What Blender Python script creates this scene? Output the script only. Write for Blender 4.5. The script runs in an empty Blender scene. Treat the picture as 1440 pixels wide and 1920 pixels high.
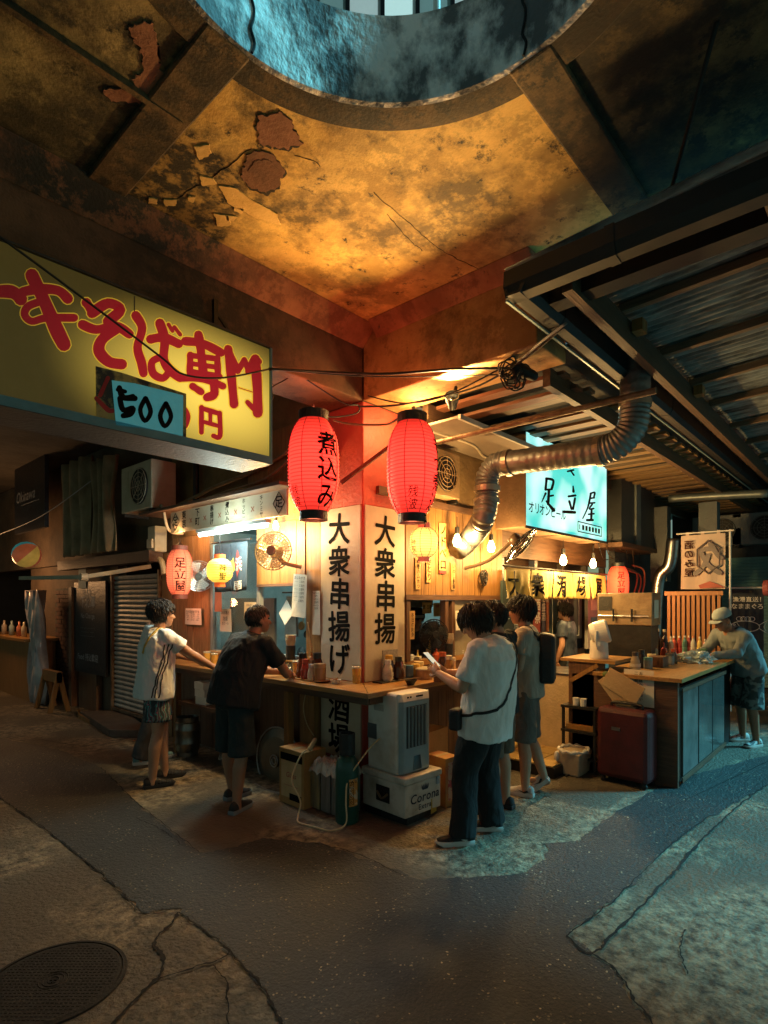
import bpy, bmesh, math, random
from math import sin, cos, pi, radians, sqrt
from mathutils import Vector, Matrix, noise
from mathutils.bvhtree import BVHTree
random.seed(7)
scene = bpy.context.scene
COL = scene.collection
# ------------------------------------------------------------------ camera
CAM = (-3.43, -3.34, 1.70); YAW = radians(42.1)
cd = bpy.data.cameras.new('camera'); cam = bpy.data.objects.new('camera', cd); COL.objects.link(cam)
cam.location = CAM; cam.rotation_euler = (radians(90), 0, YAW - radians(90))
cd.sensor_fit = 'HORIZONTAL'; cd.sensor_width = 36; cd.lens = 36 * 1058 / 1440
cd.shift_y = 165 / 1440; cd.clip_start = .02; cd.clip_end = 300
scene.camera = cam
# ------------------------------------------------------------------ world, sun, exposure
SUN_EL, SUN_AZ = radians(42), radians(-45)      # to-sun azimuth measured from +x
w = bpy.data.worlds.new('World'); scene.world = w; w.use_nodes = True
nt = w.node_tree; nt.nodes.clear()
sky = nt.nodes.new('ShaderNodeTexSky'); sky.sky_type = 'NISHITA'; sky.sun_disc = False
sky.sun_elevation = SUN_EL; sky.sun_rotation = radians(90) - SUN_AZ
mx = nt.nodes.new('ShaderNodeMix'); mx.data_type = 'RGBA'; mx.blend_type = 'MULTIPLY'
mx.inputs[0].default_value = 1; mx.inputs[7].default_value = (1.15, 1.36, 1.0, 1)
bg = nt.nodes.new('ShaderNodeBackground'); bg.inputs['Strength'].default_value = .021
wo = nt.nodes.new('ShaderNodeOutputWorld')
nt.links.new(sky.outputs[0], mx.inputs[6]); nt.links.new(mx.outputs[2], bg.inputs[0]); nt.links.new(bg.outputs[0], wo.inputs[0])
sl = bpy.data.lights.new('sun', 'SUN'); sl.energy = 3.2; sl.angle = radians(10); sl.color = (.15, .78, 1.)
so = bpy.data.objects.new('sun', sl); COL.objects.link(so)
sd = Vector((cos(SUN_EL) * cos(SUN_AZ), cos(SUN_EL) * sin(SUN_AZ), sin(SUN_EL)))
so.rotation_euler = sd.to_track_quat('Z', 'Y').to_euler(); so.location = sd * 20
vs = scene.view_settings; scene.display_settings.display_device = 'sRGB'
vs.view_transform = 'Standard'; vs.look = 'None'; vs.exposure = .8; vs.gamma = 1; vs.use_curve_mapping = False
scene.cycles.use_denoising = True
scene.cycles.max_bounces = 7; scene.cycles.sample_clamp_indirect = 4
# ------------------------------------------------------------------ measuring: a pixel of the photograph on a known plane of the place
_f = (cos(YAW), sin(YAW)); _r = (sin(YAW), -cos(YAW))
def _ray(u, v):
    s = (u - 720) / 1058; return (_f[0] + s * _r[0], _f[1] + s * _r[1], (1125 - v) / 1058)
def at(u, v, Z):
    d = _ray(u, v); return Vector([CAM[i] + Z * d[i] for i in range(3)])
def on(u, v, ax, val):
    d = _ray(u, v); return at(u, v, (val - CAM[ax]) / d[ax])
def PX(u, v, x): return on(u, v, 0, x)
def PY(u, v, y): return on(u, v, 1, y)
def G(u, v, z=0): return on(u, v, 2, z)
# ------------------------------------------------------------------ materials
def M(name, c, c2=None, scale=4., rough=.6, bump=.15, bscale=40., metal=0., emit=0., ecol=None, spec=.5, detail=6, stretch=None, lo=.35, hi=.65, alpha=1., trans=0., coat=0.):
    m = bpy.data.materials.new(name); m.use_nodes = True
    n = m.node_tree.nodes; L = m.node_tree.links; b = n['Principled BSDF']
    b.inputs['Roughness'].default_value = rough; b.inputs['Metallic'].default_value = metal
    b.inputs['Specular IOR Level'].default_value = spec
    b.inputs['Coat Weight'].default_value = coat
    b.inputs['Transmission Weight'].default_value = trans
    b.inputs['Alpha'].default_value = alpha
    tc = n.new('ShaderNodeTexCoord'); src = tc.outputs['Object']
    if stretch:
        mp = n.new('ShaderNodeMapping'); mp.inputs['Scale'].default_value = stretch
        L.new(src, mp.inputs[0]); src = mp.outputs[0]
    if c2 is None: c2 = tuple(x * .72 for x in c)
    t = n.new('ShaderNodeTexNoise'); t.inputs['Scale'].default_value = scale; t.inputs['Detail'].default_value = detail
    t.inputs['Roughness'].default_value = .65
    L.new(src, t.inputs['Vector'])
    r = n.new('ShaderNodeValToRGB'); r.color_ramp.elements[0].position = lo; r.color_ramp.elements[1].position = hi
    r.color_ramp.elements[0].color = (*c2, 1); r.color_ramp.elements[1].color = (*c, 1)
    L.new(t.outputs['Fac'], r.inputs[0]); L.new(r.outputs[0], b.inputs['Base Color'])
    if emit:
        if ecol is None: L.new(r.outputs[0], b.inputs['Emission Color'])
        else: b.inputs['Emission Color'].default_value = (*ecol, 1)
        b.inputs['Emission Strength'].default_value = emit
    if bump:
        t2 = n.new('ShaderNodeTexNoise'); t2.inputs['Scale'].default_value = bscale; t2.inputs['Detail'].default_value = 5
        L.new(src, t2.inputs['Vector'])
        bp = n.new('ShaderNodeBump'); bp.inputs['Strength'].default_value = min(1, bump * 2); bp.inputs['Distance'].default_value = .02
        L.new(t2.outputs['Fac'], bp.inputs['Height']); L.new(bp.outputs[0], b.inputs['Normal'])
    return m
def nodes(m): return m.node_tree.nodes, m.node_tree.links, m.node_tree.nodes['Principled BSDF']
def wood(name, c, c2, axis='z', rough=.55):
    st = {'x': (1.2, 14, 14), 'y': (14, 1.2, 14), 'z': (14, 14, 1.2)}[axis]
    return M(name, c, c2, 2.2, rough, .12, 6, stretch=st, lo=.3, hi=.7)
# ------------------------------------------------------------------ mesh builder
class MB:
    def __init__(s): s.v = []; s.f = []; s.e = []
    def add(s, vs, fs):
        o = len(s.v); s.v += [Vector(p) for p in vs]; s.f += [tuple(i + o for i in f) for f in fs]; return s
    def box(s, c, d, rz=0, rot=None):
        R = rot if rot is not None else Matrix.Rotation(rz, 3, 'Z'); c = Vector(c)
        vs = [c + R @ Vector((sx * d[0] / 2, sy * d[1] / 2, sz * d[2] / 2)) for sx in (-1, 1) for sy in (-1, 1) for sz in (-1, 1)]
        return s.add(vs, [(0, 1, 3, 2), (4, 6, 7, 5), (0, 4, 5, 1), (2, 3, 7, 6), (0, 2, 6, 4), (1, 5, 7, 3)])
    def b2(s, a, b):   # box from min to max
        return s.box([(a[i] + b[i]) / 2 for i in range(3)], [abs(b[i] - a[i]) for i in range(3)])
    def beam(s, p, q, wd, h, up=(0, 0, 1)):
        p, q = Vector(p), Vector(q); d = q - p; x = d.normalized(); y = Vector(up).cross(x)
        if y.length < 1e-4: y = Vector((0, 1, 0)).cross(x)
        y.normalize(); z = x.cross(y); R = Matrix((x, y, z)).transposed()
        return s.box((p + q) / 2, (d.length, wd, h), rot=R)
    def rings(s, rs, cap=True, close=False):
        n = len(rs[0]); vs = [p for r in rs for p in r]; fs = []
        m = len(rs)
        for i in range(m if close else m - 1):
            for j in range(n):
                a = i * n + j; b = i * n + (j + 1) % n; k = ((i + 1) % m) * n
                fs.append((a, b, k + (j + 1) % n, k + j))
        if cap and not close: fs += [tuple(range(n - 1, -1, -1)), tuple((m - 1) * n + j for j in range(n))]
        return s.add(vs, fs)
    def tube(s, pts, r, n=6, closed=False, cap=True):
        pts = [Vector(p) for p in pts]; m = len(pts); rs = []; up = Vector((0, 0, 1)); prev = None
        for i, p in enumerate(pts):
            if closed: t = pts[(i + 1) % m] - pts[i - 1]
            else: t = pts[min(i + 1, m - 1)] - pts[max(i - 1, 0)]
            if t.length < 1e-9: t = Vector((0, 0, 1))
            t.normalize()
            if prev is None:
                a = up if abs(t.z) < .9 else Vector((1, 0, 0)); x = a.cross(t).normalized()
            else:
                x = (prev - t * prev.dot(t)); x = x.normalized() if x.length > 1e-6 else Vector((1, 0, 0)).cross(t).normalized()
            prev = x; y = t.cross(x); rr = r[i] if hasattr(r, '__len__') else r
            rs.append([p + (x * cos(2 * pi * k / n) + y * sin(2 * pi * k / n)) * rr for k in range(n)])
        return s.rings(rs, cap, closed)
    def cyl(s, p, q, r, r2=None, n=14): return s.tube([p, q], [r, r if r2 is None else r2], n)
    def lathe(s, prof, c=(0, 0, 0), n=20, axis=None, sc=(1, 1)):
        c = Vector(c); R = Matrix.Identity(3)
        if axis is not None: R = Vector(axis).to_track_quat('Z', 'Y').to_matrix()
        return s.rings([[c + R @ Vector((r * cos(2 * pi * k / n) * sc[0], r * sin(2 * pi * k / n) * sc[1], z)) for k in range(n)] for r, z in prof])
    def ball(s, c, r, n=12, m=8, R=None):
        if not hasattr(r, '__len__'): r = (r, r, r)
        R = R or Matrix.Identity(3); c = Vector(c); rs = []
        for i in range(m + 1):
            a = -pi / 2 + pi * i / m; q = max(cos(a), .02)
            rs.append([c + R @ Vector((r[0] * q * cos(2 * pi * k / n), r[1] * q * sin(2 * pi * k / n), r[2] * sin(a))) for k in range(n)])
        return s.rings(rs)
    def cap(s, p, q, r, r2=None, n=12):   # capsule, tapered
        p, q = Vector(p), Vector(q); r2 = r if r2 is None else r2; d = (q - p)
        if d.length < 1e-6: return s.ball(p, r)
        d.normalize(); pts = []; rr = []
        for a in (-85, -60, -30, 0): pts.append(p + d * r * sin(radians(a))); rr.append(r * cos(radians(a)))
        for a in (0, 30, 60, 85): pts.append(q + d * r2 * sin(radians(a))); rr.append(r2 * cos(radians(a)))
        return s.tube(pts, rr, n)
    def quad(s, a, b, c, d): return s.add([a, b, c, d], [(0, 1, 2, 3)])
    def slab(s, pts, off):   # polygon extruded by a vector
        n = len(pts); off = Vector(off); a = [Vector(p) for p in pts]
        return s.add(a + [p + off for p in a], [tuple(range(n)), tuple(range(2 * n - 1, n - 1, -1))] + [(i, i + n, (i + 1) % n + n, (i + 1) % n) for i in range(n)])
    def mesh(s, name, smooth=False):
        me = bpy.data.meshes.new(name); me.from_pydata([tuple(p) for p in s.v], [], s.f)
        bm = bmesh.new(); bm.from_mesh(me); bmesh.ops.recalc_face_normals(bm, faces=bm.faces); bm.to_mesh(me); bm.free()
        if smooth: me.polygons.foreach_set('use_smooth', [True] * len(me.polygons))
        return me
    def build(s, name, mat, parent=None, smooth=False, bevel=0, **kw):
        o = bpy.data.objects.new(name, s.mesh(name, smooth)); COL.objects.link(o)
        if mat: o.data.materials.append(mat)
        if parent: o.parent = parent
        if bevel:
            md = o.modifiers.new('bevel', 'BEVEL'); md.width = bevel; md.segments = 2; md.limit_method = 'ANGLE'
        for k, v in kw.items(): o[k] = v
        return o
def smooth_angle(o, a=40):
    me = o.data
    me.polygons.foreach_set('use_smooth', [True] * len(me.polygons))
    try: me.set_sharp_from_angle(angle=radians(a))
    except Exception: pass
    return o
def tag(o, label, cat, group=None):
    o['label'] = label; o['category'] = cat
    if group: o['group'] = group
    return o
def thing(name, label, cat, loc=(0, 0, 0), rz=0, group=None):
    o = bpy.data.objects.new(name, None); COL.objects.link(o); o.location = loc; o.rotation_euler = (0, 0, rz); o.empty_display_size = .05
    return tag(o, label, cat, group)
def struct(o): o['kind'] = 'structure'; return o
def stuff(o): o['kind'] = 'stuff'; return o
def inst(name, me, parent=None, loc=(0, 0, 0), rot=(0, 0, 0), sc=(1, 1, 1)):
    o = bpy.data.objects.new(name, me); COL.objects.link(o); o.parent = parent; o.location = loc; o.rotation_euler = rot; o.scale = sc; return o
def kids(o): return [c for c in o.children]
def dup(root, loc=None, rz=None, label=None):
    def cp(o, par):
        c = o.copy(); COL.objects.link(c); c.parent = par
        for ch in kids(o): cp(ch, c)
        return c
    r = cp(root, root.parent)
    if loc is not None: r.location = loc
    if rz is not None: r.rotation_euler = (0, 0, rz)
    if label: r['label'] = label
    return r
def lamp(name, loc, power, col, radius=.04, parent=None, spot=None, rot=None):
    l = bpy.data.lights.new(name, 'SPOT' if spot else 'POINT'); l.energy = power; l.color = col; l.shadow_soft_size = radius
    o = bpy.data.objects.new(name, l); COL.objects.link(o); o.location = loc
    if spot: l.spot_size = radians(spot); l.spot_blend = .6
    if rot: o.rotation_euler = rot
    if parent: o.parent = parent
    return o
# ------------------------------------------------------------------ lettering: glyph outlines as flat print
_gl = {}
def glyph(ch, bold):
    k = (ch, bold)
    if k not in _gl:
        cu = bpy.data.curves.new('g', 'FONT'); cu.body = ch; cu.size = 1; cu.resolution_u = 3
        o = bpy.data.objects.new('g', cu); COL.objects.link(o)
        dg = bpy.context.evaluated_depsgraph_get(); me = bpy.data.meshes.new_from_object(o.evaluated_get(dg))
        vs = [tuple(v.co) for v in me.vertices]; fs = [tuple(p.vertices) for p in me.polygons]
        bpy.data.objects.remove(o); bpy.data.meshes.remove(me)
        if bold and vs:
            b, bf, n = vs, fs, len(vs); vs, fs = [], []
            for i, (dx, dy) in enumerate(((0, 0), (1, .4), (-1, -.4), (.4, -1), (-.4, 1))):
                vs += [(v[0] + dx * bold, v[1] + dy * bold, i * .0012) for v in b]; fs += [tuple(q + i * n for q in f) for f in bf]
        if vs: w = max(v[0] for v in vs) + .06
        else: w = .35
        _gl[k] = (vs, fs, w)
    return _gl[k]
def text(mb, s, org, size, right, up, vertical=False, bold=.0, pitch=1.05, center=False, wob=0., squash=1., shear=0.):
    """flat glyphs from org (top-left centre for vertical, baseline-left for horizontal)"""
    R, U, O = Vector(right), Vector(up), Vector(org); x = 0; n = R.cross(U)
    if center and not vertical: x = -sum(glyph(c, bold)[2] for c in s) * size * squash / 2
    for i, ch in enumerate(s):
        vs, fs, wd = glyph(ch, bold)
        if vertical:
            ox, oy = -wd * size * squash / 2, -(i + .85) * size * pitch
        else: ox, oy = x, 0; x += wd * size * squash * (1 if pitch == 1.05 else pitch)
        if not vs: continue
        a = random.uniform(-wob, wob); ca, sa = cos(a), sin(a)
        out = []
        for (px, py, pz) in vs:
            px2 = (px - wd / 2) * ca - (py - .35) * sa + wd / 2 + shear * py; py2 = (px - wd / 2) * sa + (py - .35) * ca + .35
            out.append(O + R * (ox + px2 * size * squash) + U * (oy + py2 * size) + n * (.0002 * (i % 3) + pz * size))
        mb.add(out, fs)
    return mb
def catmull(pts, k=6):
    pts = [Vector(p) for p in pts]; out = []
    for i in range(len(pts) - 1):
        a = pts[max(i - 1, 0)]; b = pts[i]; c = pts[i + 1]; d = pts[min(i + 2, len(pts) - 1)]
        for j in range(k):
            t = j / k; out.append(.5 * ((2 * b) + (c - a) * t + (2 * a - 5 * b + 4 * c - d) * t * t + (3 * b - a - 3 * c + d) * t ** 3))
    out.append(pts[-1]); return out
def stroke2d(pts, wd, taper=(1, 1)):
    """closed outline (2-D) of a brush stroke with round ends"""
    p = catmull([(a, b, 0) for a, b in pts], 5); m = len(p); L = []; Rr = []
    for i in range(m):
        t = (p[min(i + 1, m - 1)] - p[max(i - 1, 0)]); t.normalize(); nn = Vector((-t.y, t.x, 0))
        k = i / (m - 1); r = wd / 2 * (taper[0] * (1 - k) + taper[1] * k) * (1 + .06 * sin(9 * k + pts[0][0]))
        L.append(p[i] + nn * r); Rr.append(p[i] - nn * r)
        if i == m - 1: te, re = t, r
        if i == 0: ts, rs_ = t, r
    tip = lambda c, t, r, s: [c + (Vector((-t.y, t.x, 0)) * cos(a) * s + t * s * sin(a)) * r for a in (pi / 5, 2 * pi / 5, 3 * pi / 5, 4 * pi / 5)]
    return L, Rr, tip(p[-1], te, re, 1), tip(p[0], ts, rs_, -1)
def strokes(mb, lst, fn, grow=0., dz=.0004):
    for i, s in enumerate(lst):
        L, R, e, b = stroke2d(s[0], s[1] + grow, s[2] if len(s) > 2 else (1, 1))
        m = len(L); allp = L + R + e + b
        vs = [fn(p.x, p.y, i * dz) for p in allp]
        fs = [(j, j + 1, m + j + 1, m + j) for j in range(m - 1)]
        k = 2 * m
        fs.append((m - 1, k, k + 1, k + 2, k + 3, 2 * m - 1)); fs.append((m, k + 4, k + 5, k + 6, k + 7, 0))
        mb.add(vs, fs)
    return mb
def wire(name, pts, r, mat, label=None, cat='cable', group=None, sag=0., parent=None, n=5, k=6):
    pts = [Vector(p) for p in pts]
    if len(pts) == 2 and sag:
        a, b = pts; pts = [a.lerp(b, t / 8) - Vector((0, 0, sag * 4 * (t / 8) * (1 - t / 8))) for t in range(9)]
    elif len(pts) > 2: pts = catmull(pts, k)
    mb = MB(); mb.tube(pts, r, n); o = mb.build(name, mat, parent, smooth=True)
    if label: tag(o, label, cat, group)
    return o
XR, ZU, YL = Vector((1, 0, 0)), Vector((0, 0, 1)), Vector((0, -1, 0))   # reading direction on faces looking to -y (XR) and to -x (YL)
# ------------------------------------------------------------------ shared materials
BLK = M('black_paint', (.012, .012, .013), rough=.45); DARK = M('dark_metal', (.03, .032, .034), (.018, .018, .02), 8, .4, .05, metal=.6)
CABLE = M('cable_rubber', (.012, .011, .011), rough=.6, bump=0)
STEEL = M('steel', (.42, .42, .42), (.25, .25, .25), 14, .3, .06, 30, metal=1)
RUSTY = M('old_steel', (.22, .16, .11), (.10, .06, .035), 7, .55, .2, 30, metal=.7)
WHITE = M('white_plastic', (.72, .70, .66), (.62, .60, .55), 3, .4, .03)
CREAM = M('cream_plastic', (.55, .48, .36), (.42, .34, .22), 4, .45, .05)
PAPER = M('paper', (.74, .68, .56), (.62, .54, .42), 3, .85, .1, 8)
INK = M('ink', (.005, .005, .005), (.008, .007, .007), 20, .85, 0, spec=.08); INKG = M('grey_print', (.11, .10, .10), rough=.8, bump=0)
REDINK = M('red_print', (.42, .02, .02), (.3, .012, .012), 9, .7, 0)
WOODO = wood('pine_warm', (.33, .165, .045), (.17, .075, .018)); WOODX = wood('pine_counter_x', (.42, .22, .065), (.25, .115, .032), 'x', .35); WOODY = wood('pine_counter_y', (.42, .22, .065), (.25, .115, .032), 'y', .35)
WOODD = wood('dark_boards', (.16, .075, .035), (.07, .03, .014)); WOODDX = wood('dark_boards_x', (.16, .075, .035), (.07, .03, .014), 'x'); WOODDY = wood('dark_boards_y', (.15, .075, .04), (.07, .03, .016), 'y')
WOODL = wood('pale_pine_y', (.25, .15, .06), (.14, .08, .03), 'y')
GLASS = M('window_glass', (.8, .9, .9), rough=.05, bump=0, trans=.95, alpha=.25)
RED_L = None
# concrete of the overhead slab, with peeling paint and mould
def ceiling_mat(name, base, base2, spots, peel, mould_lo, mould=(.022, .020, .012)):
    m = M(name, base, base2, 3.4, .8, .10, 70, detail=12, lo=.38, hi=.60); n, L, b = nodes(m)
    geo = n.new('ShaderNodeNewGeometry'); pos = geo.outputs['Position']
    nz = n.new('ShaderNodeTexNoise'); nz.inputs['Scale'].default_value = 3.2; nz.inputs['Detail'].default_value = 8; nz.inputs['Roughness'].default_value = .7; L.new(pos, nz.inputs['Vector'])
    fine = n.new('ShaderNodeTexNoise'); fine.inputs['Scale'].default_value = 9; fine.inputs['Detail'].default_value = 9; fine.inputs['Roughness'].default_value = .72; L.new(pos, fine.inputs['Vector'])
    sub = n.new('ShaderNodeVectorMath'); sub.operation = 'SUBTRACT'; L.new(nz.outputs['Color'], sub.inputs[0]); sub.inputs[1].default_value = (.5, .5, .5)
    scl = n.new('ShaderNodeVectorMath'); scl.operation = 'SCALE'; scl.inputs['Scale'].default_value = .9; L.new(sub.outputs[0], scl.inputs[0])
    add = n.new('ShaderNodeVectorMath'); add.operation = 'ADD'; L.new(pos, add.inputs[0]); L.new(scl.outputs[0], add.inputs[1])
    def math(op, a, c, clamp=False):
        q = n.new('ShaderNodeMath'); q.operation = op; q.use_clamp = clamp
        for i, x in enumerate((a, c)):
            if hasattr(x, 'links'): L.new(x, q.inputs[i])
            else: q.inputs[i].default_value = x
        return q.outputs[0]
    def spot(p, r, st):
        d = n.new('ShaderNodeVectorMath'); d.operation = 'DISTANCE'; L.new(add.outputs[0], d.inputs[0]); d.inputs[1].default_value = p
        mr = n.new('ShaderNodeMapRange'); mr.inputs[1].default_value = r; mr.inputs[2].default_value = r * .35; mr.inputs[3].default_value = 0; mr.inputs[4].default_value = st; L.new(d.outputs['Value'], mr.inputs[0]); return mr.outputs[0]
    m2_ = n.new('ShaderNodeTexNoise'); m2_.inputs['Scale'].default_value = 2.4; m2_.inputs['Detail'].default_value = 10; m2_.inputs['Roughness'].default_value = .75; L.new(pos, m2_.inputs['Vector'])
    k2_ = n.new('ShaderNodeMapRange'); k2_.inputs[1].default_value = .5; k2_.inputs[2].default_value = .56; k2_.inputs[4].default_value = .6; L.new(m2_.outputs['Fac'], k2_.inputs[0])
    x2_ = n.new('ShaderNodeMix'); x2_.data_type = 'RGBA'; L.new(k2_.outputs[0], x2_.inputs[0]); L.new(b.inputs['Base Color'].links[0].from_socket, x2_.inputs[6]); x2_.inputs[7].default_value = tuple(c * .55 for c in base2) + (1,); L.new(x2_.outputs[2], b.inputs['Base Color'])
    acc = None
    for p, r, st in spots:
        s_ = spot(p, r, st); acc = s_ if acc is None else math('MAXIMUM', acc, s_)
    fr = n.new('ShaderNodeMapRange'); fr.inputs[1].default_value = mould_lo; fr.inputs[2].default_value = mould_lo + .09; L.new(fine.outputs['Fac'], fr.inputs[0])
    base_m = fr.outputs[0]
    if acc is not None:
        brk = n.new('ShaderNodeMapRange'); brk.inputs[1].default_value = .42; brk.inputs[2].default_value = .52; L.new(fine.outputs['Fac'], brk.inputs[0])
        acc2 = math('MULTIPLY', acc, math('ADD', math('MULTIPLY', brk.outputs[0], .55), .45))
        base_m = math('MAXIMUM', base_m, acc2)
    bc = b.inputs['Base Color'].links[0].from_socket
    out = bc
    if peel:
        pacc = None
        for p, r, st in peel:
            s_ = spot(p, r, 1.0)
            pacc = s_ if pacc is None else math('MAXIMUM', pacc, s_)
        pm = n.new('ShaderNodeMapRange'); pm.inputs[1].default_value = .35; pm.inputs[2].default_value = .42; L.new(pacc, pm.inputs[0])
        mp = n.new('ShaderNodeMix'); mp.data_type = 'RGBA'; L.new(pm.outputs[0], mp.inputs[0]); L.new(out, mp.inputs[6]); mp.inputs[7].default_value = (.20, .085, .05, 1); out = mp.outputs[2]
        bm_ = n.new('ShaderNodeBump'); bm_.inputs['Strength'].default_value = 1; bm_.inputs['Distance'].default_value = .02; bm_.invert = True
        L.new(pm.outputs[0], bm_.inputs['Height']); ob = b.inputs['Normal'].links[0].from_socket; L.new(ob, bm_.inputs['Normal']); L.new(bm_.outputs[0], b.inputs['Normal'])
    mm = n.new('ShaderNodeMix'); mm.data_type = 'RGBA'; L.new(base_m, mm.inputs[0]); L.new(out, mm.inputs[6]); mm.inputs[7].default_value = (*mould, 1)
    L.new(mm.outputs[2], b.inputs['Base Color'])
    return m
H = 3.98
CRK0 = M('hairline_crack', (.03, .02, .012), rough=.9, bump=0)
def C(u, v): p = G(u, v, H); return (p.x, p.y, H)
sp = [(C(300, 400), .62, 1), (C(350, 420), .40, 1), (C(330, 330), .36, 1), (C(400, 345), .40, 1), (C(380, 300), .34, 1), (C(480, 380), .30, .9), (C(560, 410), .26, .8), (C(870, 380), .36, .85), (C(820, 430), .42, .75), (C(720, 440), .36, .75), (C(930, 420), .3, .7), (C(620, 400), .16, .7), (C(760, 330), .14, .6), (C(1000, 300), .12, .5), (C(660, 540), .3, .6), (C(690, 255), .10, .7), (C(885, 290), .07, .9), (C(440, 380), .22, .85),
      (C(470, 180), .20, .8), (C(600, 200), .14, .6), (C(720, 232), .12, .55), (C(880, 215), .12, .6), (C(640, 470), .26, .5), (C(560, 450), .22, .55), (C(930, 470), .25, .4)]
peel = []
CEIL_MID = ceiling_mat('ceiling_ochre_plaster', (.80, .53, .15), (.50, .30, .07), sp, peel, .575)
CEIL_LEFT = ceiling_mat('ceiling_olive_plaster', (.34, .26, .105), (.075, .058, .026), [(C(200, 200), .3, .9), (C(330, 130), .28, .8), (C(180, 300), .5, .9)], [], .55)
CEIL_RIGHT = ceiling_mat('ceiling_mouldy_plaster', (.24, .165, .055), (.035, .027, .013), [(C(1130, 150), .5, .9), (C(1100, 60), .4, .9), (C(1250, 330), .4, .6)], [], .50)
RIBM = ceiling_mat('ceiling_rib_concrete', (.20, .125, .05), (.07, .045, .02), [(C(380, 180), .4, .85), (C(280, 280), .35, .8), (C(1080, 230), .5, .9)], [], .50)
BEAMM = ceiling_mat('beam_plaster', (.17, .085, .042), (.10, .05, .025), [((-1.5, 0, 3.7), .8, .8), ((-.02, -.9, 3.7), .3, .5)], [], .66)
RINGM = M('opening_concrete', (.78, .74, .68), (.12, .115, .11), 4.6, .85, .5, 26, detail=14, stretch=(1, 1, .7), lo=.45, hi=.60)
DARKC = M('dark_concrete', (.10, .085, .065), (.05, .042, .032), 1.5, .85, .3, 18)
# ------------------------------------------------------------------ overhead slab with its round opening, ribs and beams
HC = (-2.13, -2.2); HR = .855
def slab_panel(name, x0, x1, y0, y1, mat, z=H, t=.37):
    """rectangular slab panel, cut back by the round opening"""
    N = 40; bm_ = MB(); corners = [(x0, y0), (x1, y0), (x1, y1), (x0, y1)]
    inside = lambda x, y: (x - HC[0]) ** 2 + (y - HC[1]) ** 2 < HR ** 2
    poly = []
    e = [(corners[i], corners[(i + 1) % 4]) for i in range(4)]
    for a, b in e:
        for k in range(60):
            t_ = k / 60; p = (a[0] + (b[0] - a[0]) * t_, a[1] + (b[1] - a[1]) * t_)
            if inside(*p):
                d = sqrt((p[0] - HC[0]) ** 2 + (p[1] - HC[1]) ** 2) or 1e-6
                ang = math.atan2(p[1] - HC[1], p[0] - HC[0]); p = (HC[0] + HR * cos(ang), HC[1] + HR * sin(ang))
            poly.append(p)
    cl = []
    for p in poly:
        if not cl or (abs(p[0] - cl[-1][0]) + abs(p[1] - cl[-1][1])) > 1e-4: cl.append(p)
    full = []; on_c = lambda p: abs(sqrt((p[0] - HC[0]) ** 2 + (p[1] - HC[1]) ** 2) - HR) < 1e-4
    for i, p in enumerate(cl):
        q = cl[(i + 1) % len(cl)]; full.append(p)
        if on_c(p) and on_c(q):
            a0 = math.atan2(p[1] - HC[1], p[0] - HC[0]); a1 = math.atan2(q[1] - HC[1], q[0] - HC[0]); da = (a1 - a0 + pi) % (2 * pi) - pi
            full += [(HC[0] + HR * cos(a0 + da * k / 24), HC[1] + HR * sin(a0 + da * k / 24)) for k in range(1, 24)]
    bm_.slab([(p[0], p[1], z) for p in full], (0, 0, t))
    return struct(bm_.build(name, mat))
# four panels meet over the opening (gaps are covered by the ribs)
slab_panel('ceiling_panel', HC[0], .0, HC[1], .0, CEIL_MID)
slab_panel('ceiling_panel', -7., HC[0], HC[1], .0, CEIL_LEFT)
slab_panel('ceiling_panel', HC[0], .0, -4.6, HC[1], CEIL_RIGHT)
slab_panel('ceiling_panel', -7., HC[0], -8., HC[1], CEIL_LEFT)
slab_panel('ceiling_panel', HC[0], 2.6, -8., -4.601, DARKC)  # unseen slab added to keep the sun off the foreground
def ragged(px, name, mat, dz, depth=.006, amp=.020, k=16):
    pts = [Vector(C(u, v)) for u, v in px]; out = []
    for i, p in enumerate(pts):
        q = pts[(i + 1) % len(pts)]
        for j in range(k):
            b = p.lerp(q, j / k); out.append(Vector((b.x + amp * (noise.noise(b * 13) + .8 * noise.noise(b * 47)), b.y + amp * (noise.noise(b * 13 + Vector((5, 1, 2))) + .8 * noise.noise(b * 49)), H - dz)))
    return struct(MB().slab(out, (0, 0, dz + .001)).build(name, mat))
BARE = M('bare_plaster', (.30, .135, .075), (.19, .08, .045), 7, .85, .12, 60, detail=10); BARE2 = M('bare_plaster_deep', (.20, .095, .05), (.12, .055, .03), 9, .85, .12, 60, detail=10); FLK = M('paint_flake', (.74, .50, .17), (.55, .34, .09), 8, .8, .1, 60, detail=10); SHDW = M('patch_shadow_black', (.018, .016, .011), (.035, .028, .016), 20, .9, .1)
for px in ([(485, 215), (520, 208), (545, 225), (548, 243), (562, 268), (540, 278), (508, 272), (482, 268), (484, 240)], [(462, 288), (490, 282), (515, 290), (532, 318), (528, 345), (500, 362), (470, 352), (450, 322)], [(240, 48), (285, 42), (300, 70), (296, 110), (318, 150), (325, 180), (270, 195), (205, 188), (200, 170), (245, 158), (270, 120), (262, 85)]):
    ragged([(u + 1.02 * (u - 500) * .0 + (4 if i % 2 else -3), v + 5) for i, (u, v) in enumerate(px)], 'ceiling_patch_shadow', SHDW, .004); ragged(px, 'ceiling_bare_patch', BARE if px[0][0] != 462 else BARE2, .0065)  # shifted black outline paints a shadow round each bare patch
ragged([(478, 300), (505, 296), (518, 318), (508, 340), (482, 338), (468, 318)], 'ceiling_bare_patch', BARE2, .009)
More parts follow.
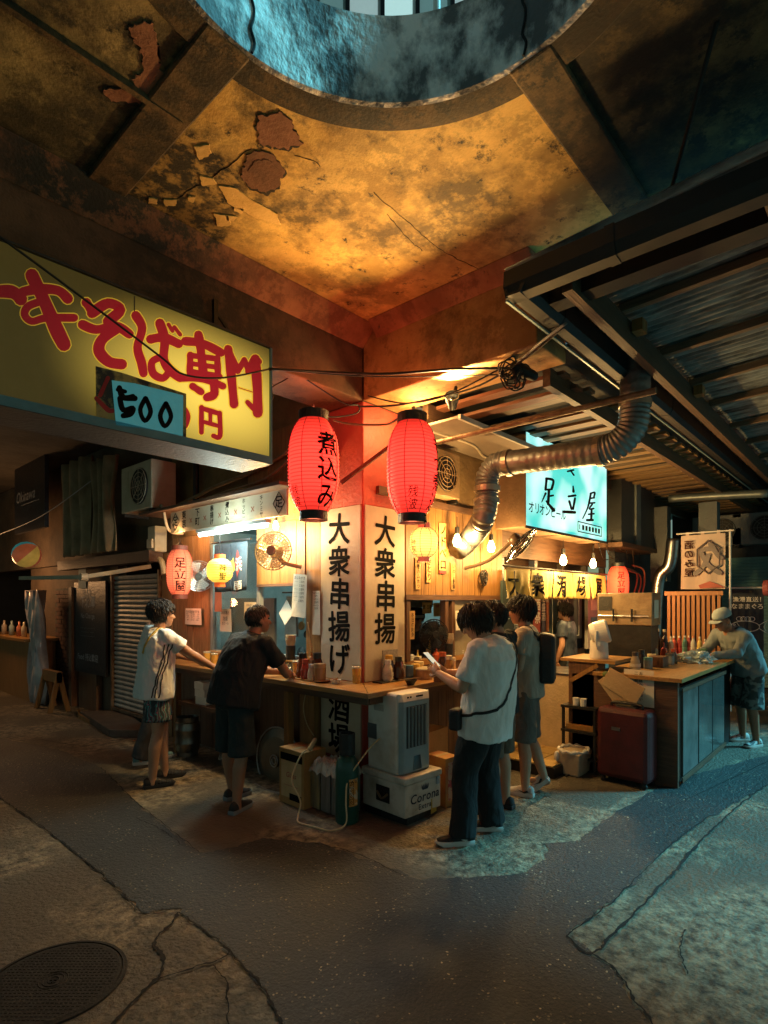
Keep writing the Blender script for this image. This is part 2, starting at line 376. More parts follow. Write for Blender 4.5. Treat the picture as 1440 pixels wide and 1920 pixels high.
for px in ([(408, 345), (440, 350), (470, 372), (520, 400), (525, 420), (480, 408), (430, 380)], [(375, 328), (398, 332), (405, 342), (380, 345)], [(400, 398), (428, 402), (434, 420), (410, 424)], [(310, 372), (332, 374), (330, 384), (308, 383)], [(280, 370), (296, 372), (294, 380), (280, 379)], [(352, 365), (366, 368), (362, 378), (350, 374)], [(425, 402), (445, 404), (440, 412), (426, 410)], [(366, 275), (392, 268), (396, 285), (375, 298)], [(440, 385), (458, 392), (455, 400), (438, 394)]): ragged(px, 'ceiling_paint_flake', FLK, .007, amp=.010)
for px in ([(700, 360), (770, 420), (830, 470), (900, 505)], [(725, 400), (760, 440), (790, 470)], [(470, 280), (400, 330), (330, 372)], [(550, 290), (585, 300), (600, 312)]):
    cp_ = catmull([Vector(C(u, v)) - Vector((0, 0, .001)) for u, v in px], 14); mbk = MB(); mbk.tube([p + Vector((.012 * noise.noise(p * 21), .012 * noise.noise(p * 19 + Vector((3, 0, 0))), 0)) for p in cp_], [.0015 + .0035 * abs(noise.noise(p * 31)) for p in cp_], 4); struct(mbk.build('ceiling_crack', CRK0))
def rib(pts, h=.022):
    struct(MB().slab([(x, y, H - h) for x, y in pts], (0, 0, h + .01)).build('ceiling_rib', RIBM, bevel=.012))
rib([(-2.26, -1.345), (-2.05, -1.345), (-2.05, .0), (-2.26, .0)]); rib([(-1.275, -2.31), (-1.275, -2.11), (-.0, -2.11), (-.0, -2.31)])
rib([(-3.02, -2.36), (-6.9, -2.36), (-6.9, -2.13), (-3.02, -2.13)]); rib([(-2.09, -3.05), (-1.89, -3.05), (-1.89, -7.5), (-2.09, -7.5)])
for y in (-.85,): struct(MB().b2((-6.9, y, H - .03), (-2.09, y + .03, H + .01)).build('ceiling_joint', RIBM))
# downstand lip and inner wall of the opening
mb = MB(); n = 96
prof = [(HR + .16, H + .002), (HR + .14, H - .016), (HR + .01, H - .018), (HR - .012, H - .012), (HR - .015, H + .15), (HR - .015, H + .38), (HR + .25, H + .38), (HR + .25, H + .3)]
mb.rings([[(HC[0] + r * cos(2 * pi * k / n), HC[1] + r * sin(2 * pi * k / n), z) for k in range(n)] for r, z in prof], cap=False)
o = struct(mb.build('ceiling_opening', RINGM, smooth=True)); smooth_angle(o, 35)
LIPM = ceiling_mat('opening_lip', (.12, .075, .028), (.03, .022, .011), [], [], .46); o.data.materials.append(LIPM)
for p in o.data.polygons:
    if p.center.z < H - .006 and (p.center.x - HC[0]) ** 2 + (p.center.y - HC[1]) ** 2 > (HR + .005) ** 2: p.material_index = 1
for a_ in (2.78, .12):   # joints in the opening's wall
    pass
# vertical cracks of the opening's wall
CRK = M('crack_dark', (.012, .011, .010), rough=.95, bump=0)
for u, v0, v1 in ((474, 8, 118), (983, 25, 118)):
    a = None; pts = []
    d = _ray(u, 90)
    # meet the cylinder (far side)
    ox, oy = CAM[0] - HC[0], CAM[1] - HC[1]; A = d[0] ** 2 + d[1] ** 2; B = 2 * (ox * d[0] + oy * d[1]); Cc = ox * ox + oy * oy - (HR - .019) ** 2
    tt = (-B + sqrt(B * B - 4 * A * Cc)) / (2 * A); x, y = CAM[0] + tt * d[0], CAM[1] + tt * d[1]
    ta = Vector((-(y - HC[1]), x - HC[0], 0)).normalized()
    for k in range(9): pts.append(Vector((x, y, H - .012 + k * .048)) + ta * (.01 * sin(k * 2.3 + u)))
    struct(MB().tube(catmull(pts, 3), .006, 5).build('ceiling_crack', CRK))
# beams (x-beam over the lane to the left, y-beam over the lane to the right)
HAU = ceiling_mat('haunch_plaster', (.40, .17, .07), (.24, .095, .04), [(C(330, 400), .7, 1), ((-2.2, -.1, 3.9), .9, 1), ((-3.2, -.1, 3.9), 1.2, 1)], [], .62)
SOF = M('beam_soffit', (.50, .30, .11), (.34, .18, .06), 2.2, .75, .25, 24, detail=9)
# faces toward the crossing stand on x = 0 / y = 0, soffit z 3.39
def prism_x(name, sec, x0, x1, mat): return struct(MB().rings([[(x, y, z) for y, z in sec] for x in (x0, x1)]).build(name, mat, bevel=.01))
def prism_y(name, sec, y0, y1, mat): return struct(MB().rings([[(x, y, z) for x, z in sec] for y in (y0, y1)]).build(name, mat, bevel=.01))
prism_x('beam', [(0, 3.39), (.44, 3.39), (.44, 4.3), (0, 4.3)], -7, -.004, BEAMM)
prism_x('beam_haunch', [(-.004, 3.82), (-.004, 3.978), (-.16, 3.978)], -4.5, -.0, HAU)
prism_y('beam', [(0, 3.39), (.44, 3.39), (.44, 4.3), (0, 4.3)], -1.60, -.004, ceiling_mat('beam_ochre_plaster', (.50, .29, .10), (.34, .17, .055), [((0, -.9, 3.6), .35, .5)], [], .62))
prism_y('beam_haunch', [(-.004, 3.86), (-.004, 3.978), (-.12, 3.978)], -1.60, -.165, HAU)
struct(MB().b2((-7, .443, H + .004), (.0, 14, H + .3)).build('ceiling_panel', DARKC)); struct(MB().b2((.003, .003, H + .006), (14, 14, H + .31)).build('ceiling_panel', DARKC))
# corner pillar
PILM = M('pillar_lantern_red', (.52, .085, .055), (.38, .055, .035), 3, .55, .15, 30, detail=8)  # red glow of the lanterns put into the shaft's colour
pil = thing('concrete_pillar', 'square painted concrete pillar on the corner of the food stall, lantern glow painted on', 'pillar', (.26, .26, 0))
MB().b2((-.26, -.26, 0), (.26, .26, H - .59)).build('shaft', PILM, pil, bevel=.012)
MB().b2((-.256, -.256, H - .59), (.18, .18, H)).build('head', BEAMM, pil)
for z in (2.62,): MB().b2((-.10, -.30, z), (.262, -.262, z + .07)).build('batten', WOODDX, pil)
# upper storey seen through the opening
tw = thing('upper_facade', 'pale upper storey wall with tall panes seen through the round ceiling opening', 'building', (1.6, 1.2, 5.2), YAW - pi / 2)
PANE = M('lit_upper_pane', (.5, .72, .74), (.36, .55, .58), 2, .3, 0, emit=.42, ecol=(.55, .86, .84))
MB().b2((-4, .06, 0), (4, .3, 5)).build('wall', M('upper_wall', (.4, .44, .44), rough=.7), tw)
pv = MB().b2((0, 0, 0), (.34, .02, 4.0)).mesh('pane'); pv.materials.append(PANE)
pv2 = pv.copy(); pv2.materials.clear(); pv2.materials.append(M('lit_upper_pane_pale', (.6, .74, .74), (.4, .55, .56), 1.2, .3, 0, emit=.22, ecol=(.62, .86, .86))); pv3 = pv.copy(); pv3.materials.clear(); pv3.materials.append(M('lit_upper_pane_dim', (.3, .4, .4), (.16, .24, .25), 1.5, .3, 0, emit=.10, ecol=(.4, .8, .8)))
for z in (1.05, 2.2, 3.3): MB().b2((-4, -.03, z), (4, .025, z + .05)).build('rail', DARK, tw)
MB().beam((-1.4, -.1, .3), (-.5, -.1, 2.4), .05, .06).build('brace', RUSTY, tw); MB().cyl((.62, -.12, 0), (.62, -.12, 4.5), .045).build('downpipe', WHITE, tw)
mv = MB().b2((0, -.05, 0), (.05, .03, 4.1)).mesh('mullion'); mv.materials.append(DARK); mo = MB().b2((0, -.07, 0), (.11, .03, 4.1)).mesh('mullion'); mo.materials.append(RUSTY)
for i in range(-9, 10):
    inst('pane', (pv, pv2, pv3)[(i * 5) % 3], tw, (i * .42, .03, .4)); inst('mullion', mo if i == -2 else mv, tw, (i * .42 - .045, .03, .35))
wire('cable', [Vector((-.9, -.12, .3)), Vector((-.82, -.12, 1.4)), Vector((-.98, -.12, 2.2)), Vector((-.9, -.12, 4))], .02, CABLE, parent=tw)
# ------------------------------------------------------------------ ground
def ground_mat(name, a, b_, c, scale, bump, rough, gl=None):
    m = M(name, a, b_, scale, rough, 0, detail=10, lo=.38, hi=.62); n, L, b = nodes(m)
    tc = n.new('ShaderNodeTexCoord')
    big = n.new('ShaderNodeTexNoise'); big.inputs['Scale'].default_value = .9; big.inputs['Detail'].default_value = 6; L.new(tc.outputs['Object'], big.inputs['Vector'])
    rr = n.new('ShaderNodeMapRange'); rr.inputs[1].default_value = .45; rr.inputs[2].default_value = .55; L.new(big.outputs['Fac'], rr.inputs[0])
    mm = n.new('ShaderNodeMix'); mm.data_type = 'RGBA'; L.new(rr.outputs[0], mm.inputs[0]); L.new(b.inputs['Base Color'].links[0].from_socket, mm.inputs[6]); mm.inputs[7].default_value = (*c, 1)
    v = n.new('ShaderNodeTexVoronoi'); v.inputs['Scale'].default_value = 62 if gl else 38; v.inputs['Randomness'].default_value = 1; wp = n.new('ShaderNodeVectorMath'); wp.operation = 'ADD'; wn = n.new('ShaderNodeTexNoise'); wn.inputs['Scale'].default_value = 30; L.new(tc.outputs['Object'], wn.inputs['Vector']); ws = n.new('ShaderNodeVectorMath'); ws.operation = 'SCALE'; ws.inputs['Scale'].default_value = .03; L.new(wn.outputs['Color'], ws.inputs[0]); L.new(tc.outputs['Object'], wp.inputs[0]); L.new(ws.outputs[0], wp.inputs[1]); L.new(wp.outputs[0], v.inputs['Vector'])
    out = mm.outputs[2]
    if gl:   # bright stone chips in the asphalt
        sel = n.new('ShaderNodeMapRange'); sel.inputs[1].default_value = .84; sel.inputs[2].default_value = 1.
        sep = n.new('ShaderNodeSeparateColor'); L.new(v.outputs['Color'], sep.inputs[0]); L.new(sep.outputs[0], sel.inputs[0])
        dd = n.new('ShaderNodeMapRange'); dd.inputs[1].default_value = .40; dd.inputs[2].default_value = .30; L.new(v.outputs['Distance'], dd.inputs[0])
        mu = n.new('ShaderNodeMath'); mu.operation = 'MULTIPLY'; sm = n.new('ShaderNodeMath'); sm.operation = 'MULTIPLY'; L.new(sel.outputs[0], sm.inputs[0]); pn = n.new('ShaderNodeTexNoise'); pn.inputs['Scale'].default_value = 5; pn.inputs['Detail'].default_value = 6; L.new(tc.outputs['Object'], pn.inputs['Vector']); pr = n.new('ShaderNodeMapRange'); pr.inputs[1].default_value = .42; pr.inputs[2].default_value = .62; pr.inputs[3].default_value = .1; L.new(pn.outputs['Fac'], pr.inputs[0]); L.new(pr.outputs[0], sm.inputs[1]); L.new(sm.outputs[0], mu.inputs[0]); L.new(dd.outputs[0], mu.inputs[1])
        m3 = n.new('ShaderNodeMix'); m3.data_type = 'RGBA'; L.new(mu.outputs[0], m3.inputs[0]); L.new(out, m3.inputs[6]); m3.inputs[7].default_value = (*gl, 1); out = m3.outputs[2]
    L.new(out, b.inputs['Base Color'])
    nz = n.new('ShaderNodeTexNoise'); nz.inputs['Scale'].default_value = 24; nz.inputs['Detail'].default_value = 8; nz.inputs['Roughness'].default_value = .7; L.new(tc.outputs['Object'], nz.inputs['Vector'])
    ad = n.new('ShaderNodeMath'); ad.operation = 'ADD'; L.new(nz.outputs['Fac'], ad.inputs[0]); mu2 = n.new('ShaderNodeMath'); mu2.operation = 'MULTIPLY'; mu2.inputs[1].default_value = -.35; L.new(v.outputs['Distance'], mu2.inputs[0]); L.new(mu2.outputs[0], ad.inputs[1])
    bp = n.new('ShaderNodeBump'); bp.inputs['Strength'].default_value = 1; bp.inputs['Distance'].default_value = bump; L.new(ad.outputs[0], bp.inputs['Height']); L.new(bp.outputs[0], b.inputs['Normal'])
    r2 = n.new('ShaderNodeMapRange'); r2.inputs[3].default_value = rough - .18; r2.inputs[4].default_value = rough + .15; L.new(big.outputs['Fac'], r2.inputs[0]); L.new(r2.outputs[0], b.inputs['Roughness'])
    return m
CONC = ground_mat('worn_concrete', (.38, .31, .20), (.06, .05, .035), (.11, .092, .065), 13, .03, .55)
ASPH = ground_mat('asphalt', (.034, .042, .046), (.015, .019, .021), (.023, .028, .030), 60, .014, .5, (.62, .50, .32))
struct(MB().b2((-30, -30, -.3), (30, 30, 0)).build('ground', CONC))
ap = [(-300, 1380), (0, 1385), (110, 1405), (190, 1440), (250, 1500), (300, 1545), (375, 1600), (440, 1590), (490, 1572), (600, 1582), (700, 1618), (790, 1650), (900, 1646), (990, 1638), (1030, 1600), (1018, 1583), (1080, 1578), (1130, 1540), (1230, 1478), (1262, 1462), (1350, 1440), (1500, 1400),
      (1500, 1430), (1418, 1486), (1330, 1532), (1262, 1582), (1150, 1690), (1062, 1755), (1108, 1786), (1160, 1830), (1190, 1880), (1260, 1990), (1300, 2100), (640, 2100), (530, 1925), (500, 1862), (425, 1780), (372, 1738), (335, 1702), (270, 1712), (190, 1640), (90, 1560), (0, 1498), (-300, 1440)]
def rough_edge(pts, amp=.016, k=16):
    out = []
    for i, p in enumerate(pts):
        q = pts[(i + 1) % len(pts)]
        for j in range(k):
            t = j / k; b_ = Vector(p).lerp(Vector(q), t); b_ += Vector((noise.noise(b_ * 9) + .5 * noise.noise(b_ * 31), noise.noise(b_ * 9 + Vector((7, 3, 1))) + .5 * noise.noise(b_ * 33), 0)) * amp * 2; b_.z = p[2]; out.append(b_)
    return out
pa = rough_edge([G(u, v, 0) for u, v in ap])
mb = MB(); mb.add([(p.x, p.y, .004) for p in pa], [tuple(range(len(pa)))])
struct(mb.build('asphalt_lane', ASPH))
def crack(pts, wd):
    p = catmull([G(u, v) for u, v in pts], 26); L = []; R = []
    for i, q in enumerate(p):
        t = (p[min(i + 1, len(p) - 1)] - p[max(i - 1, 0)]).normalized(); nn = Vector((-t.y, t.x, 0)); k = wd * (.35 + 1.6 * abs(noise.noise(q * 23)) + .6 * abs(noise.noise(q * 60))); j = nn * (.016 * noise.noise(q * 11) + .008 * noise.noise(q * 37))
        L.append(q + nn * k + j); R.append(q - nn * k + j)
    mb = MB(); mb.add([(a.x, a.y, .008) for a in L + R], [(i, i + 1, len(L) + i + 1, len(L) + i) for i in range(len(L) - 1)])
    struct(mb.build('ground_crack', CRK))
crack([(335, 1712), (320, 1735), (288, 1768), (306, 1800), (296, 1832), (262, 1868), (200, 1935)], .008)
crack([(335, 1712), (372, 1738), (425, 1782), (405, 1806), (370, 1815), (345, 1825), (300, 1835)], .005)
crack([(400, 1812), (422, 1850), (430, 1930)], .004); crack([(425, 1782), (490, 1850), (530, 1925)], .005)
crack([(1062, 1757), (1110, 1788), (1162, 1742), (1250, 1652), (1332, 1560), (1415, 1488), (1470, 1455)], .008)
crack([(1062, 1757), (1150, 1690), (1262, 1582), (1330, 1532)], .005); crack([(1110, 1788), (1162, 1830), (1192, 1880), (1265, 1990)], .006)
crack([(590, 1583), (660, 1600), (760, 1645)], .004); crack([(375, 1600), (250, 1500), (190, 1440)], .003); crack([(0, 1498), (90, 1560), (190, 1640), (268, 1712), (335, 1702)], .004)
crack([(1285, 1745), (1275, 1790), (1290, 1830)], .003); crack([(0, 1375), (90, 1390), (150, 1400)], .004)
crack([(255, 1535), (300, 1556), (340, 1585)], .003)
# loose grit along the broken edges
rg = random.Random(5); gm = MB()
def grit(p, s):
    a, b, c = s * rg.uniform(.6, 1.3), s * rg.uniform(.6, 1.2), s * rg.uniform(.4, .8); R_ = Matrix.Rotation(rg.uniform(0, 6.3), 3, 'Z')
    gm.add([Vector((p.x, p.y, .005)) + R_ @ Vector(q) for q in ((-a, -b * .6, 0), (a * .7, -b, 0), (a, b * .5, 0), (-a * .4, b, 0), (a * rg.uniform(-.3, .3), b * rg.uniform(-.3, .3), c))], [(0, 1, 4), (1, 2, 4), (2, 3, 4), (3, 0, 4)])
for q in pa[::2]:
    if abs(q.x) < 6 and abs(q.y) < 6:
        for _ in range(rg.choice((0, 1, 1, 2))): grit(q + Vector((rg.gauss(0, .03), rg.gauss(0, .03), 0)), rg.uniform(.002, .007))
for _ in range(700):
    q = G(rg.uniform(0, 1440), rg.uniform(1480, 1960)); grit(q, rg.uniform(.0015, .005))
stuff(gm.build('grit', M('grit_stone', (.30, .25, .17), (.12, .10, .075), 30, .8, 0)))
# manhole
mc = G(100, 1842); mh = thing('manhole_cover', 'round dark iron manhole cover set in the cracked concrete', 'manhole cover', (mc.x, mc.y, 0), YAW)
IRON = M('cast_iron', (.030, .029, .027), (.018, .017, .016), 9, .8, .2, 60, spec=.25)
MB().lathe([(.279, .001), (.277, .007), (.268, .009), (.02, .009)], n=48).build('plate', IRON, mh)
MB().rings([[(r * cos(2 * pi * k / 48), r * sin(2 * pi * k / 48), z) for k in range(48)] for r, z in ((.282, .001), (.282, .010), (.298, .008), (.302, .001))], close=True, cap=False).build('frame', IRON, mh)
mb = MB()
for i in range(-13, 14):
    for j in range(-13, 14):
        x, y = i * .0195, j * .0195
        if .06 < sqrt(x * x + y * y) < .255: mb.box((x, y, .0092), (.012, .012, .003))
stuff(mb.build('tread_studs', IRON, mh))
mb = MB()
for r in (.022, .042, .058): mb.tube([(r * cos(a * pi / 12), r * sin(a * pi / 12), .0095) for a in range(24)], .003, 4, closed=True)
mb.box((0, 0, .0105), (.03, .005, .005)).box((0, 0, .0105), (.005, .03, .005)); mb.build('emblem', IRON, mh)
# ------------------------------------------------------------------ food stall on the corner: walls of single boards
def board_wall(t, axis, a0, a1, z0, z1, face, th, mat, n, gap=.004, name='board', jitter=.25):
    """boards side by side along an axis; face = coordinate of the outer face; each board is its own part"""
    wd = (a1 - a0) / n
    for i in range(n):
        s = a0 + i * wd; pr = random.uniform(0, .006); rz = random.uniform(0, .02)
        if axis == 'y': b = MB().b2((face - pr, s + gap / 2, z0), (face + th, s + wd - gap / 2, z1))
        else: b = MB().b2((s + gap / 2, face - pr, z0), (s + wd - gap / 2, face + th, z1))
        b.build(name, mat, t)
st = thing('food_stall', 'corner food stall of warm timber boards wrapped around the pillar', 'food stall')
ROOM = M('kitchen_wall', (.30, .33, .32), (.15, .18, .18), 2, .5, .05); KST = M('kitchen_steel', (.34, .38, .39), (.22, .25, .26), 9, .3, .05, metal=.8)
PLASTER = M('upper_plaster', (.27, .16, .06), (.14, .08, .03), 2.5, .8, .2, 20, detail=9)
# inner kitchen shell
MB().b2((2.6, .5, 0), (2.68, 4, 3)).build('back_wall', ROOM, st); MB().b2((.1, 3.35, 0), (2.6, 3.43, 3)).build('side_wall', ROOM, st); MB().b2((.1, .56, 2.62), (2.6, 3.35, 2.68)).build('room_ceiling', ROOM, st)
# left front (x = 0): below the counter, window frame, cupboard boards, upper wall
board_wall(st, 'y', .74, 3.3, .02, .955, .02, .05, WOODD, 20)
MB().b2((-.005, .53, .0), (.06, .735, 2.46)).build('post', WOODO, st)
MB().b2((.0, .74, 1.065), (.10, 2.40, 1.12)).build('window_sill', WOODY, st)
MB().b2((-.10, .74, 1.12), (.02, 2.38, 1.135)).build('sill_shelf', WOODY, st)
MB().b2((.0, .742, 1.001), (.04, 2.38, 1.062)).build('sill_rail', WOODDY, st)
for y in (1.49, 2.38): MB().b2((.01, y, 1.137), (.06, y + .05, 2.33)).build('window_mullion', M('alu_frame', (.45, .50, .50), rough=.35, metal=.5, bump=0), st)
MB().b2((.01, .74, 1.138), (.06, 1.488, 1.165)).build('window_rail', bpy.data.materials['alu_frame'], st)
board_wall(st, 'y', .74, 1.50, 1.86, 2.46, -.012, .045, WOODO, 6)
MB().b2((-.02, .74, 1.835), (.05, 1.5, 1.858)).build('cupboard_edge', WOODDY, st)
board_wall(st, 'y', 2.44, 3.3, .96, 2.46, .01, .05, M('side_boards', (.36, .19, .08), (.2, .1, .04), rough=.6, stretch=(14, 14, 1.2)), 7)
MB().b2((.0, .53, 2.463), (.08, 3.3, 3.975)).build('upper_wall', PLASTER, st)
board_wall(st, 'y', .74, 1.6, 2.70, 3.36, -.05, .045, WOODO, 5)
MB().b2((-.42, .60, 2.70), (-.06, 3.3, 2.73)).build('eave_board', WOODDY, st)
# glass of the sliding pane
MB().b2((.032, 1.542, 1.14), (.038, 2.378, 2.3)).build('window_pane', GLASS, st)
# right front (y = 0)
board_wall(st, 'x', .56, 2.28, 1.75, 2.60, -.004, .05, WOODO, 15)
MB().b2((.54, -.03, 1.70), (2.30, .04, 1.748)).build('window_head', WOODDX, st)
MB().b2((.54, .0, 1.08), (1.95, .08, 1.13)).build('window_sill', WOODX, st)
for x in (.56, 1.16, 1.27, 1.93): MB().b2((x, -.02, 1.131), (x + .05, .05, 1.698)).build('window_mullion', WOODD, st)
MB().b2((1.32, .0, 1.132), (1.93, .012, 1.70)).build('window_panel', M('frosted_panel', (.30, .26, .18), (.22, .18, .11), 5, .4, .05), st)
board_wall(st, 'x', .56, 2.28, .02, 1.078, .02, .05, WOODD, 13)
MB().b2((.53, .003, 2.603), (6.2, .08, 3.975)).build('upper_wall', PLASTER, st)
MB().b2((.60, -.03, 2.602), (2.3, .0, 2.66)).build('batten', WOODDX, st)
# kitchen fittings seen through the windows
ks = thing('kitchen_shelf', 'steel kitchen shelf and worktop seen through the serving window', 'shelf', (1.3, 1.4, 0))
MB().b2((-.3, -.8, .85), (.3, .95, .90)).b2((-.3, -.8, 0), (-.25, .95, .84)).build('worktop', KST, ks); MB().b2((0, -.8, 1.50), (.3, .95, 1.53)).build('shelf_board', KST, ks)
MB().b2((-.05, -.7, .902), (.28, -.2, 1.12)).b2((0, .05, .902), (.25, .5, 1.05)).build('sink_unit', KST, ks, bevel=.01)
for i, y in enumerate((-.6, -.45, -.2, .1, .3, .6)):
    MB().lathe([(.02, 0), (.07, .0), (.075, .11 + .03 * (i % 2)), (.07, .13 + .03 * (i % 2)), (.02, .14 + .03 * (i % 2))], (.15, y, 1.531), 14).build('pot', KST if i % 2 else M('pot_dark', (.05, .05, .055), rough=.35), ks, smooth=True)
TUBE = M('fluorescent_tube', (.9, 1, 1), bump=0, emit=5, ecol=(.72, 1, .98))
kl = thing('assumed_kitchen_lamp', 'assumed cold strip lamp under the kitchen ceiling inside the stall', 'lamp', (1.1, 1.5, 2.6))  # unseen lamp assumed from the cold light inside the windows
MB().b2((-.06, -.6, -.03), (.06, .6, .015)).build('fitting', WHITE, kl); MB().cyl((0, -.56, -.05), (0, .56, -.05), .016).build('tube', TUBE, kl)
lamp('assumed_kitchen_light', (1.1, 1.5, 2.45), 40, (.55, 1, .97), .25)
MB().b2((-.35, -.95, 1.62), (.28, -.05, 1.95)).build('hood', M('hood_dark', (.07, .08, .085), (.03, .035, .04), 6, .35, .06, metal=.6), ks, bevel=.01); MB().b2((.26, .2, 1.12), (.30, 1.0, 1.48)).build('splash_panel', bpy.data.materials['hood_dark'], ks)
for i, y in enumerate((-.75, -.55, -.35, -.12, .2, .42, .62, .8)):
    MB().lathe([(.005, 0), (.05, 0), (.055, .10 + .05 * (i % 3)), (.03, .14 + .06 * (i % 3)), (.005, .15 + .06 * (i % 3))], (-.2 + .05 * (i % 2), y, .902), 12).build('jar', (KST, bpy.data.materials['pot_dark'], WHITE)[i % 3], ks)
tag(MB().b2((.25, 1.56, .9), (.28, 2.40, 1.72)).build('partition_panel', M('partition_grey', (.12, .125, .125), (.07, .075, .075), 3, .5, .05)), 'dark grey partition behind the sliding glass of the left window', 'panel')
# clothes hangers and cloth hanging behind the glass
RAILM = DARK
hr = thing('hanging_rail', 'dark rail with white wire hangers behind the serving window', 'rail', (.35, 1.1, 1.78))
MB().cyl((0, -.4, 0), (0, .45, 0), .008, n=8).build('rail', RAILM, hr)
for y in (-.1, .05, .2):
    MB().tube([(0, y, .02), (.012, y + .01, .0), (.0, y, -.03), (0, y - .10, -.09), (0, y + .10, -.09), (0, y, -.03)], .005, 5).build('hanger', WHITE, hr)
APRON = M('grey_cloth', (.2, .22, .22), (.12, .14, .14), 6, .9, .1)
cl = tag(MB().slab([(.3, 1.28, 1.74), (.3, 1.42, 1.74), (.3, 1.45, 1.3), (.3, 1.25, 1.32)], (.03, 0, 0)).build('cloth', APRON), 'dark grey cloth hanging from the kitchen rail', 'cloth')
mb = MB().slab([PX(537, 1125, .12), PX(550, 1150, .12), PX(534, 1172, .12), PX(523, 1150, .12)], (.006, 0, 0)); tag(mb.build('hanging_card', WHITE), 'white diamond shaped card hanging in the serving window', 'card')
# ------------------------------------------------------------------ counter around the pillar
ct = thing('bar_counter', 'L shaped timber standing bar counter with glossy plank top around the pillar', 'counter')
MB().slab([(-.38, -.42, .958), (-.38, 2.95, .958), (-.02, 2.95, .958), (-.02, -.018, .958)], (0, 0, .042)).build('top_plank', WOODY, ct, bevel=.004)
MB().slab([(-.378, -.424, .958), (-.018, -.022, .958), (1.75, -.022, .958), (1.75, -.424, .958)], (0, 0, .042)).build('top_plank', WOODX, ct, bevel=.004)
MB().b2((-.345, -.38, .90), (-.325, 2.9, .955)).build('apron', WOODDY, ct); MB().b2((-.32, -.385, .90), (1.7, -.365, .955)).build('apron', WOODDX, ct)
for p in ((-.30, .62), (-.30, 2.6), (1.55, -.34)): MB().b2((p[0] - .03, p[1] - .03, 0), (p[0] + .03, p[1] + .03, .898)).build('post', WOODO, ct)
MB().b2((-.09, .53, 0), (-.01, .72, .955)).build('post', WOODO, ct)
# ------------------------------------------------------------------ brush lettered boards on the pillar
SB = M('signboard_white', (.60, .52, .39), (.48, .38, .25), 2.5, .5, .04)
def pillar_board(face, z0, z1, label, s, ztop):
    t = thing('signboard', label, 'sign', (0, 0, z0))
    if face == 'x':
        MB().b2((-.016, .015, 0), (-.001, .515, z1 - z0)).build('board', SB, t, bevel=.002); O = Vector((-.0175, .27, ztop - z0)); R = YL
    else:
        MB().b2((.012, -.016, 0), (.53, -.001, z1 - z0)).build('board', SB, t, bevel=.002); O = Vector((.27, -.0175, ztop - z0)); R = XR
    mb = MB(); text(mb, s, O, .285, R, ZU, True, .022, 1.0, wob=.06); mb.build('lettering', INK, t); return t
pillar_board('x', 1.003, 2.51, 'white board with black brush lettering on the pillar face toward the shutter side', '大衆串揚げ', 2.46)
pillar_board('y', 1.003, 2.51, 'white board with black brush lettering on the pillar face above the cooling fan', '大衆串揚', 2.44)
pillar_board('x', .33, .955, 'white board with two black brush characters on the pillar below the counter', '酒場', .90)
pillar_board('y', .60, .955, 'white board end showing on the pillar behind the cooling fan', '酒', 1.02) if False else None
# ------------------------------------------------------------------ menu board over the left window
mbd = thing('menu_board', 'long white board of black brush words and red crosses above the strip lamp', 'sign', (-.30, .65, 2.455))
MB().b2((0, 0, 0), (.02, 2.10, .235)).build('board', SB, mbd)
mb = MB(); yy = 1.80
for i, s in enumerate(('東京', '下町', '串揚げ', '煮込み', 'ホッピー', 'キンミヤ')):
    wb_ = MB(); text(wb_, s, (-.002, yy, .225), .21 / max(2.2, len(s)), YL, ZU, True, .012, 1.0); wb_.build('lettering', INK, mbd)
    if i < 5: rb = MB(); text(rb, '×', (-.002, yy - .11, .06), .13, YL, ZU, False, .0); rb.build('cross_mark', bpy.data.materials.get('cross_print') or M('cross_print', (.45, .12, .05), bump=0), mbd)
    yy -= .285
for y in (1.99, .11):
    mb = MB(); text(mb, '足', (-.002, y, .19), .12, YL, ZU, True, .008); d = .085
    mb.tube([(-.002, y, .118 + d * 1.15), (-.002, y - d, .118), (-.002, y, .118 - d * 1.15), (-.002, y + d, .118)], .0035, 4, closed=True); mb.build('crest', INK, mbd)
# strip lamp
sl_ = thing('strip_lamp', 'bright white fluorescent strip lamp below the menu board', 'lamp', (-.34, .86, 2.40))
MB().b2((-.03, 0, 0), (.03, 1.22, .035)).build('fitting', WHITE, sl_); MB().cyl((-.0, .03, -.02), (-.0, 1.19, -.02), .019, n=12).build('tube', M('strip_tube', (.9, 1, 1), bump=0, emit=9, ecol=(.85, 1, .97)), sl_)
lamp('strip_light', (-.36, 1.45, 2.33), 38, (.72, 1, .93), .18, None)
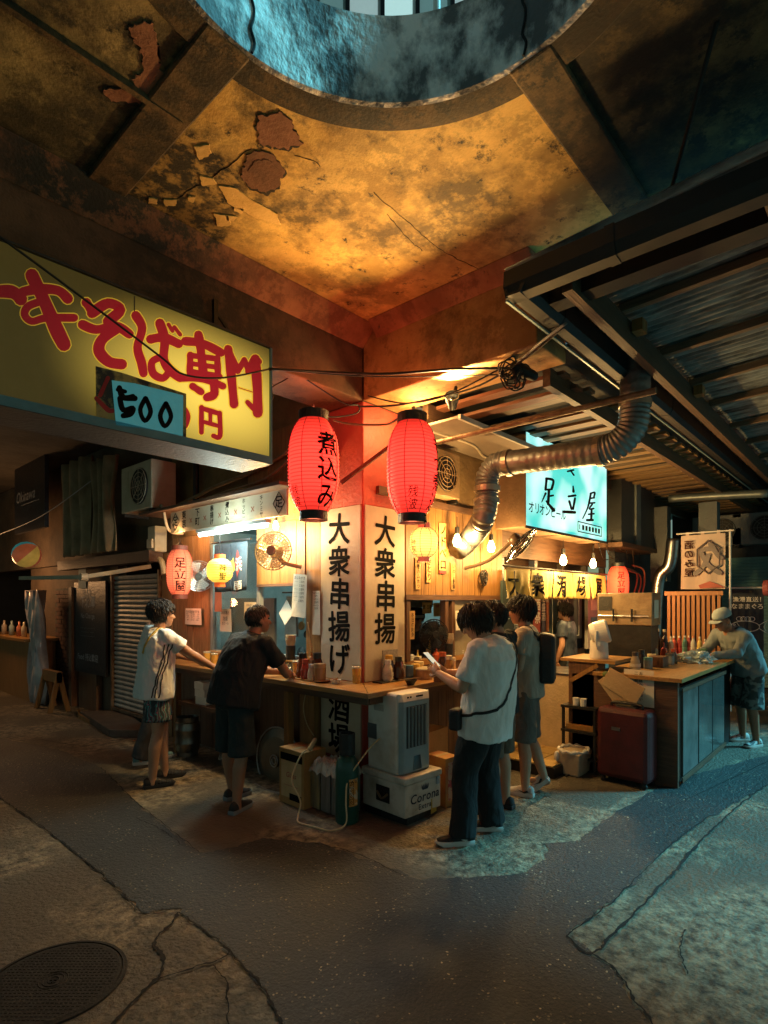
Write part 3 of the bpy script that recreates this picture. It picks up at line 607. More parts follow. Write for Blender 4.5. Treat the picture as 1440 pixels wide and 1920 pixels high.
# ------------------------------------------------------------------ big back-lit noodle sign
YS = -.20; sg = thing('backlit_sign', 'big yellow back-lit noodle shop sign with red brush letters and taped blue price', 'sign', (-1.115, YS, 2.64))
def sign_loc(u, v, off=0.): p = PY(u, v, YS - off); return Vector((p.x + 1.115, -off, p.z - 2.64))
FACE = M('sign_face', (.105, .085, .04), (.07, .055, .024), 2.2, .45, .03, detail=8, lo=.3, hi=.7)
n_, L_, b_ = nodes(FACE)
def glow(mat, centre, rad, lo, hi, col):
    """back light inside the box: brighter near its tubes"""
    n, L, b = nodes(mat); tc = n.new('ShaderNodeTexCoord'); mp = n.new('ShaderNodeMapping'); mp.inputs['Location'].default_value = [-c for c in centre]
    L.new(tc.outputs['Object'], mp.inputs[0]); ln = n.new('ShaderNodeVectorMath'); ln.operation = 'LENGTH'; sc = n.new('ShaderNodeVectorMath'); sc.operation = 'MULTIPLY'; sc.inputs[1].default_value = (1 / rad[0], 0, 1 / rad[1]); L.new(mp.outputs[0], sc.inputs[0]); L.new(sc.outputs[0], ln.inputs[0])
    mr = n.new('ShaderNodeMapRange'); mr.interpolation_type = 'SMOOTHSTEP'; mr.inputs[1].default_value = 0; mr.inputs[2].default_value = 1; mr.inputs[3].default_value = hi; mr.inputs[4].default_value = lo; L.new(ln.outputs['Value'], mr.inputs[0])
    L.new(mr.outputs[0], b.inputs['Emission Strength']); b.inputs['Emission Color'].default_value = (*col, 1)
glow(FACE, (-.42, 0, .33), (1.0, .55), .025, .85, (.72, .49, .07))
BLUEF = M('sign_frame_blue', (.10, .22, .26), (.07, .16, .19), 6, .5, .05); SIDE = M('sign_side', (.045, .038, .032), (.025, .021, .018), 5, .6, .1)
MB().b2((-2.6, 0, 0), (0, .02, .76)).build('lit_face', FACE, sg)
MB().b2((-2.6, .021, -.004), (.012, .34, .764)).build('box', SIDE, sg)
MB().b2((-2.6, -.012, -.022), (.014, .34, -.0045)).build('frame', SIDE, sg)
MB().b2((-2.6, -.014, -.018), (.016, -.0005, .03)).b2((.001, -.0135, .031), (.016, .02, .765)).build('frame_strip', BLUEF, sg)
MB().b2((-2.6, -.013, .7645), (.0155, .3, .775)).build('frame_strip', SIDE, sg)
k_ = 2.769; sc_ = lambda x, y, off: sign_loc(x / k_, 420 + y / k_, off)
LET = [
 ([(-40, 352), (60, 352), (108, 390)], 66), ([(165, 265), (230, 400), (290, 540), (332, 625)], 76, (.85, 1)), ([(118, 352), (200, 338), (300, 345), (352, 388)], 52), ([(238, 395), (150, 425), (128, 470), (165, 505), (240, 488), (385, 487)], 40),
 ([(448, 408), (482, 455)], 48), ([(478, 462), (560, 412), (625, 445), (560, 505)], 54), ([(428, 522), (500, 548), (600, 530), (672, 572)], 48), ([(600, 545), (530, 600), (515, 660), (565, 715), (632, 728)], 58),
 ([(705, 475), (738, 540), (714, 640), (735, 720), (745, 775)], 46), ([(782, 598), (850, 590), (928, 622)], 48), ([(830, 515), (855, 600), (850, 700), (880, 755), (935, 798)], 48), ([(845, 688), (790, 715), (795, 775), (845, 800), (880, 765)], 40), ([(875, 522), (896, 556)], 20), ([(905, 535), (936, 575)], 20),
 ([(1030, 575), (1042, 650), (1058, 800)], 46), ([(962, 608), (1050, 620), (1148, 668)], 44), ([(988, 680), (985, 775)], 34), ([(1128, 695), (1132, 790)], 34), ([(988, 682), (1128, 700)], 30), ([(988, 724), (1128, 744)], 26), ([(988, 768), (1140, 792)], 34), ([(945, 800), (1060, 805), (1158, 842)], 38), ([(1108, 810), (1112, 880), (1075, 900)], 46), ([(1000, 842), (1045, 872)], 36),
 ([(1185, 650), (1200, 780), (1215, 935)], 46), ([(1325, 700), (1336, 850), (1338, 980)], 50), ([(1340, 985), (1285, 925)], 26), ([(1182, 645), (1235, 762)], 34), ([(1235, 765), (1268, 705)], 30), ([(1268, 705), (1292, 765)], 30), ([(1290, 765), (1318, 700), (1345, 715)], 34), ([(1240, 850), (1335, 880)], 4),
 ([(1046, 952), (1046, 1082)], 26), ([(1046, 956), (1140, 985)], 26), ([(1140, 982), (1142, 1100), (1108, 1100)], 26), ([(1092, 975), (1092, 1030)], 20), ([(1046, 1024), (1140, 1050)], 22), ([(955, 960), (975, 1000), (960, 1048)], 30)]
HALO = M('sign_halo', (.75, .58, .10), rough=.5, bump=0); glow(HALO, (-.5, 0, .33), (1.25, .75), .09, .5, (.85, .52, .03))
RLET = M('sign_red', (.24, .014, .018), (.18, .010, .016), 6, .5, .02); glow(RLET, (-.5, 0, .33), (1.3, .8), .04, .24, (.75, .015, .03))
mb = strokes(MB(), LET, lambda x, y, dz: sc_(x, y, .0006 + dz * .06), grow=11, dz=.0005); mb.build('letter_outline', HALO, sg)
mb = strokes(MB(), LET, lambda x, y, dz: sc_(x, y, .0035 + dz * .1), dz=.0005); mb.build('lettering', RLET, sg)
def spoly(pts, off, th, name, mat):
    q = [sc_(x, y, off) for x, y in pts]; return MB().slab(q, (0, -th, 0)).build(name, mat, sg)
OLDP = M('old_price_patch', (.34, .25, .08), (.03, .025, .02), 9, .7, .1, lo=.44, hi=.56)
spoly([(496, 738), (640, 775), (966, 882), (966, 1108), (700, 1070), (500, 1018)], .0065, .002, 'old_patch', OLDP)
mb = strokes(MB(), [([(500, 905), (560, 965), (585, 970)], 24), ([(560, 800), (520, 890)], 22)], lambda x, y, dz: sc_(x, y, .0095 + dz)); mb.build('old_numeral', REDINK, sg)
BP = M('blue_tape_paper', (.10, .36, .40), (.07, .28, .32), 5, .6, .15, 8, emit=.12, ecol=(.1, .5, .55))
spoly([(580, 812), (700, 828), (950, 890), (948, 1095), (720, 1058), (602, 1045)], .011, .003, 'price_paper', BP)
spoly([(725, 1050), (950, 1093), (948, 1102), (720, 1078)], .010, .001, 'price_paper', BP)
N5 = [([(620, 850), (640, 900), (700, 905)], 30), ([(640, 905), (690, 895)], 26), ([(622, 905), (640, 965), (690, 955), (680, 985), (640, 995)], 28), ([(612, 860), (650, 870)], 22),
      ([(755, 905), (728, 965), (752, 1022), (782, 975), (758, 905)], 24), ([(860, 932), (832, 995), (856, 1050), (888, 1000), (862, 932)], 24)]
strokes(MB(), N5, lambda x, y, dz: sc_(x, y, .0145 + dz)).build('price_numerals', INK, sg)
mb = MB(); p = sign_loc(252, 555, .001); q = sign_loc(252, 600, .001); mb.beam(p, q, .006, .001, up=(0, 1, 0)); mb.build('panel_joint', SIDE, sg)
for x in (-.32, -1.7): MB().beam((x, .15, .78), (x, .15, 1.02), .03, .03).beam((x, .15, .95), (x + .15, .15, .80), .015, .015).build('bracket', DARK, sg)
# ------------------------------------------------------------------ lanterns
def lantern_mat(name, c, e, es, ribs=0):
    m = M(name, c, tuple(x * .9 for x in c), 3, .6, 0, emit=es, ecol=e)
    if ribs:
        n, L, b = nodes(m); tc = n.new('ShaderNodeTexCoord'); sp = n.new('ShaderNodeSeparateXYZ'); L.new(tc.outputs['Object'], sp.inputs[0])
        def mt(op, a, v):
            q = n.new('ShaderNodeMath'); q.operation = op
            for i, x in enumerate((a, v)):
                if hasattr(x, 'links'): L.new(x, q.inputs[i])
                else: q.inputs[i].default_value = x
            return q.outputs[0]
        h, nr = ribs; z = mt('DIVIDE', sp.outputs[2], h)
        cs_ = mt('COSINE', mt('MULTIPLY', z, 2 * pi * nr), 0); ring = mt('MULTIPLY', mt('POWER', mt('MAXIMUM', cs_, 0), 2.), .6)
        mid = mt('POWER', mt('MULTIPLY', mt('ABSOLUTE', mt('SUBTRACT', z, .48), 0), 2), 2.2)
        st = mt('MULTIPLY', mt('SUBTRACT', 1, ring), mt('SUBTRACT', 1, mt('MULTIPLY', mid, .78)))
        L.new(mt('MULTIPLY', st, es), b.inputs['Emission Strength'])
    return m
LR = lantern_mat('lantern_red_paper', (.62, .06, .04), (.88, .030, .019), 1.95, (.70, 26)); LRD = M('lantern_rib_red', (.30, .02, .02), bump=0, emit=.12, ecol=(.8, .03, .03))
LO = lantern_mat('lantern_orange_paper', (.70, .14, .07), (1., .17, .07), .85, (.5, 26)); LY = lantern_mat('lantern_yellow_paper', (.85, .60, .12), (1., .62, .07), 1.3, (.235, 10)); LC = lantern_mat('lantern_cream_paper', (.8, .6, .3), (1., .58, .10), 1.7, (.25, 12))
def lantern(label, c, r, h, mat, ribm, group, ring=.006, nring=26, seams=8, capm=BLK, capr=.55, hook=.12, light=None, text_=None, tsize=.1, tang=0., side=None, flat=.0, rot=0):
    """paper lantern: ribbed body of revolution, seams, top and bottom caps; c = centre"""
    t = thing('paper_lantern', label, 'lantern', (c[0], c[1], c[2] - h / 2), rot, group)
    def rad(z):   # z 0..1
        q = abs(2 * z - 1); return r * (1 - (1 - capr) * q ** (3.2 + flat))
    prof = []
    for i in range(nring * 4 + 1):
        z = i / (nring * 4); prof.append((rad(z) - ring * (.5 + .5 * cos(2 * pi * z * nring)), z * h))
    smooth_angle(MB().lathe(prof, n=40).build('shade', mat, t), 80)
    if seams:
        mb = MB()
        for k in range(seams):
            a = 2 * pi * (k + .5) / seams; mb.tube([((rad(i / 20) + .001) * cos(a), (rad(i / 20) + .001) * sin(a), h * i / 20) for i in range(21)], .0032 if r > .15 else .002, 4)
        mb.build('seam', ribm, t)
    rc = r * capr
    MB().rings([[(q * cos(2 * pi * k / 28), q * sin(2 * pi * k / 28), z) for k in range(28)] for q, z in ((rc * .96, h - .004), (rc * 1.06, h - .004), (rc * 1.06, h + .13 * r / .2 * .5), (rc * .96, h + .13 * r / .2 * .5))], close=True, cap=False).build('top_cap', capm, t, smooth=False)
    MB().rings([[(q * cos(2 * pi * k / 28), q * sin(2 * pi * k / 28), z) for k in range(28)] for q, z in ((rc * .92, .004), (rc * 1.0, .004), (rc * 1.0, -.11 * r / .2 * .6), (rc * .92, -.11 * r / .2 * .6))], close=True, cap=False).build('bottom_cap', capm, t)
    MB().tube([(0, 0, h + .01), (0, 0, h + hook)], .004, 5).tube([(rc, 0, h + .02), (0, 0, h + hook * .7), (-rc, 0, h + .02)], .0025, 4).build('hanger', DARK, t)
    if text_:   # characters painted round the shade
        for s, ang, z0, size, bold, shear in text_:
            mb = MB(); z = z0
            for ch in s:
                vs, fs, wd = glyph(ch, bold); out = []
                for px, py, _ in vs:
                    zz = z - size + py * size; a = ang + (px - wd / 2 + shear * (py - .4)) * size / r; q = rad(min(max(zz / h, 0), 1)) + .0035; out.append((q * cos(a), q * sin(a), zz))
                mb.add(out, fs); z -= size * 1.02
            mb.build('lettering', INK, t)
    return t
def cam_ang(c): return math.atan2(CAM[1] - c[1], CAM[0] - c[0])
BULB = M('bulb_glow', (1, .8, .5), bump=0, emit=22, ecol=(1, .62, .22)); BULBS = M('bulb_soft', (1, .8, .5), bump=0, emit=6, ecol=(1, .6, .2))
c1 = (-.60, -.06, 2.72); a1 = cam_ang(c1)
lantern('big red paper lantern by the noodle sign, lettered 煮込み down its right side', c1, .195, .70, LR, LRD, 'big red lanterns on the pillar', text_=[('煮込み', a1 + .62, .60, .185, .02, 0), ('残波', a1 - .85, .19, .075, .0, .1)])
c2 = (-.10, -.62, 2.70); a2 = cam_ang(c2)
lantern('big red paper lantern nearer the cyan sign, small black mark low on its front', c2, .195, .70, LR, LRD, 'big red lanterns on the pillar', text_=[('もつ煮込み', a2 + 1.25, .60, .14, .01, 0), ('残波', a2 + .05, .20, .085, .0, .1)])
for c in (c1, c2):
    lamp('lantern_light', (c[0], c[1], c[2] + .46), 3, (1, .18, .07), .06); lamp('lantern_light', (c[0], c[1], c[2] - .46), 2.5, (1, .22, .10), .05)
p3 = PX(337, 1073, -.28)
lantern('tall orange-red paper lantern with black characters beside the roller shutter', p3, .14, .50, LO, LRD, None, seams=6, capr=.6, text_=[('足立屋', cam_ang(p3) + .05, .43, .125, .012, 0)], capm=M('cap_red', (.2, .04, .02), bump=0))
lamp('lantern_light', (p3[0] - .05, p3[1], p3[2] - .34), 3.0, (1, .3, .12), .05); lamp('lantern_light', (p3[0], p3[1], p3[2] + .46), 9, (1, .5, .18), .06)
p4 = PX(412, 1070, -.42)
lantern('round yellow paper lantern hanging under the strip lamp in front of the window', p4, .125, .235, LY, M('seam_orange', (.5, .25, .05), bump=0, emit=.4, ecol=(1, .4, .05)), None, ring=.004, nring=10, seams=0, capr=.42, hook=.28, capm=M('cap_orange', (.6, .12, .03), bump=0, emit=.3, ecol=(1, .15, .03)), text_=[('神聖', cam_ang(p4) + .25, .185, .075, .01, 0)])
p5 = at(795, 1017, 4.75)
lantern('round pale yellow paper lantern behind the pillar, over the condiments', p5, .118, .25, LC, LRD, None, ring=.004, nring=12, seams=8, capr=.42, hook=.3, capm=M('cap_pink', (.5, .15, .1), bump=0, emit=.15, ecol=(1, .2, .1)), text_=[('神聖', cam_ang(p5) - .8, .15, .05, .005, 0)])
lamp('lantern_light', (p5[0], p5[1], p5[2] - .2), 1.2, (1, .6, .2), .05)
p6 = PY(1159, 1094, -.45)
lantern('bright red paper lantern at the far end of the cloth curtain', p6, .145, .48, lantern_mat('lantern_hot_red', (.7, .06, .03), (1., .085, .03), 1.3, (.48, 26)), LRD, None, seams=6, capr=.6, text_=[('足立屋', cam_ang(p6) + .3, .42, .11, .01, 0)])
lamp('lantern_light', (p6[0] - .1, p6[1] - .25, p6[2] - .25), 4, (1, .10, .05), .08)
# ------------------------------------------------------------------ bare bulbs
def bulb(label, p, power, drop=.10, r=.042, col=(1, .60, .20), soft=False, dl=(0, 0, -.09)):
    t = thing('light_bulb', label, 'light bulb', (p[0], p[1], p[2]), 0, 'bare warm bulbs of the stall')
    MB().lathe([(.004, -r * 1.2), (r * .7, -r), (r, 0), (r * .75, r * .9), (r * .45, r * 1.6), (r * .42, r * 1.9)], n=14).build('bulb', BULB, t, smooth=True)
    MB().lathe([(r * .5, r * 1.75), (r * .55, r * 2.0), (r * .55, r * 3.4), (.006, r * 3.6)], n=12).build('socket', BLK, t); MB().tube([(0, 0, r * 3.5), (0, 0, r * 3.5 + drop)], .004, 5).build('cord', CABLE, t)
    lamp('bulb_light', (p[0] + dl[0], p[1] + dl[1], p[2] + dl[2]), power, col, .045)
b1 = PY(857, 1016, -.16); bulb('bare bulb beside the lower mouth of the spiral duct', b1, 32, dl=(-.06, -.16, -.05))
b2 = PY(921, 1027, -.14); bulb('bare bulb on the board wall near the dark wall fan', b2, 26, dl=(0, -.2, -.05))
b3 = PY(1056, 1052, -.44); bulb('bare bulb shining through the middle of the cloth curtain', b3, 56, dl=(0, -.12, -.05))
b4 = PY(1112, 1058, -.44); bulb('bare bulb at the end of the cloth curtain near the red lantern', b4, 44, dl=(0, -.12, -.05))
b5 = PX(517, 987, -.12); bulb('bare bulb above the beige wall fan by the yellow post', b5, 56, r=.03, dl=(-.2, -.05, -.06))
b6_assumed = at(776, 779, 4.78); bulb('added bare bulb, assumed from the lit beam soffit, hidden behind the nearer red lantern', b6_assumed, 15, drop=.0, r=.022, dl=(.03, -.04, -.04))  # bulb added out of sight to light the soffit, assumed from its glow
# ------------------------------------------------------------------ cyan box sign
cs = thing('box_sign', 'bright cyan back-lit box sign with black brush characters above the curtain', 'sign', (1.92, -.50, 2.48))
CYF = M('cyan_face', (.3, .8, .75), (.2, .6, .6), 1.5, .4, 0); n_, L_, b_ = nodes(CYF)
tc = n_.new('ShaderNodeTexCoord'); nz = n_.new('ShaderNodeTexNoise'); nz.inputs['Scale'].default_value = 2.1; nz.inputs['Detail'].default_value = 1; L_.new(tc.outputs['Object'], nz.inputs[0])
cr = n_.new('ShaderNodeValToRGB'); cr.color_ramp.elements[0].position = .40; cr.color_ramp.elements[0].color = (.035, .62, .58, 1); cr.color_ramp.elements[1].position = .60; cr.color_ramp.elements[1].color = (.62, 1, .97, 1); L_.new(nz.outputs['Fac'], cr.inputs[0]); L_.new(cr.outputs[0], b_.inputs['Emission Color']); b_.inputs['Emission Strength'].default_value = .62
MB().b2((0, -.005, 0), (2.2, .0, .97)).build('lit_face', CYF, cs); MB().b2((-.005, .001, -.01), (2.205, .36, .98)).build('box', M('sign_box_brown', (.22, .13, .07), (.14, .08, .04), 5, .6, .1), cs)
MB().b2((-.02, -.012, -.03), (2.22, .002, -.0055)).b2((2.202, -.012, -.0), (2.22, .0, .98)).build('frame', DARK, cs)
KS = lambda x, y, off=.008: (lambda p: Vector((p.x - 1.92, -off, p.z - 2.48)))(PY(920 + x / 2.769, 640 + y / 2.769, -.5 - off))
SG = [([(290, 715), (285, 770)], 13), ([(288, 712), (325, 722), (318, 762)], 13), ([(288, 770), (318, 768)], 10), ([(303, 772), (298, 845)], 14), ([(298, 805), (325, 800)], 10), ([(285, 790), (265, 835)], 12, (1, .4)), ([(290, 830), (305, 850), (328, 878)], 16, (.6, 1.1)),
      ([(428, 752), (430, 780)], 14, (.5, 1)), ([(405, 805), (440, 800)], 12), ([(408, 830), (420, 870)], 12), ([(438, 815), (428, 870)], 12), ([(380, 885), (437, 888)], 16), ([(400, 675), (430, 668)], 10), ([(415, 670), (432, 695)], 9),
      ([(518, 790), (540, 785), (535, 812)], 10), ([(520, 815), (538, 812)], 9), ([(520, 790), (505, 860), (478, 920)], 12, (1, .5)), ([(515, 840), (540, 838)], 9), ([(528, 845), (512, 870), (535, 868)], 9), ([(524, 872), (522, 925)], 12), ([(508, 898), (536, 895)], 9), ([(500, 928), (530, 928)], 13)]
for a_, b_ in ((0, 7), (7, 14), (14, 24)): strokes(MB(), SG[a_:b_], lambda x, y, dz: KS(x, y, .007 + dz * .2)).build('brush_character', INK, cs)
mb = MB(); text(mb, 'オリオンビール', (.03, -.0085, .15), .135, XR, ZU, bold=.012, squash=1.0); mb.build('lettering', INK, cs)
mb = MB(); x0, x1, z0, z1 = 1.28, 2.02, .05, .17
for a, b in (((x0, z0), (x1, z0)), ((x1, z0), (x1, z1)), ((x1, z1), (x0, z1)), ((x0, z1), (x0, z0))): mb.beam((a[0], -.008, a[1]), (b[0], -.008, b[1]), .002, .014, up=(0, 1, 0)) if False else mb.b2((min(a[0], b[0]) - .006, -.009, min(a[1], b[1]) - .006), (max(a[0], b[0]) + .006, -.0065, max(a[1], b[1]) + .006))
for x in (.04, .12, .22, .32, .42, .52, .62): mb.b2((x0 + x, -.0095, z0 + .03), (x0 + x + (.02 if x < .1 else .065), -.0088, z1 - .03))
mb.build('phone_strip', INK, cs)
# ------------------------------------------------------------------ corrugated roof, gutters, rafters on the right
GUT = M('black_gutter', (.010, .010, .011), (.006, .006, .007), 6, .6, .06, 14)
ZG = 3.48; XG, YG = -.515, -1.76
gt = thing('roof_gutter', 'black gutter along the eave facing the crossing, ending in a corner', 'gutter', (XG, YG, ZG))
def gut_sec(): return [(-.07, .09), (-.075, -.0), (-.05, -.055), (.03, -.06), (.06, -.02), (.065, .09), (.05, .09), (.045, -.01), (.02, -.045), (-.045, -.04), (-.06, .005), (-.057, .09)]
MB().rings([[(x, y, z) for x, z in gut_sec()] for y in (.07, -3.2)]).build('trough', GUT, gt)
for y in (-.55, -1.5, -2.4): MB().rings([[(x * 1.06, y + dy, z * 1.06) for x, z in gut_sec()] for dy in (0, .05)]).build('collar', GUT, gt)
g2 = thing('roof_gutter', 'black gutter running away along the stall with its lit lower edge painted pale', 'gutter', (XG, YG, ZG))
MB().rings([[(x, -y, z) for y, z in gut_sec()] for x in (-.07, 9.6)]).build('trough', GUT, g2)
for x in (.45, 1.6, 2.75, 4.2, 6): MB().rings([[(x + dx, -y * 1.06, z * 1.06) for y, z in gut_sec()] for dx in (0, .05)]).build('collar', GUT, g2)
LEDM = M('gutter_strip', (.3, .6, .6), rough=.3, bump=0)
MB().b2((-.05, .058, -.075), (2.4, .072, -.062)).b2((2.5, .058, -.075), (9.4, .072, -.062)).build('edge_strip', M('painted_lit_edge', (.20, .30, .30), rough=.4, bump=0, metal=.3), g2)  # pale strip paints the lit edge onto the gutter
rf = thing('corrugated_roof', 'old corrugated sheet roof on timber rafters over the lane to the right', 'roof', (XG, YG, ZG))
SHEET = M('corrugated_sheet', (.34, .40, .42), (.035, .035, .035), 4.5, .5, .25, 18, metal=.3, detail=10, stretch=(2.2, .5, 1))
def sheet(x0, x1, y0, y1, zf, amp=.012, per=.076, mat=SHEET, name='sheet', parent=None):
    n = int((x1 - x0) / per * 8); rows = []
    for y in (y0, (y0 + y1) / 2, y1): rows.append([(x0 + (x1 - x0) * i / n, y, zf(y) + amp * sin(2 * pi * (x1 - x0) * i / n / per)) for i in range(n + 1)])
    mb = MB()
    for dz in (0,):
        vs = [p for r in rows for p in r]; m = n + 1; mb.add(vs, [(r * m + i, r * m + i + 1, (r + 1) * m + i + 1, (r + 1) * m + i) for r in range(2) for i in range(n)])
    return mb.build(name, mat, parent, smooth=True)
zf = lambda y: .17 - y * .045
for i in range(11): sheet(.02 + i * .82, .86 + i * .82, .13, -2.25, (lambda y, k=i: zf(y) + .004 * (k % 2)), parent=rf)
RAFT = wood('rafter_brown_x', (.12, .065, .035), (.055, .03, .016), 'x'); RAFY = wood('rafter_brown_y', (.20, .135, .085), (.09, .06, .038), 'y')
for y in (-.20, -1.15, -2.1): MB().b2((.10, y - .06, zf(y) - .24), (9, y, zf(y) - .075)).build('rafter', RAFT, rf)
for x in (.16, .95, 1.75, 2.55, 3.35, 4.2, 5.1, 6, 7): MB().beam((x + random.uniform(-.05, .05), -.24, zf(-.24) - .04 - random.uniform(0, .012)), (x + random.uniform(-.05, .05), -2.25, zf(-2.25) - .04 - random.uniform(0, .012)), .05, .055).build('purlin', RAFY, rf)
for x in (1.02, 2.6): MB().b2((x, -.34, zf(-.3) - .16), (x + .1, -.27, zf(-.3) - .08)).build('block', WOODO, rf)
MB().b2((.22, -2.25, -.03), (.34, -.065, .07)).build('fascia', GUT, rf)
# ------------------------------------------------------------------ timber canopy in front of the stall's right front
cn = thing('timber_canopy', 'slatted timber canopy of pale boards above the lane before the stall', 'canopy', (0, 0, 3.38))
pm = MB().b2((-.065, -1.48, 0), (.065, 0, .03)).mesh('canopy_board'); pm.materials.append(WOODL)
for i in range(26): inst('canopy_board', pm, cn, (1.75 + i * .30, -.10, .05 + .004 * (i % 3)), (0, 0, random.uniform(-.012, .012)), (random.uniform(.9, 1.1), 1, 1))
for y in (-.28, -1.42): MB().b2((.5, y - .03, -.09), (9.6, y + .03, .046)).build('bearer', RAFT, cn)
MB().b2((.02, -1.675, .12), (9.6, -1.65, .29)).build('closing_board', RAFT, cn); MB().b2((.46, -1.645, .14), (9.6, -.02, .16)).build('added_cover_sheet', M('dark_cover', (.03, .028, .026), rough=.8), cn)  # cover sheet added to shut sky light out of the lane
for x, z in ((.62, .02), (.85, -.02), (1.1, .03), (1.36, 0)): MB().b2((x, -1.5, z), (x + .12, -.2, z + .028)).build('rough_board', RAFY if x > 1 else wood('red_board_y' + str(x), (.26, .10, .05), (.14, .05, .025), 'y'), cn)
# plain soffit panel with a pale edge
sp_ = thing('soffit_panel', 'flat grey-brown soffit panel with a pale edge over the stall front', 'panel', (.46, -.02, 3.22))
MB().b2((.02, -.62, 0), (2.0, 0, .02)).build('panel', M('soffit_ply', (.22, .17, .12), (.15, .11, .08), 2, .7, .06), sp_); MB().b2((.02, -.645, -.012), (2.0, -.6205, .03)).build('edge_strip', M('pale_trim', (.60, .58, .50), rough=.5, bump=0), sp_)
wire('cable', [(.55, -.25, 3.215), (1.2, -.30, 3.21), (1.7, -.15, 3.2), (2.3, -.2, 3.21)], .014, CREAM, 'pale cable clipped below the soffit panel', 'cable')
# ------------------------------------------------------------------ spiral duct
DUCT = M('duct_metal', (.26, .27, .27), (.12, .12, .12), 5, .42, .12, 20, metal=.6); BAND = M('duct_band', (.42, .38, .32), (.28, .24, .2), 6, .35, .05, metal=.8)
def ribbed(path, r, pitch, amp, k=14):
    p = catmull(path, k); L = [0]
    for i in range(1, len(p)): L.append(L[-1] + (p[i] - p[i - 1]).length)
    n = int(L[-1] / pitch * 4); q = []; rr = []; j = 0
    for i in range(n + 1):
        s = L[-1] * i / n
        while j < len(L) - 2 and L[j + 1] < s: j += 1
        t = (s - L[j]) / max(L[j + 1] - L[j], 1e-6); q.append(p[j].lerp(p[j + 1], t)); rr.append(r + amp * (1, 0, -1, 0)[i % 4])
    return MB().tube(q, rr, 22)
dt = thing('spiral_duct', 'thick spiral metal exhaust duct bending up over the cyan sign to the roof', 'duct', (0, 0, 0))
D = [PY(862, 1026, -.13), PY(893, 995, -.22), PX(912, 955, 1.15), PX(914, 925, 1.15)]
xd = 1.17; A0 = PX(955, 868, xd); A1 = PX(1125, 846, xd)
top = A1 + Vector((.0, -.34, .42))
horn = [PY(858, 1030, -.12), PY(880, 1012, -.14), PX(905, 975, 1.10), PX(912, 935, xd)]
ribbed([horn[0], horn[1], horn[2], horn[3], PX(913, 915, xd)], .105, .035, .007).build('elbow', DUCT, dt, smooth=True)
ribbed([PX(913, 915, xd), PX(914, 895, xd), PX(930, 872, xd), A0], .108, .035, .006).build('elbow', DUCT, dt, smooth=True)
ribbed([A0, A0.lerp(A1, .5), A1], .108, .07, .0022).build('pipe', DUCT, dt, smooth=True)
ribbed([A1, A1 + Vector((0, -.14, .03)), A1 + Vector((0, -.25, .14)), A1 + Vector((0, -.275, .32))], .112, .035, .006).build('elbow', DUCT, dt, smooth=True)
e3 = A1 + Vector((0, -.275, .32)); ribbed([e3, e3 + Vector((0, 0, .25)), e3 + Vector((0, 0, .6))], .112, .07, .002).build('pipe', DUCT, dt, smooth=True)
for p, d in ((A0, (0, -1, .05)), (A1, (0, -1, .05)), (e3, (0, 0, 1)), (PX(913, 917, xd), (0, 0, 1)), (PX(912, 940, xd), (0, 0, 1))):
    MB().lathe([(.112, -.028), (.122, -.024), (.122, .024), (.112, .028)], p, 24, axis=d).build('clamp_band', BAND, dt, smooth=False)
# straight pole to the gutter
pp = [PX(818, 830, .50), PX(1205, 738, .50)]; mb = MB(); mb.cyl(pp[0], pp[0].lerp(pp[1], 1.05), .022, n=10); o = mb.build('support_pole', RUSTY); tag(o, 'straight brown metal pole running from the lantern to the gutter', 'pole')
o = MB().beam(PX(640, 905, -.12), PY(738, 832, -.35), .02, .03).build('slanting_batten', WOODD); tag(o, 'slanting timber batten between the two big red lanterns', 'batten')
# ------------------------------------------------------------------ air conditioners
def aircon(label, loc, rz, mat=CREAM, s=1.):
    t = thing('air_conditioner', label, 'air conditioner', loc, rz)
    MB().b2((-.15 * s, -.40 * s, 0), (.15 * s, .40 * s, .56 * s)).build('casing', mat, t, bevel=.012)
    MB().lathe([(.02, 0), (.20 * s, 0), (.215 * s, .012), (.215 * s, -.004)], (-.152 * s, -.10 * s, .28 * s), 28, axis=(-1, 0, 0)).build('fan_recess', BLK, t)
    mb = MB()
    for r in (.06, .11, .16, .205): mb.tube([(-.168 * s, -.10 * s + r * s * cos(a * pi / 12), .28 * s + r * s * sin(a * pi / 12)) for a in range(24)], .0035, 4, closed=True)
    for a in range(8): mb.tube([(-.168 * s, -.10 * s, .28 * s), (-.168 * s, -.10 * s + .21 * s * cos(a * pi / 4), .28 * s + .21 * s * sin(a * pi / 4))], .003, 4)
    mb.build('grille', mat, t)
    MB().b2((-.155 * s, .2 * s, .3 * s), (-.151 * s, .38 * s, .5 * s)).build('service_panel', mat, t)
    for y in (-.34, .34): MB().b2((-.14 * s, (y - .02) * s, -.04), (.16 * s, (y + .02) * s, -.002)).build('bracket', DARK, t)
    return t
aircon('cream air conditioner on the facade below the noodle sign', (-.28, 3.35, 2.76), 0)
aircon('air conditioner in shade above the board wall, behind the right lantern', (.95, .0, 2.70), pi / 2, M('ac_brown', (.35, .22, .10), rough=.5), .8)
mt = tag(MB().b2((-.16, 3.42, 2.30), (-.005, 3.62, 2.62)).b2((-.19, 3.45, 2.34), (-.16, 3.59, 2.46)).build('meter_box', CREAM, bevel=.012), 'cream electric meter box under the air conditioner', 'meter')
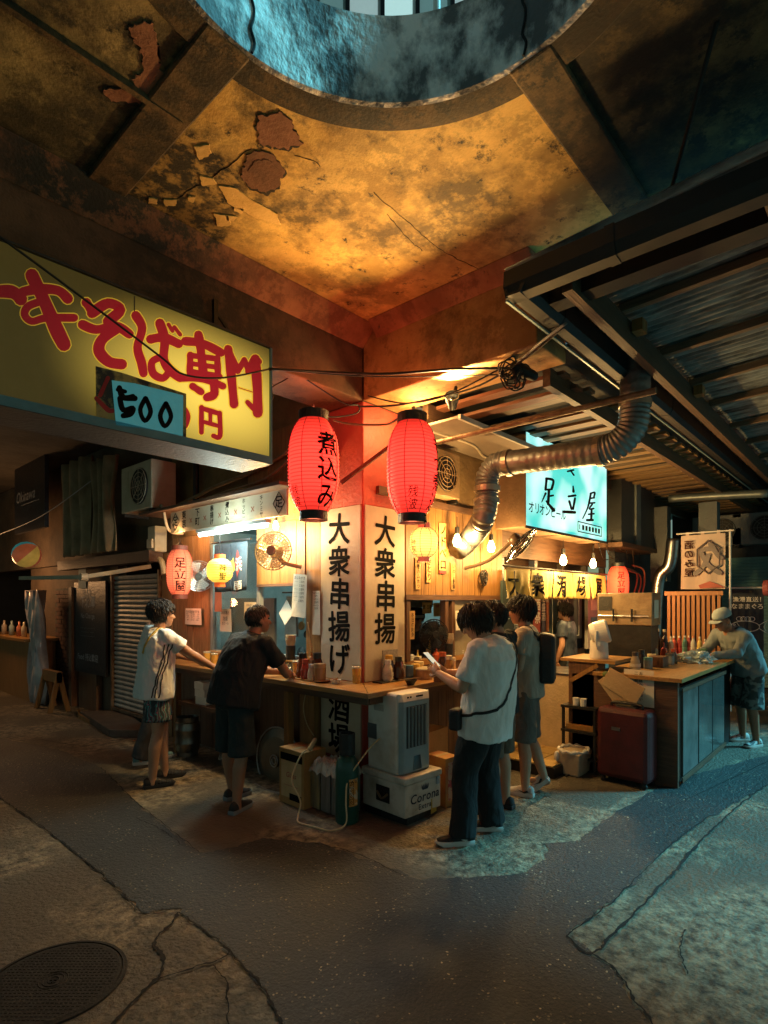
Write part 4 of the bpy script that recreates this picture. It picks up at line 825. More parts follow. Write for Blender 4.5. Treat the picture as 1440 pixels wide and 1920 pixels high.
# pipes and cables on the upper wall to the left
PIPEM = M('lagged_pipe', (.36, .25, .14), (.22, .14, .07), 5, .7, .2)
for lb_, pts, r in (('upper thicker', [(-.04, 3.3, 2.82), (-.08, 2.6, 2.88), (-.10, 2.2, 2.93), (-.10, 1.4, 3.0), (-.08, .9, 3.1)], .022), ('lower thinner', [(-.05, 3.3, 2.74), (-.10, 2.9, 2.78), (-.12, 2.0, 2.84), (-.13, 1.2, 2.88), (-.1, .8, 3.05)], .016)): wire('pipe', pts, r, PIPEM, lb_ + ' lagged pipe along the wall above the menu board', 'pipe', 'lagged pipes')
wire('pipe', [(-.06, 2.62, 3.9), (-.06, 2.62, 3.2), (-.06, 2.62, 2.75)], .035, DARK, 'dark downpipe on the wall beside the air conditioner', 'pipe')
wire('hose', [(-.30, 3.0, 2.8), (-.34, 2.85, 2.75), (-.3, 2.8, 2.5), (-.1, 2.85, 2.48)], .018, CREAM, 'pale hose curling down from the air conditioner', 'hose')
# ------------------------------------------------------------------ overhead cables
S1 = PY(505, 692, -.22); S0 = PY(-40, 410, -.34)
K = Vector((.35, -.9, 3.28)); GX = PY(1062, 606, -1.70)
wire('cable', [PY(-60, 400, -.30), PY(150, 555, -.30), PY(300, 668, -.30), PY(345, 702, -.30), PY(420, 708, -.30), S1], .006, CABLE, 'black cable drooping across the face of the noodle sign', 'cable', 'overhead cables')
wire('cable', [S1, at(600, 697, 4.3), at(720, 701, 4.2), at(850, 692, 4.1), at(965, 690, 4.0)], .011, CABLE, 'thick black cable running level from the noodle sign to the cable knot', 'cable', 'overhead cables')
wire('cable', [S1, at(700, 706, 4.3), at(960, 702, 4.0)], .005, CABLE, 'thin level cable below the thick one', 'cable')
wire('cable', [at(960, 690, 4.0), at(1010, 645, 3.6), at(1062, 606, 3.35)], .009, M('cable_grey', (.20, .2, .2), bump=0), 'grey cable rising from the knot to the gutter corner', 'cable')
wire('cable', [at(550, 695, 4.3), at(610, 735, 4.4), at(650, 758, 4.5), at(672, 760, 4.6), at(668, 775, 4.6), at(620, 782, 4.45), at(590, 770, 4.3)], .006, CABLE, 'loose black cable looping down to the left red lantern', 'cable')
wire('cable', [at(672, 762, 4.55), at(740, 760, 4.4), at(820, 745, 4.3), at(900, 722, 4.15), at(985, 672, 3.8), at(1058, 612, 3.4)], .008, CABLE, 'black cable from the pillar head up to the gutter corner', 'cable')
wire('cable', [at(690, 742, 4.5), at(760, 756, 4.35), at(840, 740, 4.2), at(940, 690, 4.0)], .006, CABLE, 'thin cable slung under the beam toward the cable knot', 'cable')
wire('cable', [at(505, 760, 4.2), at(512, 742, 4.25), at(508, 728, 4.25), at(530, 715, 4.3), at(555, 700, 4.3)], .005, CABLE, 'short curled cable at the end of the noodle sign', 'cable')
wire('cable', [at(625, 788, 4.45), at(660, 795, 4.5), at(720, 796, 4.5), at(742, 788, 4.4), at(770, 768, 4.3)], .009, RUSTY, 'brown bracket rod linking the two red lanterns', 'rod')
mb = MB()
random.seed(3)
for i in range(11):
    c = at(962 + random.uniform(-22, 26), 700 + random.uniform(-14, 18), 3.95); r = random.uniform(.035, .075); ax = Vector((random.uniform(-1, 1), random.uniform(-1, 1), random.uniform(-.5, .5))).normalized(); R = ax.to_track_quat('Z', 'Y').to_matrix()
    mb.tube([c + R @ Vector((r * cos(a * pi / 9), r * sin(a * pi / 9), random.uniform(-.01, .01))) for a in range(18)], .0055, 5, closed=True)
mb.cap(at(968, 690, 3.95), at(1000, 705, 3.95), .05, .035); tag(mb.build('cable_knot', CABLE, smooth=True), 'tangled knot of coiled black cable under the beam', 'cable knot')
cl_ = thing('added_ceiling_spot', 'added spotlight replacing a junction box on the lit beam soffit, aimed up at the ceiling', 'spotlight', (.20, -.78, 3.24)); ax = Vector((-.72, -.48, .50)).normalized()  # spotlight added only to brighten the ceiling
MB().lathe([(.005, -.05), (.03, -.05), (.05, .03), (.058, .075), (.053, .075), (.045, .028), (.036, -.005), (.005, -.01)], (0, 0, 0), 18, axis=ax).build('housing', DARK, cl_); MB().lathe([(.004, .0), (.034, .004), (.034, .008), (.004, .012)], (0, 0, 0), 16, axis=ax).build('lens', BULB, cl_); MB().beam((0, 0, 0), (.05, .0, .14), .02, .02).build('clamp', DARK, cl_)
lamp('added_spot_lamp', Vector((.20, -.78, 3.24)) + ax * .09, 185, (1, .58, .19),   .05, None, 112, ax.to_track_quat('-Z', 'Y').to_euler())
wire('hanging_rod', [G(1345, 40, 3.95), Vector((-.25, -2.42, 3.62))], .010, CABLE, 'thin dark rod hanging from the mouldy ceiling to the gutter', 'rod')
MB_ = MB().beam(PY(1062, 608, -1.70), PY(1066, 612, -1.66), .02, .02)
random.seed(11)
for i in range(7):
    a = PY(1120 + i * 13, 1012 + random.uniform(-6, 6), -.35); b = PY(1140 + i * 10, 1040 + random.uniform(-12, 26), -.30); c = a.lerp(b, .5) - Vector((0, 0, random.uniform(.03, .12)))
    wire('cable', [a, c, b], .007, (CABLE, RUSTY)[i % 2], ['thin black', 'brown', 'sagging black', 'short brown', 'crossing black', 'twisted brown', 'last black'][i] + ' cable in the tangle under the cyan sign end', 'cable')
# ------------------------------------------------------------------ wall fans
def fan(label, loc, aim, r=.22, cage=WHITE, hub=CREAM, blade=None, arm=None, name='wall_fan', motor=True, stand=None, rings=7, spokes=28, depth=.10):
    t = thing(name, label, 'fan', loc); R = Vector(aim).to_track_quat('Z', 'Y').to_matrix()
    T = lambda x, y, z: R @ Vector((x, y, z))
    mb = MB(); wr = .0022
    for i in range(rings):
        q = .25 + .75 * i / (rings - 1); z = depth * .5 * (1 - q ** 3); mb.tube([T(r * q * cos(a * pi / 16), r * q * sin(a * pi / 16), z) for a in range(32)], wr if i < rings - 1 else .006, 4, closed=True)
        if i % 2: mb.tube([T(r * q * cos(a * pi / 16), r * q * sin(a * pi / 16), -z) for a in range(32)], wr, 4, closed=True)
    for k in range(spokes):
        a = 2 * pi * k / spokes
        for s in (1, -1): mb.tube([T(r * q * cos(a), r * q * sin(a), s * depth * .5 * (1 - q ** 3)) for q in (.2, .5, .8, 1.)], wr, 3)
    mb.build('cage', cage, t)
    MB().lathe([(.005, 0), (r * .22, 0), (r * .25, -.012), (r * .2, -.02), (.005, -.02)], T(0, 0, depth * .5 + .012), 16, axis=aim).build('badge', hub, t)
    for k in range(4):
        a = k * pi / 2 + .4; vs = []
        for s, q, z in ((-.3, .2, .012), (-.55, .9, .02), (.0, .96, 0.), (.45, .85, -.02), (.3, .2, -.012)): vs.append(T(r * q * cos(a + s), r * q * sin(a + s), z))
        MB().slab(vs, T(0, 0, .004)).build('blade', blade or hub, t)
    MB().lathe([(.005, -.13), (.05, -.13), (.062, -.10), (.062, -.05), (.035, -.03), (.005, -.03)], (0, 0, 0), 16, axis=aim).build('motor', hub, t, smooth=True)
    if arm:
        mb = MB(); mb.tube(catmull([T(0, 0, -.09)] + [Vector(a) for a in arm], 4), .018, 8); mb.build('arm', hub, t)
    return t
CAGEB = M('cage_beige', (.60, .48, .30), rough=.4, bump=0, metal=.3)
p = PX(512, 1033, -.30); fan('beige wall fan above the serving hatch next to the yellow post', p, (-.75, -.45, .05), .175, CAGEB, CREAM, M('blade_pale', (.6, .45, .25), rough=.3, bump=0, alpha=.45), arm=[(.12, .0, -.10), (.25, -.10, -.14)])
p = PX(373, 1080, -.12); fan('grey wall fan half hidden by the orange-red lantern', p, (-.5, -.75, -.1), .17, M('cage_grey', (.5, .5, .5), rough=.3, metal=.8, bump=0), STEEL, WHITE, arm=[(.08, .12, -.05)])
p = PY(977, 1022, -.62); fan('dark wall fan tilted edge-on below the cyan sign', p, (.30, -.62, -.62), .22, DARK, M('fan_brown', (.10, .06, .035), rough=.3), M('fan_blade_dark', (.11, .06, .035), rough=.25), arm=[(-.10, .30, -.14), (-.22, .52, -.22)])
# coil of flex near the fan
mb = MB()
for i in range(7):
    c = PY(905, 1083, -.03) + Vector((.01 * sin(i * 2), -.006 * i, .02 * cos(i * 3))); r = .045 + .012 * sin(i * 1.7); mb.tube([c + Vector((r * cos(a * pi / 8), .004 * sin(a + i), r * 1.3 * sin(a * pi / 8))) for a in range(16)], .006, 5, closed=True)
tag(mb.build('flex_coil', CABLE, smooth=True), 'coiled black flex hung on the board wall', 'cable coil')
o = MB().b2((2.30, -.10, 1.72), (2.36, -.02, 2.05)).build('ballast_box', CREAM, bevel=.006); tag(o, 'narrow yellowed box on the end of the board wall', 'box')
# ------------------------------------------------------------------ paper strips, posters
def paper(label, c, wd, ht, face, lines=None, vertical=None, mat=PAPER, rot=0., tsize=.05, red=False, name='paper_strip', group=None, ink=INK, bold=.005, cat='paper'):
    """one hung sheet with its own writing; face 'x' or 'y'"""
    t = thing(name, label, cat, c, 0, group); R = YL if face == 'x' else XR; N = Vector((-1, 0, 0)) if face == 'x' else Vector((0, -1, 0))
    Rr = R * cos(rot) + ZU * sin(rot); Uu = ZU * cos(rot) - R * sin(rot)
    q = [Rr * sx * wd / 2 + Uu * sy * ht / 2 + N * (.003 + .006 * (sx * sy > 0)) for sx, sy in ((-1, -1), (1, -1), (1, 1), (-1, 1))]
    MB().slab(q, -N * .0015).build('sheet', mat, t); mb = MB()
    if vertical:
        nn = len(vertical)
        for i, s in enumerate(vertical): text(mb, s, Rr * ((i - (nn - 1) / 2) * -tsize * 1.25) + Uu * (ht / 2 - .015) + N * .0115, tsize, Rr, Uu, True, bold, 1.0)
    if lines:
        for i, (s, sz) in enumerate(lines): text(mb, s, Uu * (ht / 2 - sz * 1.4 - sum(l[1] * 1.35 for l in lines[:i])) + N * .0115, sz, Rr, Uu, False, bold, center=True)
    if mb.v: mb.build('lettering', ink, t)
    if red:
        MB().slab([Rr * -wd / 2 + Uu * (-ht / 2) + N * .0105, Rr * wd / 2 + Uu * (-ht / 2) + N * .0105, Rr * wd / 2 + Uu * (-ht / 2 + .03) + N * .0105, Rr * -wd / 2 + Uu * (-ht / 2 + .03) + N * .0105], -N * .001).build('red_edge', REDINK, t)
    return t
STRIP = M('strip_paper', (.58, .34, .12), (.48, .26, .08), 4, .8, .05)
for (u, v, wd, ht, s, lb) in ((783, 1075, .075, .30, '肉巻ハムカツ', 'yellowed paper strip just right of the pale yellow lantern'), (803, 1060, .07, .33, '焼きとり', 'paper strip partly hidden by the pale yellow lantern'), (829, 1028, .11, .50, 'ノドペロ', 'large paper strip with bold strokes and a red lower edge'), (849, 1080, .065, .28, 'いわし唐揚', 'small paper strip below the bulb by the duct')):
    p = PY(u, v, -.012); paper(lb, p, wd, ht, 'y', vertical=[s], mat=STRIP, tsize=ht / (len(s) + .4), red=wd > .08, group=None, bold=.012)
p = PX(363, 1156, -.02); paper('menu sheet with a heading and small rows below the orange-red lantern', p, .36, .19, 'x', [('◎ 本日のおすすめ', .036), ('串揚げ ── 百円  煮込み ── 三百円', .017), ('焼き鳥 ── 百円  枝豆 ── 二百円', .017), ('冷やっこ ── 百円  もつ ── 三百円', .017), ('漬物 ── 二百円  酒 ── 四百円', .017)], name='menu_sheet')
p = PX(410, 1125, -.02); paper('plain pinkish poster tucked beside the menu sheet', p, .14, .26, 'x', None, mat=M('pink_poster', (.55, .22, .14), bump=0), name='poster')
p = PX(424, 1163, .02); paper('poster with two columns seen behind the sliding glass', p, .22, .25, 'x', [('お品書き', .04), ('泡盛', .05), ('生ビール', .035)], name='poster', ink=INKG)
p = PX(470, 1145, .02); paper('white notice behind the glass close to the leaning man', p, .22, .18, 'x', [('おねがい', .03), ('二時間', .035)], name='poster', ink=INKG)
p = PX(562, 1117, -.06); paper('tall curled menu sheet hanging from the cupboard boards', p, .20, .40, 'x', [('おしながき', .032)] + [('── 三百円', .026)] * 6, name='menu_sheet', rot=-.08)
p = PX(594, 1149, -.02); paper('narrow price sheet pinned to the yellow post', p, .105, .40, 'x', [('ちゅうハイ', .019), ('百円', .02), ('レモン', .022), ('三百円', .022), ('ウーロン', .02), ('三百円', .02)], name='price_sheet')
p = PY(1285 - 420, 1163, -.035); paper('small menu sheet on the window post behind the man in white', p, .22, .20, 'y', [('日替り', .04), ('定食', .03), ('八百円', .03)], name='menu_sheet')
p = PY(772, 1172, -.06); paper('wooden price strip hung by the pillar edge over the condiments', p, .07, .26, 'y', vertical=['本日の刺身'], mat=STRIP, tsize=.045, name='price_strip')
# ------------------------------------------------------------------ cloth curtains
def noren(label, p0, right, wd, ht, n, mat, bands=(), deep=.035, freq=9., hem=.02, seed=1, name='cloth_curtain', cat='curtain', loops=True):
    t = thing(name, label, cat, p0); R = Vector(right); N = R.cross(ZU); cols = int(wd * 70); rows = 9
    def P(a, b):
        s = a * wd; ph = s * freq; d = deep * b * (sin(ph + 1.3 * noise.noise(Vector((s * 3, b * 1.5, seed)))) + .5 * sin(ph * 2.3 + seed)) ; return R * (s + .012 * b * noise.noise(Vector((s * 5, b * 3, seed + 9)))) + N * d + ZU * (-b * ht - hem * b * noise.noise(Vector((s * 4, 0, seed))))
    for k in range(n):
        c0 = k / n + .004; c1 = (k + 1) / n - .004; m = max(6, cols // n); vs = [P(c0 + (c1 - c0) * i / m, j / rows) for j in range(rows + 1) for i in range(m + 1)]
        mb = MB().add(vs, [(j * (m + 1) + i, j * (m + 1) + i + 1, (j + 1) * (m + 1) + i + 1, (j + 1) * (m + 1) + i) for j in range(rows) for i in range(m)])
        o = mb.build('cloth_panel', mat, t, smooth=True); sm = o.modifiers.new('thick', 'SOLIDIFY'); sm.thickness = .003
    if loops:
        MB().cyl(R * -.05 + ZU * .02, R * (wd + .05) + ZU * .02, .011, n=8).build('rod', DARK, t)
    return t, P
NOR = M('curtain_cloth', (.50, .36, .10), (.36, .24, .05), 3, .85, .1, 30); 
p0 = PY(948, 1064, -.34); t, P = noren('pale yellow cloth curtain with black brush marks over the shop entrance', p0, (1, 0, 0), 2.75, .33, 5, NOR, freq=17, deep=.03, seed=2)
mb = MB()
for s, a0 in (('大', .06), ('衆', .26), ('酒', .48), ('場', .70), ('屋', .90)):
    vs, fs, wd_ = glyph(s, .02); out = []
    for px, py, _ in vs:
        a = a0 + (px - .5) * .27 / 2.75; b = .5 - (py - .38) * .85; q = P(min(max(a, 0), 1), min(max(b, 0), 1)); out.append(q + Vector((0, -.008, 0)))
    MB().add(out, fs).build('brush_character', INK, t)
NAVY = M('navy_cloth', (.030, .045, .06), (.018, .026, .036), 5, .85, .1)
p0 = PX(402, 1022, -.16); t, P = noren('navy cloth curtain with a red diamond crest and lettering in the left window', p0, (0, -1, 0), .62, .50, 2, NAVY, freq=14, deep=.02, seed=5)
def onP(P, pts, off): return [P(a, b) + Vector((-off, 0, 0)) for a, b in pts]
def clothpoly(P, poly, off, mb, n=6):
    # subdivided diamond following the folds
    a, b, c, d = poly; vs = []
    for i in range(n + 1):
        for j in range(n + 1):
            s, q = i / n, j / n; x = (a[0] * (1 - s) + b[0] * s) * (1 - q) + (d[0] * (1 - s) + c[0] * s) * q; y = (a[1] * (1 - s) + b[1] * s) * (1 - q) + (d[1] * (1 - s) + c[1] * s) * q; vs.append(P(x, y) + Vector((-off, 0, 0)))
    mb.add(vs, [(i * (n + 1) + j, (i + 1) * (n + 1) + j, (i + 1) * (n + 1) + j + 1, i * (n + 1) + j + 1) for i in range(n) for j in range(n)])
mb = MB(); clothpoly(P, [(.60, .42), (.72, .16), (.86, .44), (.72, .72)], .006, mb); mb.build('crest', M('crest_red', (.62, .05, .04), bump=0), t)
def clothtext(P, s, a0, b0, size, W, Hh, mb, off, bold=.02):
    x = a0
    for ch in s:
        vs, fs, wd_ = glyph(ch, bold); mb.add([P(x + px * size / W, b0 - py * size / Hh) + Vector((-off - _ * size, 0, 0)) for px, py, _ in vs], fs); x += wd_ * size / W
mb = MB(); clothtext(P, '浜', .64, .56, .15, .62, .5, mb, .010); clothtext(P, '居酒', .55, .95, .10, .62, .5, mb, .009); mb.build('lettering', M('print_cream', (.8, .68, .55), bump=0), t)
mb = MB(); clothpoly(P, [(.50, .40), (.58, .30), (.60, .55), (.52, .62)], .006, mb); mb.build('yellow_patch', M('print_yellow', (.75, .50, .06), bump=0), t)
# ------------------------------------------------------------------ lane facade to the left: shutter, awning, bar sign, far shop
fl = thing('lane_facade', 'dim shop fronts running down the lane behind the noodle sign', 'building')
WALLD = M('facade_dark', (.13, .085, .05), (.06, .04, .025), 1.8, .8, .2)
MB().b2((.03, 3.32, 2.3), (.2, 14, 3.975)).build('upper_wall', WALLD, fl); MB().b2((.0, 3.31, 0), (.14, 3.56, 2.29)).build('pier', M('facade_orange', (.34, .20, .09), (.22, .12, .05), 2, .75, .15), fl)
MB().b2((.08, 5.06, 0), (.2, 9, 2.29)).build('wall', WALLD, fl); MB().b2((6, 14, 0), (-7, 14.1, 3.97)).build('end_wall', M('lane_end', (.03, .03, .032), bump=0), fl)
sh = thing('roller_shutter', 'closed grey roller shutter with one long run of slats', 'shutter', (.0, 3.62, .14))
SHM = M('shutter_metal', (.52, .49, .45), (.36, .33, .29), 5, .45, .06, metal=.4)
sm_ = MB().rings([[(x, y, z) for x, z in ((.02, 0), (-.008, .012), (-.016, .034), (-.008, .058), (.02, .066))] for y in (.02, 1.40)]).mesh('slat'); sm_.materials.append(SHM)
for i in range(28): inst('slat', sm_, sh, (.02, 0, .02 + i * .0675))
for y in (-.03, 1.405): MB().b2((-.03, y, -.13), (.06, y + .045, 1.95)).build('guide_rail', RUSTY, sh)
MB().b2((-.02, .02, -.02), (.045, 1.4, .018)).build('bottom_bar', RUSTY, sh)
aw = thing('awning_frame', 'folding awning arm of pale metal below a brown box over the shutter', 'awning', (0, 3.5, 2.12))
pA, pB, pC = PX(283, 1062, -.12), PX(157, 1082, -.75), PX(38, 1084, -.9); off = Vector((0, 3.5, 2.12))
MB().beam(pA - off, pB - off, .04, .05).build('arm', CREAM, aw); MB().beam(pB - off, pC - off, .04, .05).build('arm', CREAM, aw)
MB().b2((-.20, .0, .06), (-.02, 3.2, .20)).build('casing', M('awning_brown', (.10, .05, .03), rough=.6), aw); MB().lathe([(.005, -.04), (.05, -.04), (.05, .04), (.005, .04)], pB - off, 14, axis=(1, 0, 0)).build('joint', CREAM, aw)
MB().tube(catmull([(-.05, -.1, -.1), (-.06, -.05, .06), (-.06, .08, .10), (-.06, .3, .08)], 5), .035, 10).build('elbow_pipe', CREAM, aw)
stp = tag(MB().slab([G(150, 1345), G(205, 1383), G(283, 1385), G(235, 1345)], (0, 0, .10)).build('door_step', M('step_concrete', (.10, .07, .05), (.06, .04, .03), 6, .8, .2), bevel=.01), 'low dark concrete step before the roller shutter', 'step')
tag(MB().slab([G(145, 1335), G(165, 1348), G(168, 1358), G(147, 1347)], (0, 0, .06)).build('timber_offcut', WOODO), 'short pale timber offcut at the corner of the step', 'timber')
# bar sign and its post
bsn = thing('bar_sign', 'tall black bar signboard lettered BAR 下北澤 beside the shutter', 'sign', (0, 5.16, .58))
MB().b2((-.06, 0, 0), (-.02, 1.22, 1.40)).build('board', M('board_black', (.018, .018, .022), rough=.4), bsn, bevel=.004)
mb = MB(); O = Vector((-.062, .66, 0)); GR = M('sign_grey_text', (.40, .40, .42), bump=0)
text(mb, 'BAR', O + ZU * 1.16, .17, YL, ZU, center=True); text(mb, '下北澤', O + ZU * 1.02, .19, YL, ZU, bold=.012, center=True); text(mb, 'No Charge', O + ZU * .84, .11, YL, ZU, bold=.01, center=True)
for i, s in enumerate(('────────', '────  ──', '────────')): text(mb, s, O + ZU * (.66 - i * .06), .07, YL, ZU, center=True)
text(mb, 'Food 持込歓迎', O + ZU * .20, .12, YL, ZU, bold=.01, center=True); mb.build('lettering', GR, bsn)
paper('small white notice above the black bar signboard', (-.07, 6.0, 2.03), .30, .30, 'x', None, name='notice')
tag(MB().b2((-.10, 6.38, 0), (.02, 6.50, 1.9)).build('timber_post', wood('post_brown', (.24, .12, .06), (.13, .06, .03))), 'brown timber post left of the bar signboard', 'post')
tag(MB().b2((-.02, 5.6, 0), (.07, 6.3, .575)).build('base_panel', wood('panel_brown', (.20, .10, .05), (.10, .05, .025))), 'brown panel below the black bar signboard', 'panel')
bw = thing('brick_pier', 'dark brick pier behind the clear plastic curtain', 'wall', (.02, 6.55, 0)); bk = MB().b2((0, 0, 0), (.10, .205, .062)).mesh('brick'); bk.materials.append(M('brick_dark', (.12, .06, .04), (.07, .03, .02), 8, .8, .1))
for r in range(26):
    for k in range(4): inst('brick', bk, bw, (random.uniform(-.006, .006), k * .215 + (.1 if r % 2 else 0), r * .072))
MB().b2((.02, -.02, 0), (.09, 1.0, 1.9)).build('mortar', DARKC, bw)
stl = thing('timber_trestle', 'small pale timber trestle standing by the brown post', 'trestle', (-.38, 6.35, 0))
for y in (-.3, .3): MB().slab([(-.16, y, 0), (-.03, y, .60), (.03, y, .60), (-.09, y, 0)], (0, .04, 0)).build('leg', WOODO, stl); MB().slab([(.16, y, 0), (.03, y, .60), (-.03, y, .56), (.09, y, 0)], (0, .04, 0)).build('leg', WOODO, stl)
MB().b2((-.04, -.3, .44), (.04, .34, .605)).build('rail', WOODO, stl)
# clear plastic curtain, gathered
pc = MB(); PLAS = M('clear_plastic', (.72, .66, .65), (.50, .44, .44), 3, .22, .1, 8, alpha=.78, coat=.5); base = G(70, 1318); N = 15; rows = []
for j in range(13):
    z = j / 12 * 1.85; wv = .42 - .20 * math.exp(-((z - .95) / .35) ** 2); cx = .12 * (z / 1.85) ** 2
    rows.append([(base.x + .10 * sin(i * 1.9 + z * 2) + .02 * i / N, base.y + cx + wv * (i / N - .5) * 1.5, z + .012) for i in range(N + 1)])
mb = MB().add([p for r in rows for p in r], [(j * 16 + i, j * 16 + i + 1, (j + 1) * 16 + i + 1, (j + 1) * 16 + i) for j in range(12) for i in range(N)])
o = mb.build('plastic_curtain', PLAS, smooth=True); tag(o, 'tied clear plastic curtain hanging at the edge of the far left shop', 'curtain'); s_ = o.modifiers.new('thick', 'SOLIDIFY'); s_.thickness = .006
fs_ = thing('far_counter', 'lit timber counter of the far left shop beyond the plastic curtain', 'counter', (-.3, 8.6, 0))
MB().b2((-.1, -1.2, 0), (.3, 1.6, 1.0)).build('front', wood('far_wood', (.40, .20, .06), (.25, .11, .03)), fs_); MB().b2((-.2, -1.3, 1.002), (.4, 1.7, 1.05)).build('top', WOODY, fs_)
MB().b2((1.9, -2, 0), (2, 5.3, 3.9)).build('back_wall', WOODD, fs_)
lamp('assumed_far_shop_light', (-.8, 8.2, 2.2), 28, (1, .5, .2), .2)
bl = thing('light_bulb', 'assumed warm bulb of the far left shop', 'light bulb', (-.8, 8.6, 2.4)); MB().ball((0, 0, 0), .04).build('bulb', BULBS, bl)  # bulb added as the assumed source of the far shop's warm light
for i, (u, v, c) in enumerate(((8, 1178, (.5, .4, .3)), (22, 1170, (.3, .4, .4)), (36, 1172, (.6, .2, .1)), (45, 1180, (.7, .6, .4)))):
    q = PX(u, v, -.3); t = tag(MB().lathe([(.005, 0), (.045, 0), (.045, .16), (.018, .2), (.018, .26), (.004, .26)], (q.x, q.y, 1.053), 12).build('bottle', M('far_bottle%d' % i, c, bump=0, rough=.2), smooth=True), ['brown', 'green-grey', 'red', 'pale'][i] + ' bottle on the far left counter', 'bottle')
ball = PX(50, 1040, -.55); bb = thing('beach_ball', 'red, yellow and teal striped ball hanging at the far left shop', 'ball', ball)
for k, c in enumerate(((.6, .12, .05), (.75, .42, .06), (.05, .45, .45), (.65, .16, .06), (.8, .5, .1), (.55, .10, .05))):
    mb = MB(); a0 = k * pi / 3; r = .21; vs = [(r * cos(pi * (j / 8 - .5)) * cos(a0 + i * pi / 12), r * cos(pi * (j / 8 - .5)) * sin(a0 + i * pi / 12), r * sin(pi * (j / 8 - .5))) for j in range(9) for i in range(5)]
    mb.add(vs, [(j * 5 + i, j * 5 + i + 1, (j + 1) * 5 + i + 1, (j + 1) * 5 + i) for j in range(8) for i in range(4)]); mb.build('gore', M('gore%d' % k, c, bump=0, rough=.35, emit=.12), bb, smooth=True)
bb.rotation_euler = (.7, .5, .4)
# tarpaulins above the shutter
TARP = M('tarp', (.36, .26, .15), (.20, .14, .08), 3, .8, .15, 12)
for k, (y0, y1, z0, z1, lb) in enumerate(((4.25, 5.0, 2.35, 3.62, 'brown tarpaulin tied in folds beside the air conditioner'), (5.05, 6.1, 2.35, 3.75, 'second brown tarpaulin nearer the dark cafe sign'))):
    n = 26; vs = []
    for j in range(8):
        for i in range(n + 1):
            s = i / n; q = j / 7; sq = 1 - .35 * sin(pi * q) * (k == 0); yy = (y0 + y1) / 2 + (s - .5) * (y1 - y0) * sq; vs.append((-.30 + .07 * sin(s * 19 + 1.5 * noise.noise(Vector((s * 4, q * 2, k)))) * (1 - .3 * q), yy, z1 + (z0 - z1) * q))
    mb = MB().add(vs, [(j * (n + 1) + i, j * (n + 1) + i + 1, (j + 1) * (n + 1) + i + 1, (j + 1) * (n + 1) + i) for j in range(7) for i in range(n)]); o = tag(mb.build('tarpaulin', TARP, smooth=True), lb, 'tarpaulin'); s_ = o.modifiers.new('thick', 'SOLIDIFY'); s_.thickness = .008
ok_ = thing('cafe_sign', 'black hanging sign with thin script lettering Okinawa, far up on the left', 'sign', (-.40, 6.55, 2.85))
MB().b2((-.03, 0, 0), (.03, 1.55, 1.15)).build('board', bpy.data.materials['board_black'], ok_); mb = MB(); text(mb, 'Okinawa', (-.033, .95, .52), .26, YL, ZU, center=True, shear=.25); mb.b2((-.034, .25, .46), (-.032, 1.15, .467)); text(mb, 'CRAFT BEER', (-.033, .70, .34), .09, YL, ZU, center=True) if False else None
mb.build('lettering', GR, ok_)
MB().cyl((0, -.1, 1.17), (0, 3.0, 1.17), .02, n=8).build('rod', DARK, ok_)
wire('string_light', [(-.35, 4.9, 3.35), (-.5, 6.5, 3.0), (-.6, 8.5, 2.85)], .008, M('string_grey', (.4, .4, .4), bump=0), 'pale string of small lamps sloping in front of the cafe sign', 'string lights')
# ------------------------------------------------------------------ right facade: entrance with chalkboards, raised tile floor
en = thing('entrance', 'dim shop entrance with dark sliding door frames behind the customers', 'entrance', (2.3, 0, 0))
FR = M('door_frame', (.035, .028, .022), rough=.4)
for x in (0, .82, 1.62, 2.42, 3.1): MB().b2((x, .02, .10), (x + .07, .10, 2.2)).build('door_frame', FR, en)
MB().b2((0, .02, 2.205), (3.2, .10, 2.60)).build('lintel', WOODDX, en)
MB().b2((0, .6, .0), (3.8, .68, 2.6)).build('inner_wall', M('inner_brown', (.11, .06, .03), (.06, .03, .016), 3, .6), en); MB().b2((.071, .035, .12), (3.1, .06, 1.0)).build('lower_panel', M('door_panel', (.10, .055, .03), (.06, .03, .016), 4, .45), en)
MB().b2((0, -.05, .0), (3.2, .60, .118)).build('sill', DARK, en)
tf = thing('tile_floor', 'raised floor of yellow tiles at the shop entrance', 'floor', (1.62, -.95, 0)); tm = MB().b2((0, 0, 0), (.192, .192, .012)).mesh('tile'); tm.materials.append(M('tile_yellow', (.52, .36, .14), (.42, .28, .10), 6, .35, .04))
MB().b2((0, 0, 0), (2.4, .88, .10)).build('base', DARK, tf)
for i in range(12):
    for j in range(4): inst('tile', tm, tf, (.01 + i * .2, .02 + j * .2, .1005 + random.uniform(0, .002)))
CHB = M('chalkboard', (.022, .040, .040), (.030, .052, .050), 3, .75, .03); CHK = M('chalk', (.62, .66, .60), (.4, .44, .4), 20, .9, 0)
def chalk(label, x0, x1, z0, z1, rows, frame=True):
    t = thing('chalkboard', label, 'chalkboard', (x0, -.06, z0)); W, Hh = x1 - x0, z1 - z0
    MB().b2((0, 0, 0), (W, .03, Hh)).build('board', CHB, t); mb = MB()
    for s, fx, fz, sz, ver in rows: text(mb, s, (fx * W, -.003, fz * Hh), sz, XR, ZU, ver, .006, wob=.08)
    for a, b in (((.1, .06), (.1, .94)), ((.1, .94), (.9, .94)), ((.9, .94), (.9, .06)), ((.9, .06), (.1, .06))):
        if frame: mb.beam((a[0] * W, -.002, a[1] * Hh), (b[0] * W, -.002, b[1] * Hh), .01, .002, up=(0, 1, 0)) if False else mb.tube([(a[0] * W, -.002, a[1] * Hh), (b[0] * W, -.002, b[1] * Hh)], .006, 4)
    mb.build('chalk_writing', CHK, t); return t
